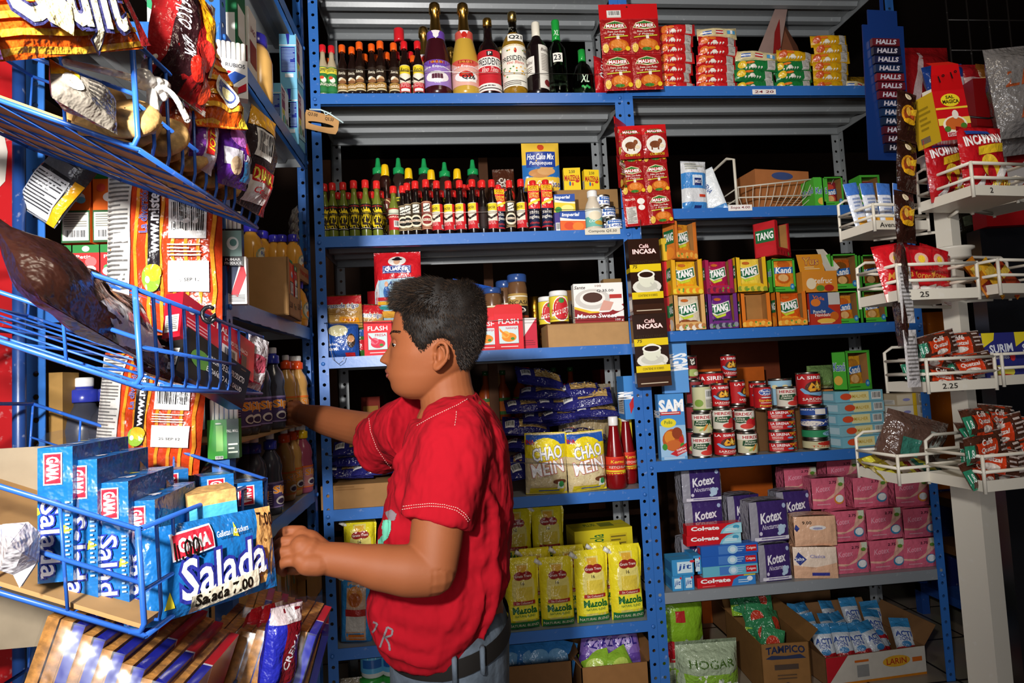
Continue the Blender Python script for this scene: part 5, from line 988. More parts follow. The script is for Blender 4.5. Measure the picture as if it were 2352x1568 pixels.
@kindof
def oval():
    m=MB(); mm=mat('b9b6ae','metal'); m.lathe([(.05,0),(.0535,.001),(.0535,.004),(.052,.005),(.052,.037),(.0535,.038),(.0535,.041),(.05,.042),(.001,.042)],mm,32,sx=1.05,sy=.75); o=m.build('oval_sardine_tin')
    w=.15; 
    def S(u,v,h):
        a=(u-w/2)/.0525; return Vector((math.sin(a)*(.0525+h)*1.05,-math.cos(a)*(.0525+h)*.75,v+.0055))
    q=MB(); q.grid(S,0,w,0,.031,16,1,.0003,mat('bf1a1e')); q.art(S,w,.031,[('t','LA SIRENA',.33,.74,.46,.32,'ffffff',{'bold':.02}),('t','SARDINAS',.26,.38,.28,.2,'f4e4dc'),('l',.14,.1,.4,.24,1,'f0c8c0'),('e',.66,.4,.05,.36,'4a241a'),('p',[(.6,.5),(.65,.85),(.7,.6),(.73,.4)],'f0a82a'),('e',.58,.3,.08,.12,'7ab0d8'),('t','PICA PICA',.66,.86,.2,.2,'f0d02a'),('e',.73,.3,.03,.2,'2f7a5a')],curved=10,h0=.0006); q.build('paper_label',o); return o
for i in range(4): put('oval',(X(1796,.05,z4r),.05,z4r+i*.0428),f'flat oval red sardine tin, {("bottom","second","third","top")[i]} of the four in the stack','tin','flat oval sardine tins',(0,0,.03*i),(1.06,1,1))
tinz('pacif',1751,.045,.172,'red sardine tin with blue oval logo standing on the oval tins',0,(.98,.98,.98))
tinz('sir_mid',1741,.125,.172,'red sardine tin behind the blue-logo tin',.1,(1,1,1.15)); 
tinz('her_s',1806,.05,.172,'salsa tin standing on the right of the oval tins',.0,(1,1,.97))
tinz('blue_tin',1793,.14,.172,'pale blue milk powder tin behind the salsa tin',0,(.95,.8,1.12))
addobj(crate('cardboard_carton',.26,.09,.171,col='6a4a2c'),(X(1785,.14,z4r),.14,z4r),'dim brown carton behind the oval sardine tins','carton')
for i,(c,a,l) in enumerate((('c9c29a',[('e',.6,.7,.2,.3,'b8281c'),('t','TUNA',.5,.3,.4,.24,'c8502a')],'beige and red flat tuna tin at the bottom of the stack'),('2a8a5a',[('e',.7,.5,.2,.4,'8ac0d8'),('t','TUNA',.7,.5,.3,.3,'2a3a8a')],'green flat tuna tin, second in the stack'),('26408f',[('e',.3,.4,.25,.4,'e8e0d8'),('t','ATUN',.7,.6,.3,.3,'f4f4f4')],'dark blue flat tuna tin, third in the stack'),('2a50a0',[('r',.4,.1,.6,.9,'e8e4e0'),('t','SIRENA',.25,.8,.3,.2,'ffffff'),('e',.8,.4,.12,.4,'e0b8a0')],'blue flat tuna tin with white patch, under the tall sardine tin'))):
    o=can_like('tuna_tin',.05,.043,a,c,4.4); addobj(o,(X(1873,.055,z4r),.055,z4r+i*.0438),l,'tin','flat tuna tins')
o=can_like('sardine_tin',.045,.135,A_SIR(),'b8161c',4.4); addobj(o,(X(1858,.055,z4r+.176),.055,z4r+.176),'tall red sardine tin standing on the tuna tins','tin','stacked food tins')
put('samm',(X(1544,.03,z4r),.03,z4r),'blue seasoning box with fried chicken picture at the left end of the fourth shelf','box','blue seasoning boxes',(0,0,-.02),(.98,1,1.06))
o=carton('seasoning_box',.1,.035,.24,'5c98d8',{'F':[('t','SGM',.6,.55,.7,.3,'f4f8fc',{'rot':-1.5,'bold':.04})]}); addobj(o,(X(1550,.06,z4r+.26),.06,z4r+.256),'blue seasoning box standing on the chicken-picture box behind the coffee carton','box','blue seasoning boxes',rot=(0,0,-.04),s=(1,1,.92))
def blbox(px,y,dz,w,d,h,c,l,rz=0,y2='e8dfa0'):
    o=carton('stock_cube_box',w,d,h,c,{'F':[('r',.3,.1,.7,.9,y2),('e',.22,.5,.12,.3,'d8502a'),('t','MALHER',.5,.5,.3,.3,'c9a83a'),('b',.75,.15,.95,.85)],'L':[('r',.1,.2,.9,.8,'b8d4e0')]})
    addobj(o,(X(px,y,z4r+dz),y,z4r+dz),l,'box','flat light blue stock cube boxes',rot=(0,0,rz))
for i in range(5): blbox((1963,1958,1953,1955,1950)[i],.085,i*.0455,.215,.11,.044,('7ab8cc','86bccb')[i%2],f'flat light blue stock cube box, {("bottom","second","third","fourth","top")[i]} of five',(.12,.16,.1,.14,.06)[i])
boxed(1957,.07,z4r+.229,(1.05,1,1.28),'kanu_yel','green drink sachet box standing on the light blue boxes',.25,'orange-yellow sachet in the green box on the light blue boxes',group=None,sg=None)
for i in range(4):
    o=carton('soup_cube_box',.15,.1,.05,('e3bc1e','d9d4cc','dcd8d0','b9a88c')[i],{'F':[('r',.0,.1,.5,.9,('ece6da','dcd8d0','dcd8d0','cfc2a8')[i]),('e',.3,.5,.12,.12,'8a8ac0'),('r',.5,.0,.62,1,'d9b21e'),('b',.7,.2,.95,.9)]}); addobj(o,(X(2083,.1,z4r),.11,z4r+.0+i*.0505),f'yellow and white soup box beyond the light blue boxes, {("bottom","second","third","top")[i]} of four','box','yellow and white soup boxes',rot=(0,0,.1))
o=pouch('green_snack_bag',.12,.1,.06,'7a9a5a',[('r',0,0,1,.3,'a8b890')],'film',wob=.01); addobj(o,(X(1890,.2,z4r+.25),.22,z4r+.235),'pale green clear bag behind the tall sardine tin','bag')
o=carton('orange_box',.08,.06,.23,'d9823a',{}); addobj(o,(X(1898,.2,z4r),.22,z4r),'orange box behind the tuna tins','box')
# ---- fifth shelf : hygiene goods
z5r=ZR[4]+.001
def pad_pack(col,side,art,w=.13,h=.11,d=.07):
    m=MB(); 
    def S(u,v,hh):
        a=abs(2*u/w-1);b=abs(2*v/h-1); return Vector((u-w/2,-d/2*(.82+.18*(1-a**4)*(1-b**4))-hh,v))
    c=mat(col,'foil'); cs=mat(side,'film'); m.grid(S,0,w,0,h,10,10,0,c)
    m.grid(lambda u,v,hh:Vector((-w/2-.004*(1-abs(2*v/h-1)**3),d/2-u*(d*.91)/1,v)),0,1,0,h,3,4,0,cs); m.grid(lambda u,v,hh:Vector((w/2+.004*(1-abs(2*v/h-1)**3),-d*.41+u*d*.91,v)),0,1,0,h,3,4,0,cs)
    m.grid(lambda u,v,hh:Vector((u-w/2,-d*.41+v*d*.91,h+.005*(1-abs(2*u/w-1)**3))),0,w,0,1,6,3,0,cs); m.grid(lambda u,v,hh:Vector((w/2-u,d/2,v)),0,w,0,h,2,2,0,cs)
    m.grid(lambda u,v,hh:Vector((w/2-u,-d*.41+v*d*.91,0)),0,w,0,1,2,2,0,cs)
    m.art(S,w,h,art,'foil',curved=8,h0=.0008,dh=.0005); return m.build('pad_pack')
A_KP=[('r',0,0,.2,1,'9a98a4'),('r',.2,.0,1,1,'3f2c6a'),('t','Kotex',.55,.62,.56,.24,'f2eff6',{'rot':.12,'shear':.15,'bold':.03}),('t','Nocturna',.52,.38,.44,.12,'d8d0e6',{'rot':.06,'shear':.3}),('e',.8,.3,.09,.13,'b8d0e8',.5),('e',.88,.36,.05,.05,'b8d0e8'),('e',.74,.2,.06,.05,'b8d0e8'),('e',.24,.22,.04,.05,'d8d0e6'),('r',.08,.04,1,.13,'e6e2ee'),('l',.25,.06,.9,.11,1,'6a5a9a'),('e',.9,.88,.05,.06,'a8b8d8')]
A_PK=lambda o_:[('p',[(0,.0),(0,.34),(.3,.3),(.6,.42),(1,.75),(1,0)],'dd6a86'),('p',[(0,.34),(.4,.32),(.65,.5),(.8,1),(1,1),(1,.68),(.6,.36),(.3,.25),(0,.28)],'eeb8a4'),('t','Kotex',.32,.66,.42,.18,'f0a8bc',{'rot':.1,'shear':.2}),('r',.82,.8,1,1,'d8e0c8'),('e',.86,.78,.08,.06,'6a9a3a'),('t','2.75',.62,.86,.22,.08,'3a1a2a',{'shear':.2}),('e',.78,.3,.16,.16,'e8923a' if o_ else '3f8ab8'),('e',.79,.32,.13,.12,'f0f2f4'),('l',.1,.1,.5,.2,1,'e8a0b0')]
A_PE=[('r',0,.3,1,1,'f2dcc8'),('p',[(0,.3),(0,.42),(.5,.36),(1,.5),(1,.3)],'e8b896'),('r',0,0,1,.3,'e8b896'),('p',[(.02,.6),(.12,.85),(.3,.62),(.14,.42)],'2a3a8a'),('t','Saba',.14,.63,.2,.1,'ffffff',{'rot':.1}),('t','Clasica',.55,.72,.34,.1,'8a8ac0'),('r',.4,.1,.8,.2,'3a3f9a')]
MAKE['kp']=lambda:pad_pack('3f2c6a','8f8d98',A_KP); MAKE['pk']=lambda:pad_pack('d9667f','c9607a',A_PK(False)); MAKE['pko']=lambda:pad_pack('d9667f','c9607a',A_PK(True)); MAKE['pe']=lambda:pad_pack('e8b896','d8a888',A_PE,w=.17,h=.1)
MAKE['pet']=lambda:pad_pack('e8b896','d8a888',[('e',.55,.62,.2,.08,'f4f0ee'),('e',.55,.6,.12,.04,'a8a8c8'),('t','9.00',.3,.8,.22,.1,'1a1a1a'),('p',[(.0,.6),(.04,.75),(.12,.62),(.05,.5)],'2a3a8a')],w=.17,h=.1)
def pad(k,px,y,dz,l,rz=0,s=1,g='purple night pad packs'): put(k,(X(px,y,z5r+dz),y,z5r+dz),l,'pack',g,(0,0,rz),s)
pad('kp',1770,.055,.0,'purple pad pack standing on the shelf right of the toothpaste',.03,(1.0,1,1.28))
pad('kp',1757,.07,.148,'purple pad pack on top of the one right of the toothpaste',.05,(1.22,1,1.42))
pad('kp',1604,.12,.31,'purple pad pack topmost at the left end of the fifth shelf',.0,(1.22,1,1.2))
pad('kp',1610,.13,.175,'purple pad pack under the topmost one at left, behind the toothpaste',.0,(1.2,1,1.2))
pad('kp',1604,.14,.02,'purple pad pack low at left, hidden behind the toothpaste',.0,(1.2,1,1.3))
pad('kp',1700,.17,.17,'purple pad pack in shade between the two front piles',.1,(1.1,1,1.3))
pad('kp',1815,.15,.17,'purple pad pack behind, beside the pink packs',.0,(1.1,1,1.35))
pad('kp',1760,.17,.0,'purple pad pack at the bottom of the back row',.0,(1.2,1,1.5))
for i,(px,dz,h,o_,y) in enumerate(((1945,0,1.1,0,.065),(2026,0,1.1,0,.065),(2100,0,1.05,0,.065),(1938,.123,1.1,0,.075),(2019,.123,1.1,0,.07),(2101,.118,1.05,0,.07),(1894,.245,1.15,1,.12),(1988,.246,1.1,0,.1),(2082,.236,1.1,1,.1))):
    pad('pko' if o_ else 'pk',px,y,dz,f'pink pad pack, {("bottom","middle","top")[i//3]} row, {("left","centre","right")[i%3]} of the front pile',(-.05,.02,.0)[i%3],((1.05,1.15,1.1)[i%3],1,h*.98),'pink pad packs')
for i,(px,dz) in enumerate(((1830,.31),(1925,.33),(2020,.33),(2000,.2),(1900,.12))):
    pad('pk',px,.22,dz-.02,f'pink pad pack in the back row, {od(i)} of five',.05*i,(1.1,1,1),'pink pad packs')
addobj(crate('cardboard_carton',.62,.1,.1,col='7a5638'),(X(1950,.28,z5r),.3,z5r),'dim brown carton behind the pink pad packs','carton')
pad('pe',1867,.045,0,'peach and white pad pack, lower of two',-.25,(.95,1,1.2),'peach pad packs')
pad('pet',1865,.05,.122,'peach pad pack on top of the other, with handwritten price',-.15,(.95,1,1.15),'peach pad packs')
def paste(c,art,L=.2): 
    return carton('toothpaste_box',L,.04,.038,c,{'F':art,'R':[('r',.2,.2,.8,.8,'e8e8f0')],'L':[('r',.2,.2,.8,.8,'c8202a')]},'gloss')
A_CR=[('r',0,0,.62,1,'cf1f28'),('p',[(.6,0),(.64,.4),(.74,.8),(.9,1),(1,1),(1,0)],'7cc4d8'),('p',[(.64,0),(.68,.36),(.78,.7),(.92,.9),(1,.9),(1,0)],'a8dce8'),('e',.9,.6,.06,.2,'4aa0c8'),('l',.7,.2,.95,.5,2,'f0f8fa'),('t','Colgate',.33,.58,.5,.48,'ffffff',{'bold':.04})]
A_CW=[('r',0,0,.58,1,'cf1f28'),('p',[(.58,0),(.62,.6),(.72,.9),(1,.9),(1,0)],'3a86d0'),('p',[(.8,.9),(.8,1),(1,1),(1,.9)],'e8d62a'),('e',.9,.6,.05,.24,'f0f4f8'),('l',.7,.2,.9,.6,2,'d0e4f4'),('t','Colgate',.31,.58,.5,.48,'ffffff',{'bold':.04}),('l',.08,.1,.3,.18,1,'f0b0b0')]
A_CB=[('r',.3,.1,.5,.9,'4a80cc'),('e',.55,.5,.09,.42,'a8d4ec'),('e',.55,.5,.05,.26,'d8ecf8'),('r',.78,.2,.97,.8,'cf1f28'),('t','Colgate',.875,.5,.16,.3,'ffffff'),('l',.62,.2,.76,.8,3,'a8c8ec')]
for k,c,a in (('pa_r','cf1f28',A_CR),('pa_w','cf1f28',A_CW),('pa_b','2a62bc',A_CB),('pa_c','6ab8d0',A_CB)): MAKE[k]=(lambda c,a:(lambda:paste(c,a)))(c,a)
T=[('pa_w',1661,0,'red and blue toothpaste box with yellow corner, bottom of the stack',1.17),('pa_c',1670,.0392,'pale turquoise toothpaste box, second from the bottom',1.12),('pa_b',1668,.0784,'blue toothpaste box, third from the bottom',1.12),('pa_b',1668,.1176,'light blue toothpaste box, fourth from the bottom',1.16),('pa_r',1636,.1568,'red toothpaste box below the topmost one',1.1),('pa_r',1637,.196,'red toothpaste box on top of the stack',1.1)]
for i,(k,px,dz,l,s) in enumerate(T): put(k,(X(px,.04,z5r+dz),.035 if i<4 else .05,z5r+dz),l,'box','stacked toothpaste boxes',(0,0,(.0,.02,-.01,.02,.0,-.02)[i]),(s,1.0,1.02 if i<4 else 1.02))
for i,(px,z,w,h) in enumerate(((1547,0,.042,.055),(1572,0,.042,.055),(1563,.056,.1,.06),(1592,.056,.03,.07))):
    o=carton('soap_box',w,.09,h,'3a92cc',{'F':[('r',.2,.15,.8,.85,'cfe6f2'),('t','jit',.5,.5,.5,.4,'2a50a0',{'shear':.2}),('e',.8,.85,.1,.08,'d8303a')],'L':[('r',.1,.2,.9,.8,'2a70b0')]}); addobj(o,(X(px,.05,z5r+z),.055+.0*i,z5r+z),f'small blue soap box at the left end of the fifth shelf, {("bottom left","bottom right","wide upper","narrow upper")[i]}','box','small blue soap boxes')
# ---- floor under the right unit
MAKE['bleach']=lambda:pouch('bleach_sachet',.1,.26,.045,'c9d2dc',[('r',0,.8,1,1,'3a8fc8'),('t','ACTI',.5,.66,.8,.1,'2a4a9a',{'bold':.03}),('t','ION',.5,.56,.5,.08,'2a4a9a'),('p',[(0,.3),(0,.38),(1,.44),(1,.36)],'b8202a'),('e',.5,.45,.24,.06,'3a80b8'),('r',0,.1,1,.18,'b8202a')],'foil',wob=.006,ends='8ab4d0',top=.08,bot=.08)
bx=empty('cardboard_box',(2.02,-.0,FZ)); 
w,d,h=.44,.3,.11
o=opencrate('cardboard_box',w,d,h,'8a6440',.1,[('r',0,0,1,1,'c8c2b6'),('p',[(0,1),(.22,1),(.0,.0)],'b81c28'),('r',0,0,1,.08,'c87a1a'),('r',.3,.2,.42,.62,'8a8a88'),('t','LARIN',.7,.6,.2,.2,'b8501c',{'rot':.1}),('e',.7,.6,.14,.2,'d8a22a'),('t','LARIN',.7,.6,.2,.2,'a82a1c'),('r',.28,.72,.42,.8,'c8641c'),('r',.86,.5,.96,.66,'c8641c')])
bpy.data.objects.remove(bx)
c0=onZ=None
def onZ(px,py,z):
    d_=ray(px,py); return CAM+d_*((z-CAM.z)/d_.z)
pb=onZ(1990,1540,FZ)
addobj(o,(2.08,.21,FZ),'low white printed box with brown flaps full of bleach sachets, under the right unit','carton',rot=(0,0,.05))
BP=[(-.25,-.14),(-.13,-.14),(0,-.14),(.13,-.14),(.26,-.14),(-.2,.0),(-.07,.0),(.06,.0),(.2,.0),(-.26,.12),(-.12,.13),(.02,.13),(.15,.13),(.28,.1)]
for i,(a,b) in enumerate(BP):
    put('bleach',(2.08+a*.68,.19+b*.75,FZ+.02+.06*(b+.14)),f'white and blue bleach sachet in the low box, {("front","middle","back")[0 if i<5 else 1 if i<9 else 2]} row, {od(i if i<5 else i-5 if i<9 else i-9)}','sachet','bleach sachets in the low box',(-.55+random.uniform(-.2,.2),random.uniform(-.25,.25),random.uniform(-.5,.5)),.74)
o=opencrate('cardboard_box',.2,.36,.24,'8a6236',.07,[('t','TAMPICO',.5,.86,.8,.13,'1f2a4a',{'bold':.03,'arch':.03}),('p',[(.08,.72),(.2,.78),(.5,.76),(.8,.78),(.92,.7),(.8,.7),(.5,.7),(.2,.7)],'2a3350'),('r',.25,.5,.75,.6,'4a3c34'),('l',.3,.3,.7,.42,2,'5a4430'),('e',.5,.16,.08,.1,'3a3040')])
addobj(o,(1.7,.2,FZ),'tall brown printed box with raised flaps holding green packets, on the floor','carton',rot=(0,0,-.06),s=(.95,1,.82))
MAKE['greenpk']=lambda:small_pack('green_packet',('3a8a5a','9ac83a','c8402a'),6,.1,.16,.03,None,fin='film')
for i in range(7): put('greenpk',(1.66+.035*(i%3),.09+.035*i,FZ+.08+.02*i),f'green and red packet in the tall brown box, {od(i)}','packet','green packets in the brown box',(-.4,random.uniform(-.5,.5),random.uniform(-.6,.6)),.9)
o=pouch('detergent_sack',.22,.34,.12,'8ab82a',[('r',0,.0,1,.42,'c9d8b8'),('p',[(0,.42),(.1,.5),(.3,.4),(.5,.52),(.7,.42),(1,.55),(1,.42)],'c9d8b8'),('r',.3,.7,.5,.82,'b82a2c'),('t','ESPUMIL',.55,.34,.8,.12,'c0202c',{'rot':.06,'bold':.04}),('e',.2,.4,.12,.1,'c0202c')],'foil',wob=.01,top=.04,bot=.02)
addobj(o,(1.345,.23,FZ),'lime green detergent sack with red lettering under the right unit','bag',rot=(.05,0,.05),s=(.88,1,1.08))
o=pouch('detergent_sack',.26,.22,.14,'a8b89a',[('r',0,0,1,.5,'8ab83a'),('e',.4,.3,.25,.2,'e4e8e0'),('e',.75,.2,.2,.15,'e4e8e0'),('t','HOGAR',.5,.7,.7,.14,'4a6a2a')],'film',wob=.014,top=.08,bot=.02)
addobj(o,(1.4,.1,FZ),'clear wrapped green and white sack in front of the lime sack','bag',rot=(.05,0,-.05),s=(.95,1,.95))
addobj(opencrate('cardboard_box',.5,.3,.3,'8a6440',.1),(1.95,.66,FZ),'brown carton behind the boxes under the right unit','carton')
# ================================================================ the man
from mathutils.bvhtree import BVHTree
SD=-FW   # side towards the viewer; RT*-1 is where he faces
def interp(tab,y):
    if y<=tab[0][0]: return tab[0][1:]
    for a,b in zip(tab,tab[1:]):
        if y<=b[0]:
            t=(y-a[0])/(b[0]-a[0]); t=t if len(tab)<3 else t
            return tuple(p+(q-p)*t for p,q in zip(a[1:],b[1:]))
    return tab[-1][1:]
def smooth_interp(tab,y):
    r=[0]*(len(tab[0])-1); 
    for d,w in ((-5,.2),(0,.6),(5,.2)):
        v=interp(tab,y+d); r=[p+q*w for p,q in zip(r,v)]
    return r
def ring_loft(m,rows,mt,cap=True):
    n=len(rows[0]); vs=[v for r in rows for v in r]; fs=[]
    for i in range(len(rows)-1):
        for k in range(n): fs.append((i*n+k,i*n+(k+1)%n,(i+1)*n+(k+1)%n,(i+1)*n+k))
    if cap: fs+=[tuple(range(n))[::-1],tuple((len(rows)-1)*n+k for k in range(n))]
    m.add(vs,fs,mt,True)
def limb(m,pts,mt,n=20,flat=1.0,fdir=None):
    """tapered limb: pts = [(Vector, radius)], smoothly resampled"""
    P=[p for p,_ in pts]; R=[r for _,r in pts]; out=[];ro=[]
    N=len(P)
    for i in range(N-1):
        p0=P[max(0,i-1)];p1=P[i];p2=P[i+1];p3=P[min(N-1,i+2)]
        for k in range(6):
            t=k/6; a=2*p1;b=(p2-p0);c=2*p0-5*p1+4*p2-p3;d=-p0+3*p1-3*p2+p3
            out.append((a+b*t+c*t*t+d*t**3)*.5); tt=t*t*(3-2*t); ro.append(R[i]+(R[i+1]-R[i])*tt)
    out.append(P[-1]); ro.append(R[-1])
    m.tube(out,ro,mt,n)
    for q,r in ((P[0],R[0]),(P[-1],R[-1])): ball(m,q,r*.98,mt)
def ball(m,c,r,mt,sc=(1,1,1),n=14):
    vs=[];fs=[]
    for i in range(n//2+1):
        th=pi*i/(n//2)
        for k in range(n):
            a=2*pi*k/n; v=Vector((math.sin(th)*math.cos(a)*sc[0],math.sin(th)*math.sin(a)*sc[1],math.cos(th)*sc[2]))*r
            vs.append(Vector(c)+RT*v.x+SD*v.y+UP*v.z)
    for i in range(n//2):
        for k in range(n): fs.append((i*n+k,i*n+(k+1)%n,(i+1)*n+(k+1)%n,(i+1)*n+k))
    m.add(vs,fs,mt,True)
HD=1.28; PM=HD/FPX
HEAD=[(650,985,1060,.030),(655,960,1075,.046),(665,940,1088,.058),(680,925,1097,.067),(700,914,1103,.073),(725,907,1106,.0765),(750,902,1106,.078),(764,899.5,1105,.078),(781,900,1102,.077),(800,900,1096,.075),(822,898,1088,.072),(835,893,1080,.070),(848,891.5,1070,.067),(860,892,1058,.0645),(870,895,1048,.061),(880,898,1038,.057),(890,901.5,1028,.052),(900,907,1016,.045),(908,916,1002,.036),(915,935,985,.02)]
NOSE=[(778,0,.005),(790,5,.006),(800,10,.0075),(812,18,.0105),(822,24.5,.0135),(829,24,.0155),(834,15,.015),(838,3,.012),(842,0,.01)]
LIPS=[(838,0),(844,2.5),(849,5.5),(854,5),(857.5,.8),(860,4),(865,4.5),(870,1.5),(876,-1.5),(884,1),(892,2),(900,1),(908,0)]
def head_pt(th,y,off=0.0):
    f,b,w=smooth_interp(HEAD,y); cx=(f+b)/2; a=(b-f)/2*PM
    c,s=math.cos(th),math.sin(th)
    ex=.86 if c>0 else .95
    F=a*math.copysign(abs(c)**ex,c); S=w*math.copysign(abs(s)**.92,s)
    # face plane is narrower towards the front
    if c>0: S*=1-.10*c*c
    if y>840 and c<.2: S*=1.0
    x=-F/PM+cx; d=0.0
    if c>0:
        nz,sg=interp(NOSE,y); lp,=interp(LIPS,y)
        d-=nz*math.exp(-(S/sg)**2); d-=lp*math.exp(-(S/.024)**2)
        if 815<y<838: d-=7*math.exp(-((abs(S)-.013)/.006)**2)*math.exp(-((y-829)/6)**2)   # nostril wings
        d+=7.5*math.exp(-((abs(S)-.031)/.014)**2)*math.exp(-((y-788)/9)**2)               # eye sockets
        d-=2.5*math.exp(-((abs(S)-.028)/.02)**2)*math.exp(-((y-768)/6)**2)                # brow
        d-=4*math.exp(-((abs(S)-.048)/.02)**2)*math.exp(-((y-815)/18)**2)                 # cheek
    S2=S+ (math.copysign(.004,S)*math.exp(-((y-812)/22)**2)*math.exp(-((c-.35)/.3)**2))
    x+=d
    p=C(x,y,HD)+SD*S2
    if off:
        nrm=(-RT*(c/max(a,.02))+SD*(s/max(w,.02))); nrm+=UP*max(0,(700-y)/50)*10; nrm.normalize(); p=p+nrm*off
    return p
skin=mat('804829','skin')
body=MB(); N=72
ys=[650,652,655,659,664,670,677,685,694]+[700+3.0*i for i in range(25)]+[775+1.7*i for i in range(66)]+[889,892,896,900,904,908,912,915]
rows=[[head_pt(2*pi*k/N,y) for k in range(N)] for y in ys]
ring_loft(body,rows,skin)
# neck, shoulders, core
limb(body,[(C(1022,850,1.285),.052),(C(1024,885,1.285),.055),(C(1030,925,1.285),.0585),(C(1038,975,1.29),.07)],skin,28)
limb(body,[(C(1040,975,1.29),.08),(C(1035,1120,1.29),.11),(C(1020,1300,1.28),.12),(C(1020,1450,1.28),.13)],skin,24)
NS,NE,NW=C(1040,1010,1.165),C(990,1312,1.06),C(752,1282,1.045)
limb(body,[(NS,.052),(C(1020,1120,1.12),.052),(C(1004,1220,1.09),.0475),(NE+RT*.004,.041)],skin,40)
limb(body,[(NE,.0415),(C(940,1310,1.055),.0435),(C(880,1303,1.05),.039),(C(810,1290,1.047),.0305),(NW,.0275)],skin,40)
FS_,FE,FWr=C(940,985,1.41),C(830,985,1.60),C(705,952,1.84)
limb(body,[(FS_,.05),(C(880,990,1.5),.05),(FE,.046),(C(760,968,1.73),.043),(FWr,.031)],skin,22)
# near hand: back of the hand towards the viewer, fingers curled
def hand(m,wr,kn,curl,thumb,rad):
    for pts in [wr]: limb(m,pts,skin,18)
limb(body,[(NW,.027),(C(724,1276,1.045),.0265),(C(704,1264,1.042),.0265),(C(693,1256,1.04),.021)],skin,18)
limb(body,[(C(740,1275,1.052),.024),(C(710,1246,1.058),.022),(C(692,1232,1.06),.016)],skin,16)
limb(body,[(C(735,1295,1.03),.02),(C(706,1294,1.024),.0195),(C(690,1286,1.022),.0145)],skin,16)
FR=.0082
for kx,ky,kd,a,b,c_ in ((694,1219,1.066,(658,1219),(641,1236),(640,1256)),(689,1243,1.05,(650,1243),(632,1260),(634,1280)),(686,1266,1.036,(648,1267),(631,1283),(638,1300)),(686,1288,1.024,(655,1291),(642,1305),(652,1316))):
    limb(body,[(C(kx,ky,kd),FR*1.18),(C(a[0],a[1],kd-.004),FR*1.08),(C(b[0],b[1],kd+.008),FR),(C(c_[0],c_[1],kd+.026),FR*.82)],skin,12)
limb(body,[(C(712,1296,1.075),.014),(C(686,1306,1.083),.0105),(C(664,1306,1.078),.0095),(C(648,1296,1.07),.0078)],skin,12)
# far hand holding a drink bottle on the left unit
HB=C(672,955,1.93)
limb(body,[(FWr,.03),(C(694,950,1.875),.031),(C(683,948,1.9),.028)],skin,16)
for i in range(4):
    yy=928+13*i; limb(body,[(C(688,yy+4,1.885),.0115),(C(672,yy,1.872),.0095),(C(660,yy+1,1.89),.0085),(C(657,yy+3,1.92),.0075)],skin,10)
limb(body,[(C(694,938,1.90),.0125),(C(683,926,1.955),.0105),(C(668,924,1.985),.0085)],skin,10)
# ear
def earpt(u,v,h=0): # u along face direction (+ = front), v up, in pixels from ear centre
    return C(1021-u,815-v,HD)+SD*(.0735+h)
for k_ in (1,-1):
    def ep(u,v,h): 
        p=C(1021-u,815-v,HD); return p+SD*(.0745+h)*k_
    rim=[ep(10,8,.000),ep(9,18,.006),ep(3,27,.011),ep(-7,29,.014),ep(-15,22,.017),ep(-18,8,.018),ep(-14,-8,.016),ep(-5,-19,.012),ep(5,-27,.008),ep(11,-27,.004),ep(12,-18,.001)]
    limb(body,[(p,r) for p,r in zip(rim,[.003,.0034,.0036,.0038,.004,.004,.004,.0044,.0052,.005,.004])],skin,10)
    anti=[ep(-2,19,.006),ep(-9,10,.009),ep(-9,-3,.009),ep(-3,-13,.007),ep(5,-17,.005)]
    limb(body,[(p,.003) for p in anti],skin,8)
    limb(body,[(ep(11,-1,.003),.0035),(ep(11,-9,.003),.0035)],skin,8)
    m2=[ep(8,20,.0),ep(-6,22,.004),ep(-13,12,.006),ep(-13,0,.006),ep(-8,-12,.005),ep(4,-22,.003),ep(10,-14,.0),ep(10,5,.0)]
    cc=ep(1,0,-.003); body.add([cc]+m2+[p-SD*k_*.006 for p in [cc]+m2],[(0,1+i,1+(i+1)%8) for i in range(8)]+[(9,10+(i+1)%8,10+i) for i in range(8)]+[(1+i,10+i,10+(i+1)%8,1+(i+1)%8) for i in range(8)],skin,True)
man=body.build('person')
def remesh(o,v,sm,it=4):
    r=o.modifiers.new('remesh','REMESH'); r.mode='VOXEL'; r.voxel_size=v; r.use_smooth_shade=True
    s=o.modifiers.new('smooth','SMOOTH'); s.factor=sm; s.iterations=it
remesh(man,.0026,.5,3)
tag(man,'young man in a red T-shirt and jeans reaching into the left shelves','person')
# eyes, brows, lips
def onhead(x,y,off=0.0,side=1):
    """point on the face seen in profile at pixel (x,y)"""
    best=None
    for i in range(120):
        th=side*pi*i/120; p=head_pt(th,y,off); q=proj(p-SD*(p-C(1000,780,HD)).dot(SD))[0]
        if best is None or abs(q-x)<best[0]: best=(abs(q-x),p)
    return best[1]
dark=mat('130e0b','hair'); brown=mat('33251a','hair')
for k_ in (1,-1):
    e=MB(); ec=C(919,789.5,HD)+SD*.0305*k_
    ball(e,ec,.0098,mat('b8b0a6','paper'),n=16); eye=e.build('eye',man)
    e=MB(); ball(e,ec-RT*.0058+SD*.0032*k_-UP*.0012,.0052,mat('150d0a','gloss'),n=12); e.build('iris',eye)
    l=MB(); ball(l,ec+UP*.0034+RT*.0004,.0108,mat('784328','skin'),(1,1,.86),n=16); l.build('eyelid',man)
    l=MB(); pts=[ec-RT*(.0102*math.cos(a))+SD*k_*(.0108*math.sin(a))-UP*.0022 for a in [(-.5+.22*i) for i in range(9)]]
    l.tube(pts,.0009,dark,5); l.build('eyelashes',man)
    b=MB(); 
    for i in range(70):
        t=random.random(); yb=767-5*math.sin(t*2.6)+random.uniform(-2.6,2.6); th=k_*(.2+.62*t); p=head_pt(th,yb,.0003); d=(head_pt(th+.1*k_,yb-1.2,.0012)-p)
        b.tube([p,p+d*.9],[.0006,.0002],dark,3)
    b.build('eyebrow',man)
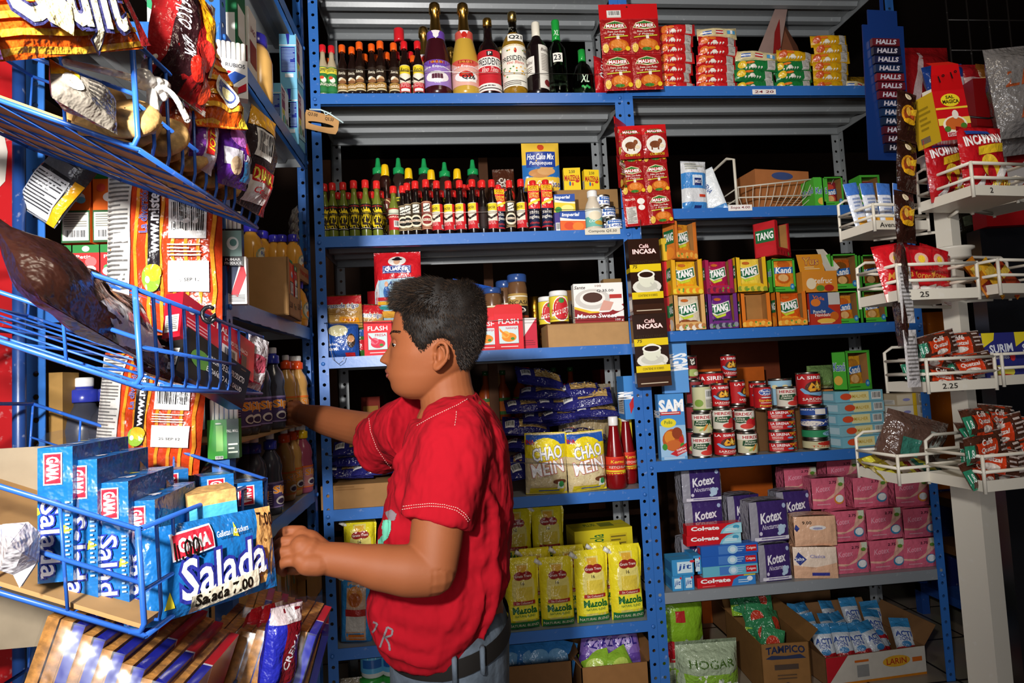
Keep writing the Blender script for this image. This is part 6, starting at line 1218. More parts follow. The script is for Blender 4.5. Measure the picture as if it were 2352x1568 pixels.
lp=MB()
for (ya,yb,c_) in ((846,856.5,'7a3f32'),(858.5,868,'8f4a3e')):
    g=[];nn=18
    for j in range(5):
        for i in range(nn+1):
            th=-.5+1.0*i/nn; sh=1-(abs(th)/.5)**2; yc=857.5; y=yc+((ya+(yb-ya)*j/4)-yc)*(.15+.85*sh); g.append(head_pt(th,y,.0009))
    lp.add(g,[(j*(nn+1)+i,j*(nn+1)+i+1,(j+1)*(nn+1)+i+1,(j+1)*(nn+1)+i) for j in range(4) for i in range(nn)],mat(c_,'skin'),True)
lp.build('lips',man)
# hair
HL=[(905,700),(911,712),(931,716),(935,732),(938,755),(954,772),(961,785),(975,803),(979,808),(990,799),(1003,787),(1012,780),(1025,776),(1040,784),(1051,806),(1055,831),(1062,858),(1076,868),(1130,868),(1130,600),(880,600),(880,690)]
def inpoly(x,y,P):
    c=False;n=len(P)
    for i in range(n):
        x1,y1=P[i];x2,y2=P[(i+1)%n]
        if (y1>y)!=(y2>y) and x<(x2-x1)*(y-y1)/(y2-y1)+x1: c=not c
    return c
def hdist(x,y):
    best=1e9
    for (x1,y1),(x2,y2) in zip(HL[:18],HL[1:19]):
        dx,dy=x2-x1,y2-y1;t=max(0,min(1,((x-x1)*dx+(y-y1)*dy)/(dx*dx+dy*dy))); best=min(best,math.hypot(x-x1-dx*t,y-y1-dy*t))
    return best if inpoly(x,y,HL) else -best
def hthick(th,y):
    p=head_pt(th,y); c=math.cos(th)
    q=p-SD*(p-C(1000,780,HD)).dot(SD); x=proj(q)[0]
    d=hdist(x,y)
    if d<0: return -.004,d
    top=max(0,min(1,(735-y)/70)); back=max(0,-c)
    base=.004+.0125*top+.006*back*max(0,min(1,(850-y)/60))
    if c>.2: base+=.006*top*min(1,c)
    if c<0 and y<740: base*=.3+.7*max(0,(y-650)/90)
    n_=noise.noise(p*55)*.0035
    return base*min(1,d/12)+n_*min(1,d/12)+.0008,d
hm=MB(); hrows=[]
hy=[648,650,652,655,659,664,670,677,685,694]+[700+4*i for i in range(46)]
for y in hy: hrows.append([head_pt(2*pi*k/N,y,hthick(2*pi*k/N,y)[0]) for k in range(N)])
ring_loft(hm,hrows,dark,True)
rn=random.Random(11)
cnt=0
while cnt<16000:
    th=rn.uniform(-pi,pi); y=rn.choice((rn.uniform(650,870),rn.uniform(700,870),rn.uniform(650,720)))
    t,d=hthick(th,y)
    if d<-.8: continue
    p=head_pt(th,y,max(0,t)*.8); n_=(head_pt(th,y,.01)-head_pt(th,y)).normalized(); c=math.cos(th); top=max(0,min(1,(735-y)/70))
    # comb direction: forward on top, down at the sides and back
    dr=(-RT*(1.1*top)+UP*(-.9+1.0*top)+RT*.35*(1-top))+Vector((rn.uniform(-.35,.35),rn.uniform(-.35,.35),rn.uniform(-.25,.25)))
    dr=(dr-n_*dr.dot(n_)*.8+n_*(.5+.2*top)).normalized()
    L=(.008+.016*top)*rn.uniform(.6,1.15)*(.5 if d<5 else 1)*(.45 if c<-.1 and y<720 else 1)
    w=.0006; sd=dr.cross(n_).normalized()*w
    hm.add([p-sd,p+sd,p+n_*w,p+dr*L+n_*L*.1],[(0,1,3),(1,2,3),(2,0,3)],dark if cnt%3 else brown,False); cnt+=1
hair=hm.build('hair',man)
# ---- T-shirt
red=mat('900d1a','cloth')
SH=[(903,1035,1092,.064),(915,1012,1098,.075),(928,988,1106,.09),(945,968,1122,.125),(962,952,1138,.15),(985,940,1152,.166),(1020,930,1166,.174),(1060,916,1173,.174),(1120,896,1177,.17),(1180,884,1177,.166),(1250,871,1173,.166),(1320,860,1168,.168),(1370,851,1160,.17),(1400,853,1154,.17),(1425,860,1146,.168),(1442,870,1136,.162),(1456,880,1128,.156)]
ts=MB(); rows=[]
for i in range(100):
    y=903+(1456-903)*i/99; f,b,w=smooth_interp(SH,y); cx=(f+b)/2; a=(b-f)/2*PM; r=[]
    for k in range(64):
        th=2*pi*k/64; c,s=math.cos(th),math.sin(th); e=.82
        x=cx-(a*math.copysign(abs(c)**e,c))/PM; S=w*math.copysign(abs(s)**e,s)
        t=max(0,(y-1310)/146); yy=y-t*72*max(0,(x-1040)/105)**1.15-t*24*max(0,(935-x)/70)
        if y<960: # neckline slopes down towards the front
            t2=(960-y)/57; yy=y+t2*42*max(0,min(1.6,(1060-x)/60))
        wr=.0016*math.sin(y*.11+th*3+2*math.sin(th*2))*min(1,max(0,(y-1000)/200))
        r.append(C(x,yy,HD)+SD*S+(-RT*c+SD*s)*wr)
    rows.append(r)
ring_loft(ts,rows,red)
limb(ts,[(C(1048,985,1.20),.07),(C(1046,1025,1.165),.078),(C(1022,1105,1.13),.072)],red,28)
def cuffed(m,pts,n=28):
    m.tube([p for p,_ in pts],[r for _,r in pts],red,n)
cuffed(ts,[(C(1046,1010,1.17),.07),(C(1036,1060,1.145),.075),(C(1020,1120,1.125),.0715),(C(1012,1160,1.115),.069),(C(1006,1194,1.108),.0685),(C(1004,1202,1.106),.0665)])
cuffed(ts,[(C(965,985,1.36),.08),(C(930,990,1.42),.078),(C(900,1003,1.47),.076),(C(880,1017,1.5),.0745),(C(870,1023,1.515),.073)])
# folds
for pts in ([(1088,1060),(1110,1130),(1112,1200)],[(1100,1050),(1135,1120),(1140,1200),(1128,1260)],[(905,1090),(935,1150),(930,1240)],[(930,1060),(950,1100),(952,1150)],[(1080,1230),(1060,1330),(1000,1420)],[(1110,1240),(1100,1350),(1040,1450)],[(870,1340),(930,1370),(1000,1390),(1080,1370)],[(864,1375),(930,1408),(1010,1422),(1080,1400)],[(1130,1180),(1140,1300),(1115,1400)],[(955,1000),(935,1040),(915,1060)]):
    P=[]
    for x,y in pts:
        f,b,w=smooth_interp(SH,y); cx=(f+b)/2; u=min(.98,abs((x-cx)/((b-f)/2))); e=.82; s=(1-u**(2/e))**(e/2)
        P.append((C(x,y,HD)+SD*w*s*.97-RT*0,.0085))
    P=[(p,.004 if i in (0,len(P)-1) else .0125) for i,(p,_) in enumerate(P)]
    limb(ts,P,red,8)
shirt=ts.build('t_shirt',man,label='red T-shirt with faded front print'); remesh(shirt,.0045,.5,3)
tx=bpy.data.textures.new('cloth_folds','CLOUDS'); tx.noise_scale=.075; tx.noise_depth=3
dm=shirt.modifiers.new('folds','DISPLACE'); dm.texture=tx; dm.strength=.02; dm.mid_level=.5; dm.texture_coords='GLOBAL'
# ---- trousers, belt, shoes
dn=mat('4b5560','denim')
JN=[(1385,925,1140,.14),(1410,905,1156,.15),(1450,900,1170,.155),(1600,905,1170,.158),(1660,915,1160,.155)]
jm=MB(); rows=[]
for i in range(26):
    y=1385+265*i/25; f,b,w=interp(JN,y); cx=(f+b)/2; a=(b-f)/2*PM
    rows.append([C(cx-(a*math.copysign(abs(math.cos(2*pi*k/40))**.85,math.cos(2*pi*k/40)))/PM,y-(14*max(0,(cx*0+math.cos(2*pi*k/40)*-1)) if y<1470 else 0),HD)+SD*w*math.copysign(abs(math.sin(2*pi*k/40))**.85,math.sin(2*pi*k/40)) for k in range(40)])
ring_loft(jm,rows,dn)
hp=C(1035,1620,HD)
for k_ in (1,-1):
    h0=hp+SD*.078*k_; ft=Vector((h0.x+.02-k_*.05,h0.y-.0,FZ+.09)); kn=(h0+ft)/2+Vector((-.02,0,0))
    limb(jm,[(h0,.094),(kn+Vector((0,0,.1)),.078),(kn,.066),(kn-Vector((0,0,.12)),.064),(ft,.055)],dn,22)
    s=MB(); sm_=mat('2a2422','gloss'); limb(s,[(ft+Vector((.03,0,-.045)),.038),(ft+Vector((-.05,0,-.052)),.038),(ft+Vector((-.14,0,-.062)),.03)],sm_,16); s.build('shoe',man)
jeans=jm.build('jeans',man,label='faded blue jeans'); remesh(jeans,.006,.5,3)
bt=MB(); rr=[]
for y in (1432,1435,1466,1469):
    f,b,w=interp(JN,y); cx=(f+b)/2; a=(b-f)/2*PM+.004; w+=.004
    rr.append([C(cx-(a*math.copysign(abs(math.cos(2*pi*k/48))**.85,math.cos(2*pi*k/48)))/PM,y-30*max(0,-math.cos(2*pi*k/48)),HD)+SD*w*math.copysign(abs(math.sin(2*pi*k/48))**.85,math.sin(2*pi*k/48)) for k in range(48)])
ring_loft(bt,rr,mat('14110f','dull'),False); bt.build('belt',man)
for x in (1060,1115):
    q=MB(); f,b,w=interp(JN,1450); cx=(f+b)/2; u=(x-cx)/((b-f)/2); s=w*(1-abs(u)**(2/.85))**(.85/2)+.007; up=30*max(0,(x-cx)/((b-f)/2)*.8)
    a_=C(x,1426-up,HD)+SD*s; b_=C(x+2,1476-up,HD)+SD*s; q.tube([a_-SD*.006,a_,(a_+b_)/2+SD*.001,b_,b_-SD*.006],.0052,dn,6); q.build('belt_loop',man)
# ---- print and stitching laid on the shirt surface
dg=bpy.context.evaluated_depsgraph_get(); ev=shirt.evaluated_get(dg); bvh=BVHTree.FromObject(ev,dg)
def hit(x,y,off=.0012):
    d=ray(x,y).normalized(); r=bvh.ray_cast(CAM,d)
    if r[0] is None: return None
    return r[0]+r[1]*off*(1 if r[1].dot(d)<0 else -1)
def stitches(m,pts,mt,step=5,r=.0006):
    P=[]
    for (x1,y1),(x2,y2) in zip(pts,pts[1:]):
        L=math.hypot(x2-x1,y2-y1); n=max(1,int(L/step))
        for i in range(n): P.append(((x1+(x2-x1)*i/n,y1+(y2-y1)*i/n),(x1+(x2-x1)*(i+.6)/n,y1+(y2-y1)*(i+.6)/n)))
    for a,b in P:
        ha,hb=hit(*a),hit(*b)
        if ha and hb and (ha-hb).length<.02: m.tube([ha,hb],r,mt,4)
st=MB(); wt=mat('e0b0a4','cloth')
stitches(st,[(926,1163),(950,1160),(985,1156),(1020,1158),(1050,1166),(1068,1180),(1080,1196)],wt); stitches(st,[(924,1170),(950,1166),(985,1162),(1020,1164),(1048,1172),(1066,1186),(1076,1200)],wt)
stitches(st,[(848,960),(852,990),(866,1028),(884,1055),(900,1076)],wt); stitches(st,[(958,978),(985,962),(1020,945),(1052,930),(1076,915)],wt); stitches(st,[(1048,945),(1047,962),(1044,980)],wt)
st.build('stitching',shirt,label='pale stitching at cuffs and neck')
def fillpatch(m,poly,mt,step=3.0):
    x0=min(p[0] for p in poly);x1=max(p[0] for p in poly);y0=min(p[1] for p in poly);y1=max(p[1] for p in poly)
    nx=int((x1-x0)/step)+1;ny=int((y1-y0)/step)+1; idx={};vs=[];fs=[]
    for j in range(ny+1):
        for i in range(nx+1):
            h=hit(x0+i*step,y0+j*step,.0012); idx[i,j]=len(vs) if h else None
            if h: vs.append(h)
    for j in range(ny):
        for i in range(nx):
            if inpoly(x0+(i+.5)*step,y0+(j+.5)*step,poly):
                q=[idx[i,j],idx[i+1,j],idx[i+1,j+1],idx[i,j+1]]
                if None not in q and (vs[q[0]]-vs[q[2]]).length<.03: fs.append(q)
    if fs: m.add(vs,fs,mt,True)
pr=MB(); mint=mat('5fae92','cloth'); gy=mat('6e6468','cloth')
fillpatch(pr,[(885,1176),(900,1170),(912,1180),(906,1196),(893,1194)],gy,1.4)
fillpatch(pr,[(881,1195),(898,1192),(899,1215),(892,1235),(882,1243),(880,1256),(868,1257),(870,1240),(880,1228),(878,1210)],mint,1.4)
for pts in ([(858,1428),(868,1432),(862,1445),(856,1452)],[(890,1440),(882,1462),(874,1486)],[(890,1440),(902,1446),(900,1458),(886,1462)],[(886,1462),(894,1478),(896,1494)]):
    for (a,b) in zip(pts,pts[1:]):
        dx,dy=b[0]-a[0],b[1]-a[1];L=math.hypot(dx,dy);nx_,ny_=-dy/L*2.2,dx/L*2.2
        fillpatch(pr,[(a[0]+nx_,a[1]+ny_),(b[0]+nx_,b[1]+ny_),(b[0]-nx_,b[1]-ny_),(a[0]-nx_,a[1]-ny_)],gy,1.0)
pr.build('shirt_print',shirt,label='faded grey letters and mint green shape')
# ================================================================ goods of the left unit
def XY(px,py,x): return onX(px,py,x)
def atX(px,x,z):
    """Y for a pixel column on the plane X=x at height z"""
    y=-.5
    for _ in range(6):
        a=proj((x,y,z))[0]; b=proj((x,y+.01,z))[0]; y+=(px-a)/(b-a)*.01
    return y
zl2=ZL[1]+.001; zl3=ZL[2]+.001; zl4=ZL[3]+.001; zl5=ZL[4]+.001
# upper shelf: milk cartons, juice jug
def milk_carton():
    w,d,h=.09,.058,.2
    return carton('milk_carton',w,d,h,'7cc4e4',{'F':[('r',0,.2,1,1,'eef2f4'),('r',.08,.52,.5,.95,'8a2a4a'),('t','100%',.28,.86,.34,.08,'e8e0e4',{'rot':.0}),('t','LECHE',.28,.74,.34,.08,'e8e0e4'),('r',.1,.4,.4,.5,'d8d83a'),('e',.35,.3,.2,.1,'6ab04a'),('r',.25,.24,.4,.38,'7ac0e0'),('e',.7,.34,.06,.06,'1a1a1a'),('e',.78,.26,.07,.05,'1a1a1a'),('e',.66,.2,.05,.04,'1a1a1a'),('p',[(0,.2),(0,.12),(1,.2),(1,.28)],'a8d8ea')],
     'L':[('r',.08,.3,.92,.76,'2a3a9a'),('l',.12,.32,.9,.74,16,'a8c8e8'),('p',[(.4,1),(.62,1),(.58,.82),(.5,.8)],'2a2a9a'),('r',.0,.78,1,.8,'e8f0f4'),('r',.3,.2,.8,.27,'e8f0f4')]})
MAKE['milkc']=milk_carton
def lput(kind,y,x,z,label,cat,group=None,rz=pi/2,s=1,rot=None):
    if y>-.1:
        px=proj((x,y,z+.1))[0]; y=-.1; x=min(-.075,xat(px,y,z+.05))
    return put(kind,(x,y,z),label,cat,group,rot or (0,0,rz),s)
for i,(px,dz) in enumerate(((690,0),(660,0),(682,.201))):
    lput('milkc',atX(px,-.1,zl2+dz+.1),-.1,zl2+dz,('light blue milk carton nearest the centre post, lower tier','light blue milk carton left of it, lower tier','light blue milk carton stacked on top of the other two')[i],'carton','milk cartons')
lput('milkc',atX(634,-.1,zl2+.1),-.1,zl2,'light blue milk carton behind the orange juice jug','carton','milk cartons',s=(1,1,.8))
prof=[(.036,0),(.042,.006),(.044,.05),(.044,.12),(.036,.15),(.026,.165)]
MAKE['jug']=lambda:bottle('juice_bottle',prof,'eab86a','gloss',[(.03,.168),(.031,.17),(.031,.195),(.028,.198),(.001,.198)],mat('3a35a8','gloss'),[],24)
lput('jug',atX(590,-.09,zl2+.1),-.09,zl2,'large orange juice bottle with blue cap on the upper left shelf','bottle',s=(1.02,1.02,1.05))
for i,(px,c,c2,h) in enumerate(((532,'1f6a42','e8e8e4',.3),(560,'e9e6e0','8a2a3a',.23),(572,'8a2436','c9a0a8',.26))):
    o=carton('drink_carton',.07,.05,h,c,{'F':[('r',.1,.3,.9,.6,c2),('t','JUGO',.5,.75,.6,.08,c2)],'L':[('r',.1,.2,.9,.5,c2)]}); addobj(o,(-.1-.06*(i==2),atX(px,-.1,zl2+.15),zl2),('tall green and white carton just past the near left post','white carton with maroon print behind the orange jug','maroon carton at the back of the upper left shelf')[i],'carton',rot=(0,0,pi/2))
# near end of the upper shelf, facing the camera
def endput(o,px,x0,z,y,label,cat,group=None,rz=0,s=1):
    return addobj(o,(xat(px,y,z+.06),y,z),label,cat,group,(0,0,rz),s)
o=carton('milk_powder_box',.082,.05,.16,'e4efe4',{'F':[('p',[(0,.0),(1,.2),(1,.5),(.5,.3),(0,.34)],'b8d83a'),('p',[(0,.3),(.5,.26),(1,.4),(1,.46),(.5,.36),(0,.44)],'3a9a4a'),('e',.5,.3,.1,.07,'f2f2f2'),('t','MADE IN',.5,.12,.4,.05,'8a8a8a')]}); endput(o,425,0,ZL[1]+.001,-.835,'white and green box standing on the near end of the upper left shelf','box')
o=carton('milk_powder_box',.05,.05,.16,'dfe8e4',{'F':[('p',[(0,.3),(1,.1),(1,.3),(0,.5)],'3a9a6a')]}); endput(o,375,0,ZL[1]+.001,-.83,'pale narrow box left of the white and green box','box')
# cigarettes hung at the post
def cig(top,body,art,n=6):
    m=MB(); m.box(-.032,.032,-.012,.012,0,.085,mat(body,'gloss')); m.art(flatS((-.032,-.012,0),(1,0,0),(0,0,1),(0,-1,0)),.064,.085,art,'gloss'); r=m.build('cigarette_pack')
    t=MB()
    for i in range(n): t.lathe([(.0045,.08),(.0045,.128),(.001,.128)],mat('ece8e2'),10,((i-(n-1)/2)*.0098,0,0))
    t.build('cigarettes',r); return r
r=cig('f','eceae6',[('t','RUBIOS',.62,.84,.6,.1,'3a3a44'),('p',[(.1,.55),(.4,.68),(.5,.66),(.15,.45)],'c42030'),('p',[(.15,.4),(.6,.68),(.95,.6),(.5,.3),(.2,.3)],'3a62c0'),('p',[(.5,.15),(.95,.4),(.95,.2),(.6,.06)],'c42030')]); r.rotation_euler=(0,0,.3)
addobj(r,C(533,228,1.33),'white cigarette pack with red and blue ribbon standing open by the post','cigarettes','open cigarette packs',(0,0,.35),1.0)
r=cig('f','3f9a3c',[('r',.62,0,1,1,'1f3a2a'),('t','PALL MALL',.8,.7,.36,.07,'e8e8e0'),('l',.66,.1,.96,.4,3,'c8d0c0'),('r',.28,.2,.5,.85,'8ac86a'),('e',.36,.9,.1,.02,'e8f0e0'),('b',.25,0,.5,.08)]); addobj(r,C(517,1052,1.36),'green cigarette pack with cigarettes sticking out, above the cracker packs','cigarettes','open cigarette packs',(0,0,.1),1.02)
r=cig('f','1c1c1e',[('r',.3,.25,1,.95,'7a9a94'),('e',.7,.6,.2,.18,'d8e4e0'),('e',.72,.62,.12,.1,'5a8a84'),('t','FUMAR',.7,.16,.5,.07,'e8e8e8'),('t','PRODUCE',.7,.06,.56,.07,'e8e8e8')]); addobj(r,C(525,612,1.40),'black cigarette pack with pale picture beside the orange chip bag','cigarettes','open cigarette packs',(0,0,.1),1.0)
o=carton('cigarette_carton',.075,.03,.11,'e6e2de',{'F':[('p',[(.1,.3),(.45,.95),(.6,.95),(.3,.3)],'9a2030'),('p',[(.3,.3),(.6,.95),(.85,.95),(.55,.2)],'27304a'),('p',[(.55,.2),(.9,.9),(1,.6),(.75,.15)],'b02a34'),('l',.5,.04,.95,.2,4,'5a5a5a')]}); addobj(o,C(530,700,1.41),'white cigarette pack with red and dark blue stripes on the middle left shelf','cigarettes',None,(0,0,.15),1)
# middle shelf : juices
prof=[(.026,0),(.03,.005),(.031,.03),(.0295,.06),(.031,.09),(.024,.115),(.0145,.128),(.0145,.136)]
MAKE['ojuice']=lambda:bottle('juice_bottle',prof,'e6a53c','gloss',[(.0175,.132),(.018,.134),(.018,.155),(.016,.158),(.001,.158)],mat('3a35b8','gloss'),[(.0314,.025,.06,2.2,[('r',.0,.0,1,1,'e6a53c'),('e',.5,.5,.42,.5,'8aa08a'),('e',.5,.5,.34,.42,'d8dcc8'),('t','Rica',.5,.66,.4,.2,'3a5aa8'),('e',.5,.3,.2,.18,'e8882a')],'e6a53c')],20)
for i,px in enumerate((652,670,688)):
    lput('ojuice',atX(px,-.085,zl3+.05),-.085,zl3,f'small blue-capped orange juice bottle at the front edge, {od(i,3)} of three','bottle','small orange juice bottles',s=1.02)
for i,px in enumerate((578,604,632,650,676)):
    lput('ojuice',atX(px,-.2,zl3+.2),-.2,zl3+.17,f'orange juice bottle with blue cap in the raised back row, {od(i)} of five','bottle','raised orange juice bottles',s=(1.25,1.25,1.1) if i in (0,1) else 1.0)
addobj(crate('cardboard_carton',.62,.12,.168,col='9a7448'),(-.2,-.36,zl3),'long brown carton carrying the raised juice bottles','carton',rot=(0,0,pi/2))
# open display carton with small juice boxes
def disp():
    w,d,h=.2,.14,.17; t=.004; m=MB(); mm=mat('b48a58','card')
    m.box(-w/2,w/2,d/2-t,d/2,0,h,mm); m.box(-w/2,-w/2+t,-d/2,d/2,0,h,mm); m.box(w/2-t,w/2,-d/2,d/2,0,h*.95,mm); m.box(-w/2,w/2,-d/2,-d/2+t,0,h*.38,mm); m.box(-w/2,w/2,-d/2,d/2,0,t,mm); m.box(-w/2,-w/2+w*.12,-d/2,-d/2+t,0,h,mm); m.box(w/2-w*.14,w/2,-d/2,-d/2+t,0,h*.9,mm)
    m.art(flatS((-w/2,-d/2,0),(1,0,0),(0,0,1),(0,-1,0)),w,h,[('t','2.50',.2,.2,.2,.1,'3a2a1a',{'shear':.3}),('t','Prot',.5,.2,.16,.1,'3a5a3a'),('t','2.50',.8,.24,.2,.1,'3a2a1a',{'shear':.3})],'card'); return m.build('display_carton')
dy=atX(615,-.1,zl3+.08); addobj(disp(),(-.09,dy,zl3),'open brown display carton of small juice boxes at the edge of the middle shelf','carton',rot=(0,0,pi/2+.05),s=(.95,1,1.02))
@kindof
def petit(): return carton('juice_box',.048,.035,.13,'c42a2a',{'F':[('r',0,.86,1,1,'2a7a3a'),('e',.5,.93,.13,.05,'e8e4e0'),('t','Petit',.42,.79,.5,.06,'f2e8e4'),('e',.68,.7,.2,.09,'e86a6a'),('e',.3,.6,.14,.05,'4a9a5a'),('e',.36,.53,.24,.08,'e8e4d8'),('e',.66,.57,.2,.06,'e8e8e8'),('e',.74,.5,.14,.05,'6ab0d8'),('r',.03,.03,.97,.44,'2a7a3a'),('r',.06,.05,.94,.43,'ecebe2'),('l',.1,.2,.9,.4,7,'8a8a80'),('b',.2,.05,.85,.17)],'R':[('r',.1,.3,.9,.7,'e8882a')]})
@kindof
def petito(): return carton('juice_box',.05,.035,.14,'e0641a',{'F':[('r',0,.93,1,1,'2a7a3a'),('e',.3,.8,.16,.06,'d84a3a'),('e',.6,.66,.24,.07,'e8e4e0'),('e',.7,.62,.16,.05,'6ab0d8'),('r',.0,.0,1,.47,'2a5a34'),('r',.04,.03,.96,.44,'d8d4c8'),('l',.1,.22,.9,.42,6,'7a7a70'),('b',.1,.05,.9,.19)],'R':[('e',.5,.3,.3,.2,'6a8a2a')]})
for i in range(3): put('petit' if i!=1 else 'petito',(-.045-.0,dy-.05+.052*i,zl3+.055),f'small juice box standing in the brown display carton, {od(i,3)} of three','juice box','juice boxes in the display carton',(0,0,pi/2+.05),.9)
o=crate('cardboard_carton',.16,.05,.05,[('t','Naranja',.5,.5,.8,.5,'b8402a')],col='a67c4e'); addobj(o,(-.075,atX(686,-.07,zl3+.2),zl3+.16),'brown carton strip with red script resting on the juice bottles','carton',rot=(0,.0,pi/2))
o=carton('cube_box',.2,.06,.09,'2f8a3c',{'F':[('t','MAGGIES',.6,.5,.8,.4,'c8d8c8')]}); addobj(o,(-.38,-.28,zl3+.17),'green box with pale lettering at the back of the middle left shelf','box',rot=(0,0,.6))
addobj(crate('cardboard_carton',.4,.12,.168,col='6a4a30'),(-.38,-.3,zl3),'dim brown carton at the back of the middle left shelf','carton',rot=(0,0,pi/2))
@kindof
def silver_strip(): return pouch('silver_sachet',.1,.07,.02,'8a857c',[('l',.1,.2,.9,.8,3,'b8b4aa')],'film',wob=.01,nu=8,nv=8)
for i in range(7): put('silver_strip',(-.1,-.075,zl3+.18+.032*i),f'silver sachet in the stack hanging near the corner post, {ORD[i] if i else "bottom"} up','sachet','silver sachets near the corner',(.3,.0,pi/2+.4),(.9,1,.9))
# near end of the middle shelf: juice boxes facing the camera
for i,px in enumerate((92,145,208,271)):
    endput(get('petit'),px,0,zl3,-.835,f'red and green juice box, bottom row behind the baskets, {od(i,4)}','juice box','juice boxes behind the baskets',0,(1.28,1,1.0))
for i,px in enumerate((185,256)):
    endput(get('petito'),px,0,zl3+.134,-.84,f'orange juice box in the upper row behind the baskets, {("left","right")[i]} of two','juice box','juice boxes behind the baskets',0,(1.2,1,1.12))
# fourth shelf: sports-cap drinks
def sip(body,cap,lab,txt='Sip',spout='e8e8e6'):
    prof=[(.028,0),(.033,.006),(.034,.02),(.033,.035),(.034,.09),(.034,.1),(.031,.12),(.034,.14),(.028,.165),(.015,.185),(.0145,.195)]
    o=bottle('sports_drink',prof,body,'gloss',[(.0185,.192),(.019,.194),(.019,.215),(.016,.217),(.0115,.218),(.0115,.235),(.001,.235)],mat(cap,'gloss'),[(.0345,.022,.075,5.2,[('r',0,.93,1,1,'8a7aa8' if lab=='4a3a6a' else 'e8702a'),('r',0,0,1,.05,'8a7aa8' if lab=='4a3a6a' else 'e8702a'),('t',txt,.5,.68,.26,.36,'e8902a',{'out':'e8e4ea','ow':.06,'rot':.1,'bold':.04}),('e',.5,.26,.1,.16,'d8d0c8'),('e',.5,.24,.07,.1,'3a2a4a'),('l',.66,.1,.85,.85,9,'a89ab8'),('l',.12,.1,.34,.85,9,'a89ab8')],lab)],22)
    c=MB(); c.lathe([(.0118,.222),(.0122,.224),(.0122,.238),(.01,.24),(.001,.24)],mat(spout,'gloss'),14); c.build('spout',o); return o
MAKE['sipg']=lambda:sip('3c3e48','2f3aa0','4a3a6a'); MAKE['sipo']=lambda:sip('d2a05a','e8501c','c88a3a'); MAKE['sipp']=lambda:sip('a8506a','f0c81a','c07a7a')
zc=zl4+.235
m=MB(); m.box(-.16,.16,-.37,.37,0,.004,mat('a8845a','card')); o=m.build('cardboard_sheet'); addobj(o,(-.22,-.44,zc),'brown cardboard sheet laid over the lower tier of drink bottles','cardboard')
o.location=(-.215,-.41,zc)
for i,px in enumerate((628,594,566,548)):
    lput('sipg',atX(px,(-.09,-.1,-.11,-.12)[i],zc+.1),(-.09,-.1,-.11,-.12)[i],zc+.005,('grey sports drink with blue cap, front of the upper tier','second grey sports drink on the upper tier','third grey sports drink on the upper tier','fourth grey sports drink on the upper tier')[i],'bottle','grey sports drinks',rz=pi/2-.6+.1*i,s=(1,1,1.03))
for i,px in enumerate((658,673,687)):
    lput('sipo',atX(px,-.1,zc+.1),-.1,zc+.005,f'orange sports drink with orange cap on the upper tier, {od(i,3)} of three','bottle','orange sports drinks',rz=pi/2-.3,s=(.92,.92,.97))
for i,(k,px,x,l) in enumerate((('sipg',622,-.085,'grey sports drink with blue cap at the front of the lower tier'),('sipg',586,-.1,'grey sports drink on the lower tier behind the blue cracker pack'),('sipg',568,-.12,'grey sports drink on the lower tier, farthest left'),('sipo',654,-.1,'orange sports drink on the lower tier, first after the grey one'),('sipo',671,-.1,'orange sports drink on the lower tier, middle'),('sipo',687,-.1,'orange sports drink on the lower tier, beside the pink one'),('sipp',703,-.1,'pink sports drink with yellow cap on the lower tier'))):
    lput(k,atX(px,x,zl4+.1),x,zl4,l,'bottle',{'sipg':'grey sports drinks','sipo':'orange sports drinks'}.get(k),rz=pi/2-.4,s=(.96,.96,.97))
for i,px in enumerate((195,262)):
    endput(get('sipg'),px,0,zl4+.12,-.79,f'large grey sports drink with purple label behind the baskets, {("left","right")[i]} of two','bottle','grey sports drinks',-.2,(1.6,1.6,1.2))
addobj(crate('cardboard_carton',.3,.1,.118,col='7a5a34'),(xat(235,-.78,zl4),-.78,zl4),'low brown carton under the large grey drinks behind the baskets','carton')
o=crate('cardboard_carton',.1,.06,.42,col='9a7640'); endput(o,110,0,zl4,-.82,'upright brown carton behind the baskets, left of the grey drinks','carton')
# bottom shelf: wrapped juice bottles
@kindof
def wrapped():
    m=MB()
    m.box(-.1,.1,-.06,.06,0,.2,mat('b07a3a','gloss')); m.art(flatS((-.1,-.06,0),(1,0,0),(0,0,1),(0,-1,0)),.2,.2,[('r',.33,0,.35,1,'7a4a1c'),('r',.66,0,.68,1,'7a4a1c')]+[('e',.17+.33*i,.5,.09,.3,'7a8a6a') for i in range(3)]+[('e',.17+.33*i,.5,.06,.22,'c88a5a') for i in range(3)],'gloss'); return m.build('shrink_wrapped_juice')
for i,(y,z) in enumerate(((-.56,0),(-.32,0),(-.52,.201),(-.28,.201))): put('wrapped',(-.13,y,zl5+z),f'shrink wrapped block of orange juice bottles below the hand, {("near bottom","far bottom","near top","far top")[i]}','juice pack','shrink wrapped juice blocks',(0,0,pi/2))
addobj(opencrate('cardboard_box',.22,.2,.1,'a8763f',.05),(-.14,-.13,zl5+.14),'open brown box beside the wrapped juices under the left shelf','carton',rot=(0,0,pi/2)); addobj(crate('cardboard_carton',.22,.2,.139,col='4a6a9a'),(-.14,-.13,zl5),'dim blue carton under the open brown box','carton',rot=(0,0,pi/2))
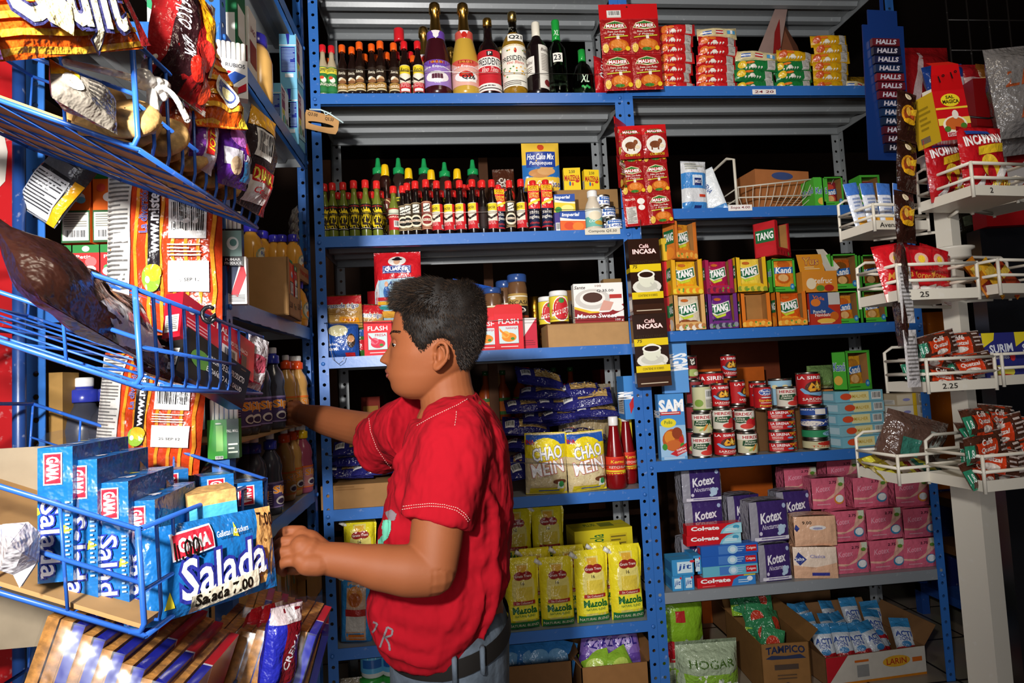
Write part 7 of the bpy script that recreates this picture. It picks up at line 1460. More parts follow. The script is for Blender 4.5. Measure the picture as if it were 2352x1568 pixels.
# cardboard price hanger and hooks
m=MB(); S=flatS((0,0,0),(1,0,0),(0,0,1),(0,-1,0))
n=24; out=[(-.068,-.03),(-.06,-.043),(.055,-.045),(.066,-.038),(.062,.022),(-.062,.03)]; 
inn=[(.048*math.cos(2*pi*i/n),-.016+.0075*math.sin(2*pi*i/n)) for i in range(n)]
oo=[]
for i in range(n):
    a=2*pi*i/n; dx,dz=math.cos(a),math.sin(a); best=9
    for (x1,z1_),(x2,z2_) in zip(out,out[1:]+out[:1]):
        ex,ez=x2-x1,z2_-z1_; den=dx*ez-dz*ex
        if abs(den)<1e-9: continue
        z0=-.008; t=((x1)*ez-(z1_-z0)*ex)/den; u=((x1)*dz-(z1_-z0)*dx)/den
        if t>0 and -1e-6<=u<=1+1e-6: best=min(best,t)
    oo.append((dx*best,-.008+dz*best))
vs=[(x,0,z) for x,z in inn]+[(x,0,z) for x,z in oo]; vs+=[(x,.0015,z) for x,_,z in vs]
m.add(vs,[(i,n+i,n+(i+1)%n,(i+1)%n) for i in range(n)]+[(2*n+(i+1)%n,3*n+(i+1)%n,3*n+i,2*n+i) for i in range(n)]+[(n+i,3*n+i,3*n+(i+1)%n,n+(i+1)%n) for i in range(n)]+[(i,(i+1)%n,2*n+(i+1)%n,2*n+i) for i in range(n)],mat('b98d5a','card'))
m.art(flatS((-.06,0,.0),(1,0,0),(0,0,1),(0,-1,0)),.12,.028,[('t','Q3.00',.2,.5,.3,.5,'3a2a20'),('t','Q5.50',.72,.3,.26,.5,'3a2a20')],'card')
o=m.build('cardboard_price_hanger'); t=MB(); t.tube([(-.05,-.004,.03),(-.01,-.006,.036),(.02,-.007,.03),(.08,-.004,.005)],.003,mat('c9dfe2','gloss'),6); t.tube([(0,-.006,.035),(.012,-.008,.02),(.03,-.006,.034)],.002,mat('c9dfe2','gloss'),6); t.build('string',o)
addobj(o,onY(739,276,-.03),'brown cardboard price hanger tied with string to the corner post','price hanger',rot=(0,.22,0),s=1.0)
def wire(pts,r,label,name='wire'): m=MB(); m.tube(pts,r,mat('b8b4ac','metal'),5); addobj(m.build(name),(0,0,0),label,'wire','restraining wires')
def wl(pxa,pxb,y,label): wire([onY(*pxa,y),onY((pxa[0]+pxb[0])/2,(pxa[1]+pxb[1])/2+2,y),onY(*pxb,y)],.0011,label)
wl((735,157),(1412,171),-.012,'thin wire strung across the bottles on the top shelf')
wl((740,492),(1437,478),-.012,'thin wire strung across the second shelf bottles')
wl((744,742),(1448,728),-.012,'thin wire strung across the third shelf goods')
wl((752,1046),(1468,1070),-.03,'thin wire strung across the fourth shelf pasta')
wire([onY(750,740,-.02),onY(757,790,-.03),onY(765,825,-.035),onY(778,836,-.04),onY(788,828,-.04),onY(791,818,-.04)],.0012,'bent wire hook hanging at the left post of the third shelf','wire_hook')
# chip bags and foil bag hanging behind the baskets
def chipbag(w,h,seed):
    pr=[]
    for i in range(9):
        x=.03+.11*i; pr.append(('p',[(x,0),(x+.035,.25),(x+.01,.5),(x+.04,.75),(x+.02,1),(x+.05,1),(x+.07,.75),(x+.04,.5),(x+.065,.25),(x+.03,0)],'e8942a'))
    pr+=[('r',0,.22,.24,.98,'c9c6c0'),('l',.02,.25,.22,.95,26,'6a6866'),('r',.4,.25,.5,.98,'1f1a1e'),('t','www.mister',.45,.66,.6,.055,'e8e8ec',{'rot':1.5708,'bold':.03}),('t','La diversión',.36,.72,.42,.045,'4a4a9a',{'rot':1.5708,'out':'e8d8e0','ow':.03}),('b',.58,.55,.9,.78),('r',.58,.24,.92,.42,'eceae6'),('t','25 SEP 12',.75,.31,.2,.02,'3a3a3a'),('e',.44,.32,.08,.08,'8ab03a'),('e',.46,.35,.07,.05,'e8b02a'),('e',.41,.31,.02,.02,'f4f4f4'),('r',.78,.88,.9,.97,'e8dcd4'),('l',.58,.44,.86,.52,4,'f0d8c0'),('e',.62,.9,.07,.03,'e8a02a')]
    return pouch('chip_bag',w,h,.05,'c23e1a',pr,'foil',wob=.006,seed=seed,ends='cc4a1c',top=.04,bot=.04,nu=20,nv=20,p=.45)
o=chipbag(.235,.37,1); p=onY(385,770,-.915); addobj(o,(p.x,-.925,p.z),'large orange striped chip bag with barcode hanging behind the middle basket','bag','orange striped chip bags',(0,.02,0))
o=chipbag(.21,.25,2); p=onY(345,1085,-.915); addobj(o,(p.x,-.93,p.z),'orange striped chip bag showing below the middle basket','bag','orange striped chip bags',(0,.1,0))
o=pouch('foil_bag',.1,.21,.04,'2a2a2e',[('r',.1,.02,.8,.46,'c4c6ca'),('l',.14,.04,.76,.44,12,'3a3a3e'),('p',[(.8,.0),(.98,.0),(1,.5),(.86,.5)],'e8a81a'),('r',.1,.5,.8,.62,'5a5c62')],'foil',wob=.012,ends='7a7c82'); p=onY(78,495,-.93); addobj(o,(p.x,-.93,p.z),'black and silver foil bag hanging tilted at far left','bag',None,(0,.62,0),1.02)
# red cola sign at the far left
m=MB(); m.box(-.5,.0,-.03,.0,0,2.3,mat('a3161b','paint')); m.box(-.0,.014,-.03,.0,0,2.3,mat('1c1c1e','gloss'))
m.art(flatS((-.5,-.031,1.0),(1,0,0),(0,0,1),(0,-1,0)),.5,1.0,[('p',[(x,.70+.27*y) for x,y in [(.86,.98),(.9,.98),(.93,.8),(.96,.5),(.95,.25),(.88,.1),(.6,.0),(.6,.06),(.84,.16),(.9,.3),(.9,.5),(.87,.75)]],'b8b0a6')])
o=m.build('drinks_cooler'); addobj(o,(-.495,-.83,FZ),'red drinks cooler panel with pale script at the far left edge','cooler')
m=MB(); m.box(-.29,.0,0,.0045,0,.36,mat('a0917a','card')); m.box(-.29,-.0,.0045,.19,0,.005,mat('a0917a','card')); o=m.build('cardboard_sheet'); p=onZ(200,1260,.8); addobj(o,(-.2,-1.08,.86),'plain taupe cardboard panel at the left behind the lowest baskets','cardboard',rot=(0,.0,.0))
# ================================================================ blue wire snack rack in the left foreground
XF=.05
rack=empty('snack_rack',(-.44,-1.21,FZ)); tag(rack,'blue wire snack display rack with sloping baskets in the left foreground','rack')
bw=mat('2f66c4','paint')
OR=Vector((-.44,-1.21,FZ))
def basketfn(nt,nb,ft,fb,slope=.40,L=.46):
    def B(u,v,t):
        z=(nb*(1-v)+fb*v)*(1-t)+(nt*(1-v)+ft*v)*t
        return Vector((XF-.03*(1-t)*(1-u)*.0-L*u, -1.475+.53*v+(.015*(1-t)*(1-2*v)), z+slope*L*u))-OR
    return B
def wire_basket(B,name='wire_basket',thick=.0036,label=None):
    m=MB(); th=thick; 
    def T(pts,r=th): m.tube([B(*p) for p in pts],r,bw,8)
    for t in (1,.0): T([(1,0,t),(.5,0,t),(0,0,t),(0,.0,t)]); T([(0,0,t),(0,.5,t),(0,1,t)]); T([(0,1,t),(.5,1,t),(1,1,t)])
    T([(1,0,.5),(0,0,.5)],th*.85); T([(0,0,.42),(0,1,.42)],th*.9); T([(0,1,.5),(1,1,.5)],th*.6)
    for v in (0,1): T([(0,v,1.02),(0,v,.12),(.012,v,.03),(.04,v,0)],th*1.05)
    for i in range(1,11): 
        v=i/11; T([(0,v,1),(0,v,.15),(.008,v,.03),(.04,v,-.0)],th*.72)
        if i%2: T([(.04,v,-.0),(1,v,-.0)],th*.5)
    for i in range(1,6): T([(i/5,0,1),(i/5,0,0)],th*.6); T([(i/5,1,1),(i/5,1,0)],th*.6)
    for i in range(1,5): T([(i/5,0,-.02),(i/5,1,-.02)],th*.5)
    T([(1,0,1),(1,1,1)]); T([(1,0,0),(1,1,0)])
    return m.build(name,rack)
B1=basketfn(1.775,1.63,1.812,1.652); B2=basketfn(1.441,1.313,1.417,1.296); B3=basketfn(1.135,.998,1.115,.98); B4=basketfn(.80,.67,.79,.66,slope=.25)
for b in (B1,B2,B3,B4): wire_basket(b)
up=MB()
for y in (-1.48,-.94): up.tube([Vector((-.44,y,FZ))-OR,Vector((-.44,y,2.25))-OR],.012,mat('1f3f7a','paint'),10)
for z in (.5,1.0,1.45,1.9,2.24): up.tube([Vector((-.44,-1.48,z))-OR,Vector((-.44,-.94,z))-OR],.006,mat('1f3f7a','paint'),8)
for y in (-1.48,-.94): up.tube([Vector((-.44,y,FZ+.015))-OR,Vector((-.05,y,FZ+.015))-OR],.012,mat('1f3f7a','paint'),10)
up.build('upright_frame',rack)
def inb(B,u,v,t,off=(0,0,0)): return B(u,v,t)+OR+Vector(off)
# cardboard liners
for B,l in ((B1,'brown cardboard liner under the cookies in the top basket'),(B3,'brown cardboard liner under the blue cracker packs')):
    m=MB(); q=[inb(B,.02,.02,.02),inb(B,.02,.98,.02),inb(B,.98,.98,.02),inb(B,.98,.02,.02)]; m.add(q+[p+Vector((0,0,.006)) for p in q],[(3,2,1,0),(4,5,6,7),(0,1,5,4),(1,2,6,5),(2,3,7,6),(3,0,4,7)],mat('b88f5c','card')); tag(m.build('cardboard_liner'),l,'cardboard')
SL=math.atan(.4)
# ---- top basket contents
def stripes(n,c,vert=False):
    return [('p',[(0,i/n+.01),(.3,i/n+.03),(.6,i/n),(1,i/n+.02),(1,i/n+.06),(.6,i/n+.045),(.3,i/n+.075),(0,i/n+.055)],c) for i in range(n)]
def place(o,p,M3,label,cat,group=None,s=1):
    """M3: columns = where local x, y(back), z(up) go"""
    x,y,z=[Vector(a).normalized() for a in M3]; s=s if isinstance(s,(tuple,list)) else (s,s,s)
    x=x; z=(z-x*z.dot(x)).normalized(); y=z.cross(x)
    o.matrix_world=Matrix(((x.x*s[0],y.x*s[1],z.x*s[2],p[0]),(x.y*s[0],y.y*s[1],z.y*s[2],p[1]),(x.z*s[0],y.z*s[1],z.z*s[2],p[2]),(0,0,0,1)))
    tag(o,label,cat,group); return o
def quadbag(a,b,top,o,w,h,label,cat,group=None):
    """stand the bag with its bottom edge from a to b (world) and its height towards top"""
    a,b,top=Vector(a),Vector(b),Vector(top); x=b-a; mid=(a+b)/2; z=top-mid
    return place(o,mid,(x,(0,0,0) if 0 else (0,1,0),z),label,cat,group,(x.length/w,1,z.length/h))
big=pouch('chip_bag',.4,.26,.024,'e2601a',stripes(9,'f4b83c')+[('r',0,.0,.16,.55,'5a3a62'),('r',0,.55,.16,1,'b8202c'),('t','Crujit',.60,.34,.62,.62,'fbf3d0',{'out':'3a3a6a','ow':.07,'bold':.03,'rot':-.12,'shear':.2}),('p',[(.4,.4),(.5,.5),(.58,.3),(.52,.1),(.42,.2)],'f8e8b0'),('r',.93,0,1,1,'7a1a1c')],'foil',wob=.0015,top=.03,bot=.03,nu=22,nv=16,p=.4,dh=.0008)
quadbag(C(-90,150,.60),C(330,112,.80),C(150,-140,.72),big,.4,.26,'big orange and yellow chip bag overexposed at the top left corner','bag','orange chip bags in the top basket')
o=pouch('chip_bag',.2,.3,.05,'8f1a1c',[('p',[(.1,0),(.35,1),(.62,1),(.5,0)],'2a1216'),('t','DE RICO SABOR',.36,.5,.72,.12,'ece8f0',{'rot':-1.25,'bold':.02,'shear':.3}),('p',[(.5,1),(.8,1),(.9,.4),(.7,.5),(.6,.8)],'f0a81a'),('e',.75,.4,.16,.12,'d8322a'),('e',.6,.22,.14,.1,'c8281c'),('e',.85,.15,.1,.1,'e04a2a'),('r',.9,.3,1,1,'b8a898')],'foil',wob=.01,seed=3,ends='8a8078')
quadbag(C(330,165,.88),C(470,270,.98),C(405,-60,.98),o,.2,.3,'dark red and yellow chip bag with white slanted lettering in the top basket','bag')
o=pouch('chip_bag',.2,.26,.05,'e2601a',stripes(8,'f4b43a')+[('e',.62,.3,.2,.15,'f4f0e4'),('e',.62,.3,.15,.11,'3a4a8a'),('e',.64,.28,.1,.07,'f4e8b0'),('p',[(.8,.0),(1,.3),(1,.0)],'e8c83a')],'foil',wob=.01,seed=5,ends='d85a1a')
quadbag(C(452,290,1.0),C(565,300,1.10),C(478,80,1.08),o,.2,.26,'second orange striped chip bag leaning behind the lettered one','bag','orange chip bags in the top basket')
o=pouch('snack_bag',.16,.24,.05,'3a3034',[('r',.0,.8,1,1,'e8a82a'),('b',.1,.5,.6,.78),('p',[(.1,.3),(.9,.42),(.9,.1),(.1,.05)],'e8e4e0'),('r',.18,.26,.85,.42,'c82028'),('t','DIANA',.5,.34,.6,.1,'f4e85a',{'bold':.04}),('t','Confites',.5,.18,.5,.06,'c82028',{'shear':.3}),('r',.8,.0,1,.3,'c8321c')],'foil',wob=.012,seed=8,ends='6a5a5a')
quadbag(C(540,465,1.19),C(600,500,1.27),C(560,235,1.2),o,.16,.24,'dark snack bag with red and yellow DIANA label at the end of the top basket'.replace(' DIANA',''),'bag')
# price card
m=MB(); m.box(-.035,.035,-.0008,.0008,-.028,.028,mat('d9b07c','card')); m.tube([(-.004,-.002,0),(.004,-.002,-.001)],.0012,mat('2a2020','metal'),5); addobj(m.build('price_card'),C(500,231,1.12),'blank tan price card pinned on the rim of the top basket','price card',rot=(0,0,.15),s=1.0)
# plastic bag knot
m=MB(); k0=C(345,190,.86); k1=C(350,150,.86); rnk=random.Random(2)
for i in range(7):
    q=k0+Vector((rnk.uniform(-.012,.012),rnk.uniform(-.012,.012),rnk.uniform(-.014,.014))); ball(m,q,rnk.uniform(.008,.015),mat('d9d4cc','film'),(1,1,rnk.uniform(.7,1.2)),10)
limb(m,[(k0,.006),(C(395,215,.87),.004),(C(430,275,.90),.005)],mat('d9d4cc','film'),8); limb(m,[(k0,.006),(C(352,250,.85),.008),(C(350,300,.85),.005)],mat('d9d4cc','film'),8); limb(m,[(k0,.006),(C(250,165,.80),.005),(C(150,142,.76),.004)],mat('d9d4cc','film'),8); limb(m,[(k0,.007),(C(335,150,.86),.006),(C(358,128,.87),.003)],mat('d9d4cc','film'),8)
tag(m.build('plastic_bag_knot'),'white plastic bag knotted round the near corner of the top basket','plastic bag')
# cookies
@kindof
def cookie(): 
    m=MB(); m.lathe([(.001,0),(.03,.0),(.034,.004),(.033,.011),(.026,.016),(.001,.018)],mat('dfb06a','biscuit'),18,cap=False); return m.build('cookie')
cn=0
for i in range(9):
    v=.06+.09*i; p=inb(B1,.05+.03*(i%2),v,.24+.03*(i%3)); 
    place(get('cookie'),p,((1,0,.3*random.uniform(-1,1)),(0,1,0),(.25,-.9,.6+random.uniform(-.3,.3))),f'round tan cookie leaning in the top basket, {od(i)} counted from the near corner','cookie','tan cookies in the top basket',(1.2,1.2,1.4) if i<3 else (1.0,1.0,1.2))
for i in range(6):
    p=inb(B1,.16+.04*(i%2),.1+.13*i,.25); place(get('cookie'),p,((1,0,.4),(0,1,0),(.4,-.8,.6)),f'tan cookie in the second row of the top basket, {od(i)}','cookie','tan cookies in the top basket',1.3)
def sweets(w,h,col,art,seed): return pouch('candy_bag',w,h,.035,col,art,'foil',wob=.008,seed=seed)
o=sweets(.11,.15,'5a2a8a',[('e',.5,.75,.3,.15,'b86ac0'),('r',.05,.3,.5,.55,'e8e4f0'),('e',.3,.3,.16,.14,'e8c8a0'),('r',.55,.1,.9,.4,'3a8ac8'),('e',.7,.6,.14,.1,'c82a3a'),('t','UVA',.7,.45,.4,.1,'f4f0f8')],4)
quadbag(C(500,420,1.08),C(566,440,1.17),C(548,290,1.14),o,.11,.15,'purple candy bag with cartoonish grapes seen through the top basket wires'.replace('cartoonish ',''),'candy')
o=sweets(.09,.15,'e8e0ea',[('r',.0,0,.25,1,'7a3a9a'),('p',[(.3,.2),(.3,.8),(.6,.85),(.6,.25)],'c82a28'),('t','IOT',.5,.5,.6,.14,'e8c02a',{'rot':1.5,'out':'c82a28','ow':.05}),('r',.0,.9,1,1,'e8602a')],6)
quadbag(C(430,370,1.0),C(485,405,1.05),C(466,260,1.04),o,.09,.15,'white and purple candy packet with red and yellow lettering in the top basket','candy')
o=sweets(.1,.15,'c84a28',[('e',.5,.5,.3,.3,'e8884a'),('e',.3,.7,.2,.1,'7a2a1c'),('e',.7,.3,.2,.12,'a83a20')],9)
quadbag(C(360,330,.93),C(420,360,.97),C(400,230,.96),o,.1,.15,'red-brown snack packet behind the near cookies in the top basket','snack')
o=sweets(.14,.1,'8a8276',[('r',.0,.6,.3,1,'e8b82a'),('l',.4,.2,.9,.8,6,'4a4642'),('e',.2,.5,.14,.2,'e8e4da')],12)
quadbag(C(120,225,.70),C(270,310,.78),C(200,190,.76),o,.14,.1,'crumpled silver packet lying in the near side of the top basket','snack')
# ---- middle basket contents
o=pouch('coffee_bag',.26,.13,.05,'2c1610',[('p',[(.3,.2),(.5,.0),(.95,.2),(1,.42),(.75,.3),(.5,.5)],'dcdcde'),('p',[(.36,.8),(.42,.6),(.62,.25),(.52,.2)],'e8e6e4'),('p',[(.5,.7),(.62,.8),(.66,.55),(.56,.5)],'b8641c'),('r',.78,.66,.98,.84,'e0dcd6'),('t','Nutricional',.88,.75,.18,.08,'2a2020')],'foil',wob=.016,seed=4,nu=20,nv=14,ends='5a3426')
quadbag(C(95,690,.66),C(395,865,.95),C(190,640,.86),o,.26,.13,'crumpled dark brown foil bag lying in the middle basket','bag')
o=pouch('coffee_bag',.2,.12,.04,'2c1610',[('p',[(.1,.1),(.8,.2),(.9,.3),(.1,.3)],'c9c6c4')],'foil',wob=.012,seed=7,ends='5a3426'); quadbag(C(320,850,.92),C(440,890,1.04),C(370,800,1.0),o,.2,.12,'second dark brown foil bag in the middle basket behind the near corner','bag')
def tobacco(col,art,lab,a,b,t,hh):
    o=carton('cigarette_carton',.2,.03,.085,col,{'F':art},'gloss'); return quadbag(a,b,t,o,.2,.085,lab,'cigarettes','cigarette cartons in the middle basket')
tobacco('b8182a',[('e',.1,.7,.04,.08,'e8c8cc'),('t','PALL MALL',.42,.78,.4,.14,'f0dcdc'),('t','EL HUMO DEL TABACO',.7,.6,.36,.1,'f0dcdc'),('r',.5,.1,.72,.45,'e4e0e0'),('b',.52,.12,.7,.42),('r',.78,.1,.86,.5,'1a1414'),('l',.05,.2,.3,.5,4,'e09aa0')],'red cigarette carton lying slantwise in the middle basket',C(392,775,.98),C(565,880,1.20),C(500,745,1.13),0)
tobacco('1c1c1c',[('e',.25,.5,.14,.2,'5a8a3a'),('t','CONSUMO DE ESTE PRODUCTO',.62,.66,.6,.14,'e8e8e8'),('t','ES DAÑINO A LA SALUD',.62,.42,.56,.14,'e8e8e8')],'black cigarette carton with white warning text under the red one',C(385,850,.97),C(540,940,1.16),C(480,800,1.08),0)
o=pouch('clear_wrap',.12,.16,.03,'b8b4b8',[('r',.2,.1,.8,.6,'a8485a')],'film',wob=.012,seed=3); quadbag(C(545,880,1.2),C(598,900,1.25),C(585,770,1.26),o,.12,.16,'clear crumpled wrapper with red packs at the far end of the middle basket','wrapper')
m=MB(); m.tube([C(478,735,.98)+Vector((.0,0,0))]+[C(480+16*math.cos(a),722+18*math.sin(a),.985) for a in [i*.6 for i in range(10)]],.0035,mat('17171a','gloss'),8); tag(m.build('cable_tie'),'black loop tied on the rim of the middle basket','tie')
# ---- third basket : blue cracker packs
def gama(w=.042,d=.16,h=.19,seed=1,soft=True):
    m=MB(); m.box(-w/2,w/2,-d/2,d/2,0,h,mat('1c6aae','foil')); S=flatS((-w/2,-d/2,0),(1,0,0),(0,0,1),(0,-1,0))
    m.art(S,w,h,[('p',[(.0,.5),(.2,.53),(.0,.56)],'e8d83a'),('p',[(.7,.35),(1,.38),(.75,.42)],'e8d83a'),('p',[(.1,.12),(.3,.15),(.15,.2)],'e8d83a'),('r',.18,.72,.72,.96,'e8e4ea'),('r',.22,.73,.68,.95,'c8283a'),('t','GAMA',.45,.84,.8,.07,'f6f2f2',{'rot':-1.5708,'bold':.04}),('t','Salada',.4,.32,2.5,.12,'f6f6fa',{'rot':-1.5708,'out':'2a3a9a','ow':.07,'bold':.015}),('l',.82,.15,.95,.6,14,'a8d0f0')],'foil')
    T=flatS((-w/2,-d/2,h),(1,0,0),(0,1,0),(0,0,1)); m.art(T,w,d,[('t','4',.5,.3,.5,.14,'f6f6fa',{'out':'2a3a9a','ow':.04}),('p',[(.2,.5),(.5,.56),(.2,.6)],'e8d83a'),('t','crackers',.5,.75,.8,.06,'e8f0f8')],'foil')
    SR=flatS((w/2,-d/2,0),(0,1,0),(0,0,1),(1,0,0)); m.art(SR,d,h,[('t','Salada',.5,.5,.9,.3,'f6f6fa',{'out':'2a3a9a','ow':.04,'rot':.1}),('p',[(.7,.3),(.9,.2),(.98,.8),(.8,.9)],'d8a462')],'foil')
    r=m.build('cracker_pack')
    f=MB(); wr=mat('e8eef2','wrap')
    # cellophane seam standing off the top
    pts=[(-w/2-.004,-d/2,h+.001),(w/2+.004,-d/2,h+.001),(w/2+.006,d/2,h+.004),(0,d/2+.01,h+.03),(-.004,-d/2-.012,h+.022)]
    f.add(pts,[(0,4,3),(4,1,2,3),(0,1,4)],wr,True); f.build('cellophane_seam',r); return r
MAKE['gama']=gama
for i,(px,py,dp,h) in enumerate(((124,1335,.80,1.02),(182,1375,.815,1.03),(255,1408,.83,1.0),(318,1440,.85,1.0))):
    o=get('gama'); p=C(px,py,dp)+Vector((0,.075,0)); place(o,p,(Vector((1,.06,0)),(0,1,0),(-.02+.02*i,0,1)),f'blue cracker pack standing in the lowest visible basket, {od(i,4)} of four','crackers','blue cracker packs',(1.0,1,(.92,.97,.93,.92)[i]))
for i,(px,py,dp) in enumerate(((250,1260,1.04),(360,1290,1.06),(470,1290,1.12),(540,1300,1.16))):
    o=get('gama'); p=C(px,py,dp)+Vector((0,.05,0)); place(o,p,(Vector((1,.5,0)),(0,1,0),(.04,0.1,1)),f'blue cracker pack behind the front four, {od(i,4)}','crackers','blue cracker packs',(1.3,.9,.8))
m=MB(); m.box(-.035,.035,-.04,.04,0,.02,mat('d9a862','biscuit')); m.box(-.035,.035,-.04,.04,-.05,-.0,mat('4aa8dc','foil')); addobj(m.build('open_cracker_pack'),C(480,1150,1.0),'torn cracker pack with pale biscuits showing, on top of the blue packs','crackers',rot=(0,-.05,.5))
fp=MB(); w,h=.26,.135; Sf=pouchS(w,h,.03,0,.02,.02,.5,0,3,.003)
o=pouch('cracker_pack',w,h,.03,'1c6aae',[('p',[(.1,.12),(.14,.3),(.17,.12)],'e8d83a'),('p',[(.62,.74),(.64,.9),(.67,.72)],'e8d83a'),('p',[(.83,.1),(.8,.5),(.86,1),(1,1),(1,.6),(.93,.1)],'d8a462'),('p',[(.9,.0),(.88,.1),(.97,.6),(1,.6),(1,0)],'1c6aae'),('e',.9,.6,.01,.02,'8a5a2a'),('e',.87,.35,.01,.02,'8a5a2a'),('e',.93,.8,.01,.02,'8a5a2a'),
  ('p',[(.16,.6),(.46,.66),(.45,.94),(.15,.9)],'e8e4ea'),('p',[(.17,.62),(.45,.68),(.44,.92),(.165,.88)],'c4283a'),('t','GAMA',.31,.77,.22,.14,'f4f0f0',{'rot':.05,'bold':.05}),('t','Galletas / Crackers',.6,.8,.26,.07,'e4ecf8',{'rot':.03}),
  ('t','Salada',.53,.42,.66,.42,'f4f6fa',{'out':'2a2f8a','ow':.08,'rot':.06,'bold':.015,'shear':.1}),('p',[(.25,.02),(.25,.2),(.78,.3),(.78,.1)],'e2d8c0'),('t','Salada 7.00',.5,.155,.44,.12,'17120e',{'rot':.04,'bold':.03}),('t','1.00',.24,.72,.17,.2,'17120e',{'rot':.1}),('t','7.00',.88,.86,.14,.16,'17120e',{'rot':-.1,'bold':.02})],'foil',wob=.001,nu=22,nv=12,top=.02,bot=.02,p=.6,dh=.0007)
quadbag(C(335,1442,.82),C(633,1345,.99),C(455,1195,.91),o,w,h,'large blue cracker pack front with white lettering and handwritten price note','crackers')
m=MB(); pts=[C(0,1205,.72),C(60,1200,.74),C(88,1225,.75),C(85,1290,.75),C(45,1350,.73),C(30,1320,.73),C(0,1310,.72),C(20,1250,.70),C(50,1270,.715)]
m.add(pts,[(0,1,7),(1,2,8,7),(2,3,8),(3,4,5,8),(7,8,5,6),(0,7,6)],mat('d9d4d8','film')); m.add([p+Vector((0,.004,0)) for p in pts],[(7,1,0),(7,8,2,1),(8,3,2),(8,5,4,3),(6,5,8,7),(6,7,0)],mat('d9d4d8','film')); tag(m.build('crumpled_paper'),'crumpled white paper caught at the left of the cracker basket','paper')
# ---- bottom : biscuit packs in clear wrap
def biscuits(red=True,w=.05,d=.24,h=.17):
    m=MB(); bc=mat('c98a3e','biscuit')
    for k in range(2): m.box(-w/2+.018*k,-w/2+.018*k+.0155,-d/2,d/2,0,h,bc)
    r=m.build('biscuit_pack'); c=MB(); x0=-w/2+.036
    c.box(x0,w/2,-d/2,-d*.05,0,h*.985,mat('2328a0','gloss')); c.box(x0,w/2,-d*.05,-d*.03,0,h*.985,mat('e4e2ea','gloss')); c.box(x0,w/2,-d*.03,d/2,0,h*.985,mat('c01c28','gloss')); c.build('printed_wrapper',r)
    f=MB(); f.add([(-w/2-.002,-d/2-.004,h*.3),(-w/2-.002,-d/2-.004,h+.002),(w/2+.002,-d/2-.004,h+.002),(w/2+.002,-d/2-.004,h*.3),(-w/2-.002,d/2,h+.003),(w/2+.002,d/2,h+.003),(0,-d/2,h+.012),(0,d/2,h+.015)],[(0,1,2,3),(1,4,7,6),(6,7,5,2)],mat('e8eef2','wrap'),True); f.build('clear_wrap',r); return r
MAKE['bisc']=biscuits
for i in range(12):
    px=25+47*i; py=(1425+34*i) if i<6 else (1500+8*(i-6)); dp=.80+.002*i if i<6 else 1.0+.0*i
    if i<6: p=C(px+10,py,dp)
    else: p=C(410+38*(i-6),1480-2*(i-6),1.03)
    o=get('bisc'); q=p-Vector((0,0,.17))+Vector((0,.12,0)); place(o,q,((1,0,-.35),(0,1,0),(.3,0,1)),f'clear wrapped biscuit pack with blue and red wrapper, {od(i if i<6 else i-6)} of the {"near" if i<6 else "far"} row','biscuits','clear wrapped biscuit packs',(1,.9 if i<6 else .6,1))
for i in range(5):
    p=C(520+34*i,1400+14*i,1.16+.0*i); o=get('bisc'); q=p-Vector((0,0,.16))+Vector((0,.05,0)); place(o,q,((1,.2,-.3),(0,1,0),(.3,0,1)),f'clear wrapped biscuit pack in the back corner row, {od(i,5)}','biscuits','clear wrapped biscuit packs',(.9,.5,1))
o=pouch('biscuit_bag',.12,.2,.04,'2328a0',[('r',.35,0,1,1,'7a1420'),('t','CREMA',.6,.5,.7,.12,'e4e0e4',{'rot':1.2,'bold':.02}),('r',0,.82,1,1,'c8b8b8'),('r',.4,.85,.7,.98,'e8e4e4')],'foil',wob=.006,ends='c8b0b0'); quadbag(C(590,1610,1.0),C(665,1580,1.06),C(690,1385,1.08),o,.12,.2,'blue and maroon biscuit bag with serrated clear seal leaning at the right end','biscuits')
for i in range(2):
    o=pouch('biscuit_bag',.1,.16,.03,'c4202a',[('r',.5,.5,1,1,'e8e4e0'),('b',.55,.6,.95,.9)],'foil',wob=.006,seed=i); quadbag(C(545+30*i,1500,1.1),C(590+30*i,1480,1.16),C(610+30*i,1390-8*i,1.16),o,.1,.16,f'red and white biscuit bag behind the blue and maroon one, {("left","right")[i]} of two','biscuits','red and white biscuit bags')
# ================================================================ white rotating wire rack at right
wp=mat('d5cfc0','paint')
P0=C(2250,1300,1.42); pole=empty('display_stand',(P0.x,P0.y,FZ)); tag(pole,'white revolving wire display stand in the right foreground','display stand')
PX,PY=P0.x,P0.y
def sqtube(m,w,z0,z1,rot,mt):
    T=Matrix.Rotation(rot,4,'Z'); m.box(-w/2,w/2,-w/2,w/2,z0-FZ,z1-FZ,mt,T)
m=MB(); sqtube(m,.062,FZ,1.06,.35,wp); m.build('lower_pole',pole)
m=MB(); sqtube(m,.036,1.06,1.95,.35,wp); m.build('upper_pole',pole)
m=MB(); m.box(-.2,.2,-.02,.02,0,.02,wp); m.box(-.02,.02,-.2,.2,0,.02,wp); m.build('foot',pole)
for z in (1.3,1.55,1.78):
    m=MB(); m.lathe([(.03,z-FZ-.02),(.042,z-FZ-.015),(.042,z-FZ),(.05,z-FZ+.004),(.05,z-FZ+.008),(.03,z-FZ+.012)],wp,20); m.build('collar',pole)
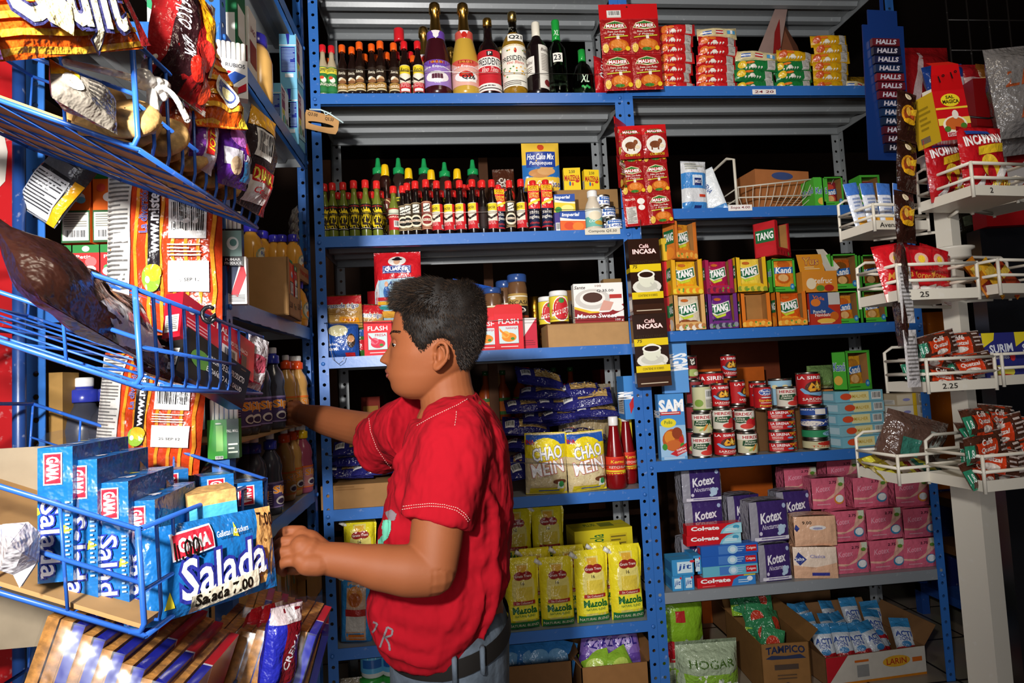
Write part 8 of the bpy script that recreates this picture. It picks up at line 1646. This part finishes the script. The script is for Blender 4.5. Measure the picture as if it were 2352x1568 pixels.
def tray_r(w,d,h,hb=.09):
    m=MB(); r=.0036
    m.box(-w/2,w/2,-d/2,d/2,0,.003,wp); 
    for a,b in (((-w/2,-d/2),(w/2,-d/2)),((w/2,-d/2),(w/2,d/2)),((w/2,d/2),(-w/2,d/2)),((-w/2,d/2),(-w/2,-d/2))):
        A=Vector((a[0],a[1],0));Bv=Vector((b[0],b[1],0)); n_=(Bv-A).normalized(); 
        m.add([A,Bv,Bv+Vector((0,0,.022)),A+Vector((0,0,.022))],[(0,1,2,3)],wp); q=Vector((n_.y,-n_.x,0))*.002; m.add([A+q,Bv+q,Bv+q+Vector((0,0,.022)),A+q+Vector((0,0,.022))],[(0,1,2,3)],wp)
        for z in (h*.55,h): m.tube([A+Vector((0,0,z)),Bv+Vector((0,0,z))],r,wp,7)
        m.tube([A+Vector((0,0,-.004)),A+Vector((0,0,h+.003))],r,wp,7)
    m.tube([(-w/2,d/2,0),(-w/2,d/2,hb),(-w/2+.02,d/2,hb+.012),(w/2-.02,d/2,hb+.012),(w/2,d/2,hb),(w/2,d/2,0)],r,wp,7)
    return m
TR=[] # name, world corner placement
def addtray(px,py,dep,w,d,h,rz,label=None,note=None):
    p=C(px,py,dep); T=tray_r(w,d,h)
    if note: T.art(flatS((-w/2,-d/2-.0025,0),(1,0,0),(0,0,1),(0,-1,0)),w,.022,[('t',note,.3,.5,.055*len(note),.5,'2a2622')])
    o=T.build('wire_tray',pole); o.location=(p.x-PX,p.y-PY,p.z-FZ); o.rotation_euler=(0,0,rz)
    # arm to the pole
    a=MB(); q=Vector((PX-p.x,PY-p.y,0)); q.rotate(Matrix.Rotation(-rz,3,'Z')); a.tube([(0,d*.3,-.004),(q.x,q.y,-.004)],.004,wp,6); a.build('arm',o)
    return p,rz,w,d
tA=addtray(2235,470,1.36,.15,.13,.07,.12,note='2')
tAl=addtray(2030,540,1.50,.15,.11,.06,.1,note='Avena 2.')
tAr=addtray(2310,480,1.55,.12,.1,.06,.4)
tB=addtray(2108,695,1.34,.185,.12,.075,.02,note='25')
tBr=addtray(2310,680,1.42,.18,.1,.075,.2)
tC=addtray(2160,895,1.38,.165,.12,.07,.03,note='2.25')
tCr=addtray(2320,880,1.45,.17,.1,.07,.15)
tD=addtray(2090,1095,1.40,.165,.12,.06,.08)
tDr=addtray(2290,1108,1.30,.21,.13,.07,.1)
def on(t,dx,dy,dz=0): 
    p,rz,w,d=t; return p+Vector((dx*math.cos(rz)-dy*math.sin(rz),dx*math.sin(rz)+dy*math.cos(rz),.005+dz))
def sach(name,w,h,t,col,art,label,tr,dx,dy,dz=0,rot=(0,0,0),cat='sachet',group=None,seed=0,**k):
    o=pouch(name,w,h,t,col,art,'foil',wob=.006,seed=seed,nu=12,nv=12,ends=k.get('ends',col)); return addobj(o,on(tr,dx,dy,dz),label,cat,group,rot)
A_INC=[('t','INCAPARINA',.5,.8,.86,.13,'f0ece8',{'rot':.12,'bold':.04}),('p',[(.3,.68),(.9,.76),(.88,.64),(.28,.56)],'e8c02a'),('e',.5,.42,.2,.16,'f0c83a'),('p',[(.1,.1),(.35,.3),(.3,.05)],'ece8e4'),('p',[(.45,.1),(.75,.45),(.9,.4),(.6,.1)],'ece8e4'),('e',.5,.3,.1,.14,'b81c24'),('t','PROTEINA',.72,.17,.42,.08,'e8d02a',{'rot':.1}),('r',.1,.86,.6,.92,'2a4a9a')]
sach('cereal_sachet',.12,.16,.03,'b3161e',A_INC,'red cereal drink sachet with white letters in the top tray, front',tA,.0,-.035,0,(-.05,.0,.12),ends='9a1218')
for i in range(2): sach('cereal_sachet',.11,.14,.03,'a8141c',A_INC,f'red cereal drink sachet behind the front one, {("left","right")[i]}',tA,-.03+.06*i,.03,.012,(.05,-.12+.2*i,.2),seed=i+2,group='red cereal sachets')
sach('cereal_sachet',.1,.09,.03,'a8141c',A_INC,'red cereal sachet lying in the small tray at the right',tAr,.0,0,0,(-.3,0,.4),seed=5,group='red cereal sachets')
for i in range(4): sach('oat_sachet',.038,.13,.012,'c9cfdc',[('r',0,.75,1,1,'3a6ab8'),('r',.2,.1,.8,.3,'e8a83a'),('l',.2,.35,.8,.7,5,'7a8ab0')],f'slim white and blue oat sachet in the upper left tray, {od(i,4)} of four',tAl,-.055+.035*i,0,0,(-.1,.1*(i-1.5),.1),group='slim oat sachets',seed=i)
# salt carton
o=carton('salt_box',.088,.062,.115,'c4161c',{'F':[('r',0,.62,1,.66,'e8c83a'),('e',.5,.8,.3,.13,'e8cf2a'),('t','SAL',.5,.86,.26,.06,'2a1a12',{'bold':.03}),('t','MAGICA',.5,.77,.5,.07,'2a1a12',{'bold':.03}),('r',0,.3,1,.44,'e8cf5a'),('e',.5,.3,.38,.18,'f0e8d0'),('e',.5,.32,.3,.13,'c8642a'),('e',.24,.22,.1,.06,'4a7a2c'),('e',.76,.26,.1,.06,'4a7a2c'),('e',.55,.5,.1,.09,'e8e0d0'),('r',.2,.07,.8,.16,'f0e8e4'),('r',.22,.08,.78,.15,'a8141a'),('t','CANTONCES',.5,.115,.5,.05,'f0e8e4')],'L':[('r',0,0,1,1,'b8961a'),('r',.2,.08,.6,.2,'6a5a4a'),('l',.3,.3,.8,.8,5,'8a7012')]},'gloss')
m=MB(); m.add([(-.044,-.031,.115),(.044,-.031,.115),(.036,-.036,.15),(.044,-.03,.175),(-.03,-.03,.175),(-.044,-.036,.15)],[(0,1,2,3,4,5)],mat('c01216','gloss')); m.add([(-.03,-.03,.175),(.044,-.03,.175),(.04,-.012,.19),(-.024,-.012,.19)],[(0,1,2,3)],mat('d0281c','gloss')); m.add([(-.044,-.0295,.115),(.044,-.0295,.115),(.036,-.0345,.15),(.044,-.0285,.175),(-.03,-.0285,.175),(-.044,-.0345,.15)],[(5,4,3,2,1,0)],mat('c01216','gloss')); m.art(flatS((-.04,-.037,.12),(1,0,0),(0,0,1),(0,-1,0)),.08,.05,[('t','1° 1°',.5,.5,.7,.3,'1a0c0c',{'rot':.2})]); m.build('open_flap',o)
addobj(o,C(2172,332,1.36),'open red and yellow seasoned salt box above the top tray','box',rot=(.0,-.12,.1),s=.96)
# red bread-crumb bags
for i,(dx,dy,ry) in enumerate(((-.055,-.03,-.12),(.0,-.01,.12),(.045,0,.22),(.07,.02,.3))):
    sach('drink_bag',.085,.125,.02,'bf1620',[('r',0,.0,1,.14,'e8dcd4'),('e',.5,.72,.2,.12,'e0b0a0'),('e',.5,.72,.1,.07,'f0c83a'),('t','Morena',.5,.42,.7,.12,'d8903a',{'shear':.3}),('p',[(.1,.1),(.9,.3),(.9,.15),(.5,.05)],'e8dcd4'),('e',.5,.14,.22,.08,'f0ece8')],f'red sachet bag in the second tray, {od(i,4)} of four',tB,dx,dy,0,(-.12,ry,.1*i),group='red sachet bags',seed=i,ends='a8121a')
for i in range(12): sach('spice_sachet',.045,.09,.006,('c8761c','e0a82a','a83a1c')[i%3],[('r',.1,.1,.9,.3,'7a1c14'),('r',.1,.6,.9,.8,'e8c04a')],f'narrow orange spice sachet leaning in the right tray, {od(i)}',tBr,-.075+.012*i,-.02+.008*(i%4),0,(-.25,-.45-.02*i,.35),'sachet','orange spice sachets',i)
def coffee_s(): return pouch('coffee_sachet',.1,.052,.018,'4a2a1e',[('r',0,0,.16,.7,'2a7a5c'),('t','1.8',.08,.4,.1,.3,'e0ece4'),('r',.2,.0,.74,.95,'cf3f1c'),('t','Café',.46,.72,.3,.2,'f0e4da',{'bold':.03}),('t','Quetzal',.46,.45,.4,.2,'f0e4da',{'bold':.03,'shear':.2}),('e',.46,.18,.16,.12,'e8dcd0'),('l',.78,.2,.97,.9,4,'b8a8a0')],'film',wob=.008,nu=10,nv=8,ends='a89a92')
MAKE['qz']=coffee_s
def qz(tr,dx,dy,dz,rot,label,s=1): put('qz',on(tr,dx,dy,dz),label,'sachet','orange and brown coffee sachets',rot,s)
for i in range(8): qz(tC,(-.03,.05)[i%2]+random.uniform(-.008,.008),-.035+.02*(i%3),.024*(i//2),(random.uniform(-.5,.1),random.uniform(-.2,.2),random.uniform(-.3,.3)),f'orange and brown coffee sachet in the third tray, {("bottom","second","third","top")[i//2]} layer {("left","right")[i%2]}',1.0)
for i in range(14): qz(tDr,(-.06,.0,.06)[i%3]+random.uniform(-.01,.01),-.04+.025*(i%3),.026*(i//3),(random.uniform(-.6,.1),random.uniform(-.25,.25),random.uniform(-.4,.4)),f'orange and brown coffee sachet in the lowest right tray, {("bottom","second","third","fourth","top")[i//3]} layer {("left","middle","right")[i%3]}',1.1)
for i in range(2):
    o=carton('fruit_cube_box',.095,.03,.115,'2c2f78',{'F':[('p',[(0,.7),(0,1),(.4,1),(.35,.85)],'e8d22a'),('t','SURIM',.55,.68,.7,.16,'e8ecf4',{'bold':.03,'rot':.06}),('t','alimento',.5,.5,.5,.07,'e8e4f0'),('e',.85,.5,.08,.09,'c82a34'),('e',.4,.24,.22,.1,'c8c44a'),('e',.65,.2,.2,.1,'e0d44a'),('e',.5,.06,.4,.1,'c8281c')]}); addobj(o,on(tCr,-.05+.1*i,-.01),f'dark blue box with fruit picture in the third right tray, {("left","right")[i]} of two','box','dark blue fruit boxes',(-.05,0,.12))
for i in range(9): sach('candy_stick',.075,.03,.012,('7a6a1c','6a1c1c','2a5a4c')[i%3],[('r',.1,.2,.4,.8,'c8c03a'),('r',.6,.2,.9,.8,'a89a8a')],f'small foil sachet in the lowest left tray, {od(i)}',tD,-.05+.05*(i%3),-.03+.03*(i//3),.012*(i//3),(-.9,.2*(i%3-1),.3*(i%2)),'sachet','small foil sachets',i)
o=pouch('clear_sachet_bag',.15,.13,.06,'5a4238',[('r',.2,.3,.5,.6,'3a7a6a'),('r',.6,.5,.8,.8,'a8b0a8')],'film',wob=.014,seed=2); addobj(o,on(tD,.02,.04,0),'crumpled clear bag of brown sachets in the lowest left tray','bag',rot=(.1,.3,.0),s=1.05)
# strip of brown sachets hanging beside the stand
strip=empty('sachet_strip',C(2072,205,1.31)); strip.scale=(.72,.72,.70); tag(strip,'long hanging strip of dark brown cereal sachets with yellow pictures','sachet strip')
o0=None
for i in range(5):
    if o0 is None:
        o0=q=pouch('cereal_sachet',.085,.16,.02,'2a140e',[('e',.45,.5,.36,.2,'c8881c'),('e',.45,.5,.28,.16,'8a3a1a'),('e',.4,.56,.12,.09,'d8a83a'),('e',.58,.52,.1,.08,'c8502a'),('p',[(.5,.6),(.86,.66),(.8,.52),(.5,.5)],'e0b02a'),('e',.45,.36,.3,.06,'d8a01c'),('e',.4,.86,.14,.07,'d8c8a8')],'foil',wob=.006,parent=strip,ends='3a2018')
    else: q=o0.copy(); COL.objects.link(q); q.parent=strip
    q.location=(-.012*i-(.01 if i>2 else 0),.004*i,-.165-.155*i); q.rotation_euler=(0,.12 if i<2 else .04,.3 if i<3 else 1.2)
for i in range(2):
    q=pouch('silver_back',.05,.17,.008,'b8b4b4',[('l',.1,.1,.9,.9,12,'6a6664')],'foil',wob=.004,parent=strip); q.location=(-.055,-.01,-.72-.0*i-.19*i+.0); q.rotation_euler=(0,0,.2)
# cough-drop hanger
hg=MB(); hg.box(-.07,.07,-.004,0,-.44,0,mat('16306a','gloss')); hg.box(-.05,.05,-.004,0,0,.05,mat('16306a','gloss')); hz=3.35-C(2026,60,1.95).z; hg.box(-.006,.006,-.003,-.001,.05,hz,mat('16306a','gloss')); o=hg.build('candy_hanger'); addobj(o,C(2026,60,1.95),'dark blue plastic hanger holding sticks of cough drops','hanger',rot=(0,.04,0))
for i in range(13):
    m=MB(); c=('5a1c24','1c1c30','1c2040','1c2a48','6a1c24','5a1824','5a1824','1c2a4a','1c3050','1c2a40','4a1a24','3a1a24','1c1c2a')[i]; m.box(-.052,.04,-.012,0,0,.024,mat(c,'gloss')); m.art(flatS((-.052,-.012,0),(1,0,0),(0,0,1),(0,-1,0)),.092,.024,[('t','HALLS',.5,.5,.72,.6,'b8b4c0',{'bold':.04,'shear':.2})],'gloss')
    p=C(2026,60,1.95)+Vector((.0+.0012*i,-.006,-.075-.0285*i)); addobj(m.build('cough_drop_stick'),p,f'cough drop stick on the blue hanger, {ORD[i] if i else "topmost"} from the top'.replace('topmost from the top','topmost'),'candy','cough drop sticks',(0,.02,0))
# ================================================================ dim surroundings at right
def dim(kind,px,py,dep,w,h,t,col,art,label,cat,rot=(0,0,0),seed=0,fin='foil',group=None):
    o=pouch(kind,w,h,t,col,art,fin,wob=.01,seed=seed); return addobj(o,C(px,py,dep),label,cat,group,rot)
dim('snack_sack',2110,310,2.3,.3,.34,.1,'8a1418',[('p',[(.3,.3),(.5,.9),(.55,.9),(.42,.3)],'b8a0a0')],'dim red snack sack hanging behind the salt box','bag')
for i in range(6): dim('snack_packet',2165+34*i-(0 if i<4 else 110),235 if i<4 else 320,2.2,.09,.14,.04,('1f3f8a','1f3f8a','a81c24','7a4a1c','3a7a3a','2a4a2a')[i],[('r',.1,.3,.9,.6,('8a9ac8','c8ccd8','d8b0b0','c8a86a','9ac83a','8ac86a')[i])],f'dim snack packet hanging behind the salt box, {od(i)} counted','snack',(0,.1*(i-2),0),i,'foil','dim hanging snack packets')
for i in range(8): dim('snack_packet',2230+30*(i%3),400+70*(i//3),2.25,.1,.12,.04,('2a2a24','3a2a1c','1c3a2a')[i%3],[('r',.2,.3,.8,.6,'6a7a6a')],f'dark snack packet in the far rows at right, {("upper","middle","lower")[i//3]} row {od(i%3)}','snack',(0,.2*(i%3-1),0),i+9,'film','dark far snack packets')
for i in range(2): dim('clear_sack',2385,350-40*i,1.95-.1*i,.26,.28,.1,'7e7a78',[('t','LL A',.4,.6,.6,.16,'a8502a',{'shear':.3}),('t','LL',.4,.25,.4,.16,'a8502a',{'shear':.3})],('white plastic sack with orange letters at the far right','crumpled white plastic sack above it at the far right')[i],'bag',(0,-.1,0),i,'film')
m=MB(); m.tube([C(2195,265,1.9),C(2270,272,1.9),C(2310,265,1.88),C(2330,255,1.88),C(2325,268,1.88),C(2305,270,1.88)],.003,mat('1a1818','gloss'),6); tag(m.build('black_tie'),'black tie stretched to the white plastic sack at the right','tie')
m=MB(); m.box(0,.7,0,.06,0,.5,mat('8f1418','gloss')); m.art(flatS((0,-.001,0),(1,0,0),(0,0,1),(0,-1,0)),.7,.5,[('t','Coca-Cola',.62,.66,1.1,.5,'c9c2bc',{'shear':.4,'bold':.05,'rot':.2})],'gloss'); o=m.build('cooler_header'); p=C(2268,520,2.0); addobj(o,(p.x,p.y,p.z),'red cooler header with white script at the right edge','cooler',rot=(0,0,-.1))
m=MB(); m.box(0,.7,0,.06,0,p.z-FZ-.001,mat('17181c','gloss')); o=m.build('drinks_cooler'); addobj(o,(p.x+.0,p.y+.03,FZ),'dark glass fronted cooler below the red header at right','cooler',rot=(0,0,-.1)) 
fx,fy=C(2185,1250,3.0).x,C(2185,1250,3.0).y
m=MB(); m.box(-.1,.14,0,.03,.62,1.5,mat('b8641a','paint')); m.box(-.1,.14,-.002,.03,.1,.62,mat('1f2a66','paint')); o=m.build('painted_panel'); addobj(o,(fx,fy,FZ),'orange and dark blue painted panel behind the right unit','panel')
o=crate('orange_board',.42,.03,1.27,col='d0641c'); addobj(o,(1.86,.75,FZ),'orange board standing behind the right unit, seen under the tins','panel')
o=crate('cardboard_carton',.5,.4,.8,col='7a3a22'); addobj(o,(2.0,1.1,FZ+.78),'red-brown cabinet behind the tins shelf','cabinet'); o=crate('wooden_table',.9,.6,.78,col='4a3020'); addobj(o,(2.0,1.15,FZ),'dark low cabinet behind the right unit','cabinet')
# low shelf with candy at far right
ls=empty('candy_shelf',C(2300,1385,2.75)); tag(ls,'low blue shelf with small candy packs at the right edge','shelving')
for k,z in enumerate((0,.24,.46)):
    m=MB(); m.box(-.14,.6,0,.35,-.04,0,mat(('2a52a0','6a4a30','3a2a24')[k],'paint')); m.build('shelf_board',ls,(0,0,z))
for x0 in (.56,-.14):
    m=MB(); m.box(x0,x0+.04,.31,.35,FZ-C(2300,1385,2.75).z,.6,mat('2a52a0','paint')); m.build('post',ls)
L0=C(2300,1385,2.75)
n=0
for k,z in enumerate((0,.24,.46)):
    for i in range(5):
        for j in range(2):
            c=[('b8701c','7a9a3a','a82a3a','3a6a9a','c89a2a'),('4a5a7a','5a6a8a','3a8a7a','4a7a8a','3a6a6a'),('2a7a4a','9a2a34','8a2a3a','7a2a34','8a3a3a')][k][i]
            o=pouch('candy_pack',.085,.07,.04,c,[('e',.5,.5,.3,.25,'c8b88a')],'foil',wob=.008,seed=n,nu=8,nv=8); addobj(o,(L0.x-.08+.09*i,L0.y+.06,L0.z+z+.002+.072*j),f'small candy pack on the {("low blue","middle","upper")[k]} right shelf, {("bottom","top")[j]} tier, {od(i)}','candy','small candy packs at the right edge',(0,0,.2*(i%2))); n+=1

g0=C(2215,330,2.42); m=MB(); gm=mat('2a2624','paint')
for i in range(8): m.tube([(.0+.09*i,0,1.35),(.0+.09*i,0,2.75)],.0035,gm,6)
for i in range(12): m.tube([(.0,0,1.36+.126*i),(.63,0,1.36+.126*i)],.003,gm,6)
for x in (.0,.63): m.tube([(x,0,2.7),(x,0,3.35-FZ)],.002,gm,5)
addobj(m.build('wire_grid_panel'),(g0.x-.02,g0.y,FZ),'dark wire grid panel behind the hanging snack packets at right','panel')
# ================================================================ dim store room behind the centre unit
br=empty('storage_rack',(-.2,1.0,FZ)); tag(br,'dim brown wooden storage rack behind the centre shelving','shelving')
wd=mat('5a3a26','card')
for z in (.5,1.02,1.52,2.0):
    m=MB(); m.box(0,1.75,0,.4,z,z+.03,wd); m.build('shelf_board',br)
for x in (0,.85,1.7):
    m=MB(); m.box(x,x+.05,0,.05,0,2.5,wd); m.build('post',br)
rb=random.Random(9)
for i in range(14):
    zz=(.53,1.05,1.55)[i%3]; x=-.1+.11*i; h=rb.uniform(.14,.3)
    addobj(crate('storage_box',rb.uniform(.09,.1),.2,h,[('r',.1,.3,.9,.7,('8a2a1c','a87a3a','3a5a3a','7a6a5a')[i%4])],col=('7a4a2c','8a3024','5a4a3a','94683c')[i%4]),(x,1.16,FZ+zz+.001),f'dim box on the rack behind the centre shelves, {("low","middle","high")[i%3]} board, {od(i//3)}','box','dim boxes on the rear rack')
@kindof
def rear_bottle(): return bottle('rear_bottle',[(.035,0),(.04,.005),(.04,.15),(.015,.2),(.014,.25)],'8a3a14','gloss',[(.017,.245),(.017,.27),(.001,.27)],mat('2a5a2a','gloss'),[(.0403,.03,.09,4,[('r',.2,.2,.8,.8,'c8641c')],'3a6a2a')],16)
for i in range(9): put('rear_bottle',(.35+.095*i,1.06,FZ+1.051),f'dim orange bottle on the rear rack behind the neck of the man, {od(i)}','bottle','dim bottles on the rear rack')
o=carton('milk_powder_box',.3,.1,.16,'8a1c1c',{'F':[('r',.1,.3,.5,.8,'c8b8a0')]}); addobj(o,(.12,1.12,FZ+1.551),'dim red box on the high board of the rear rack','box')
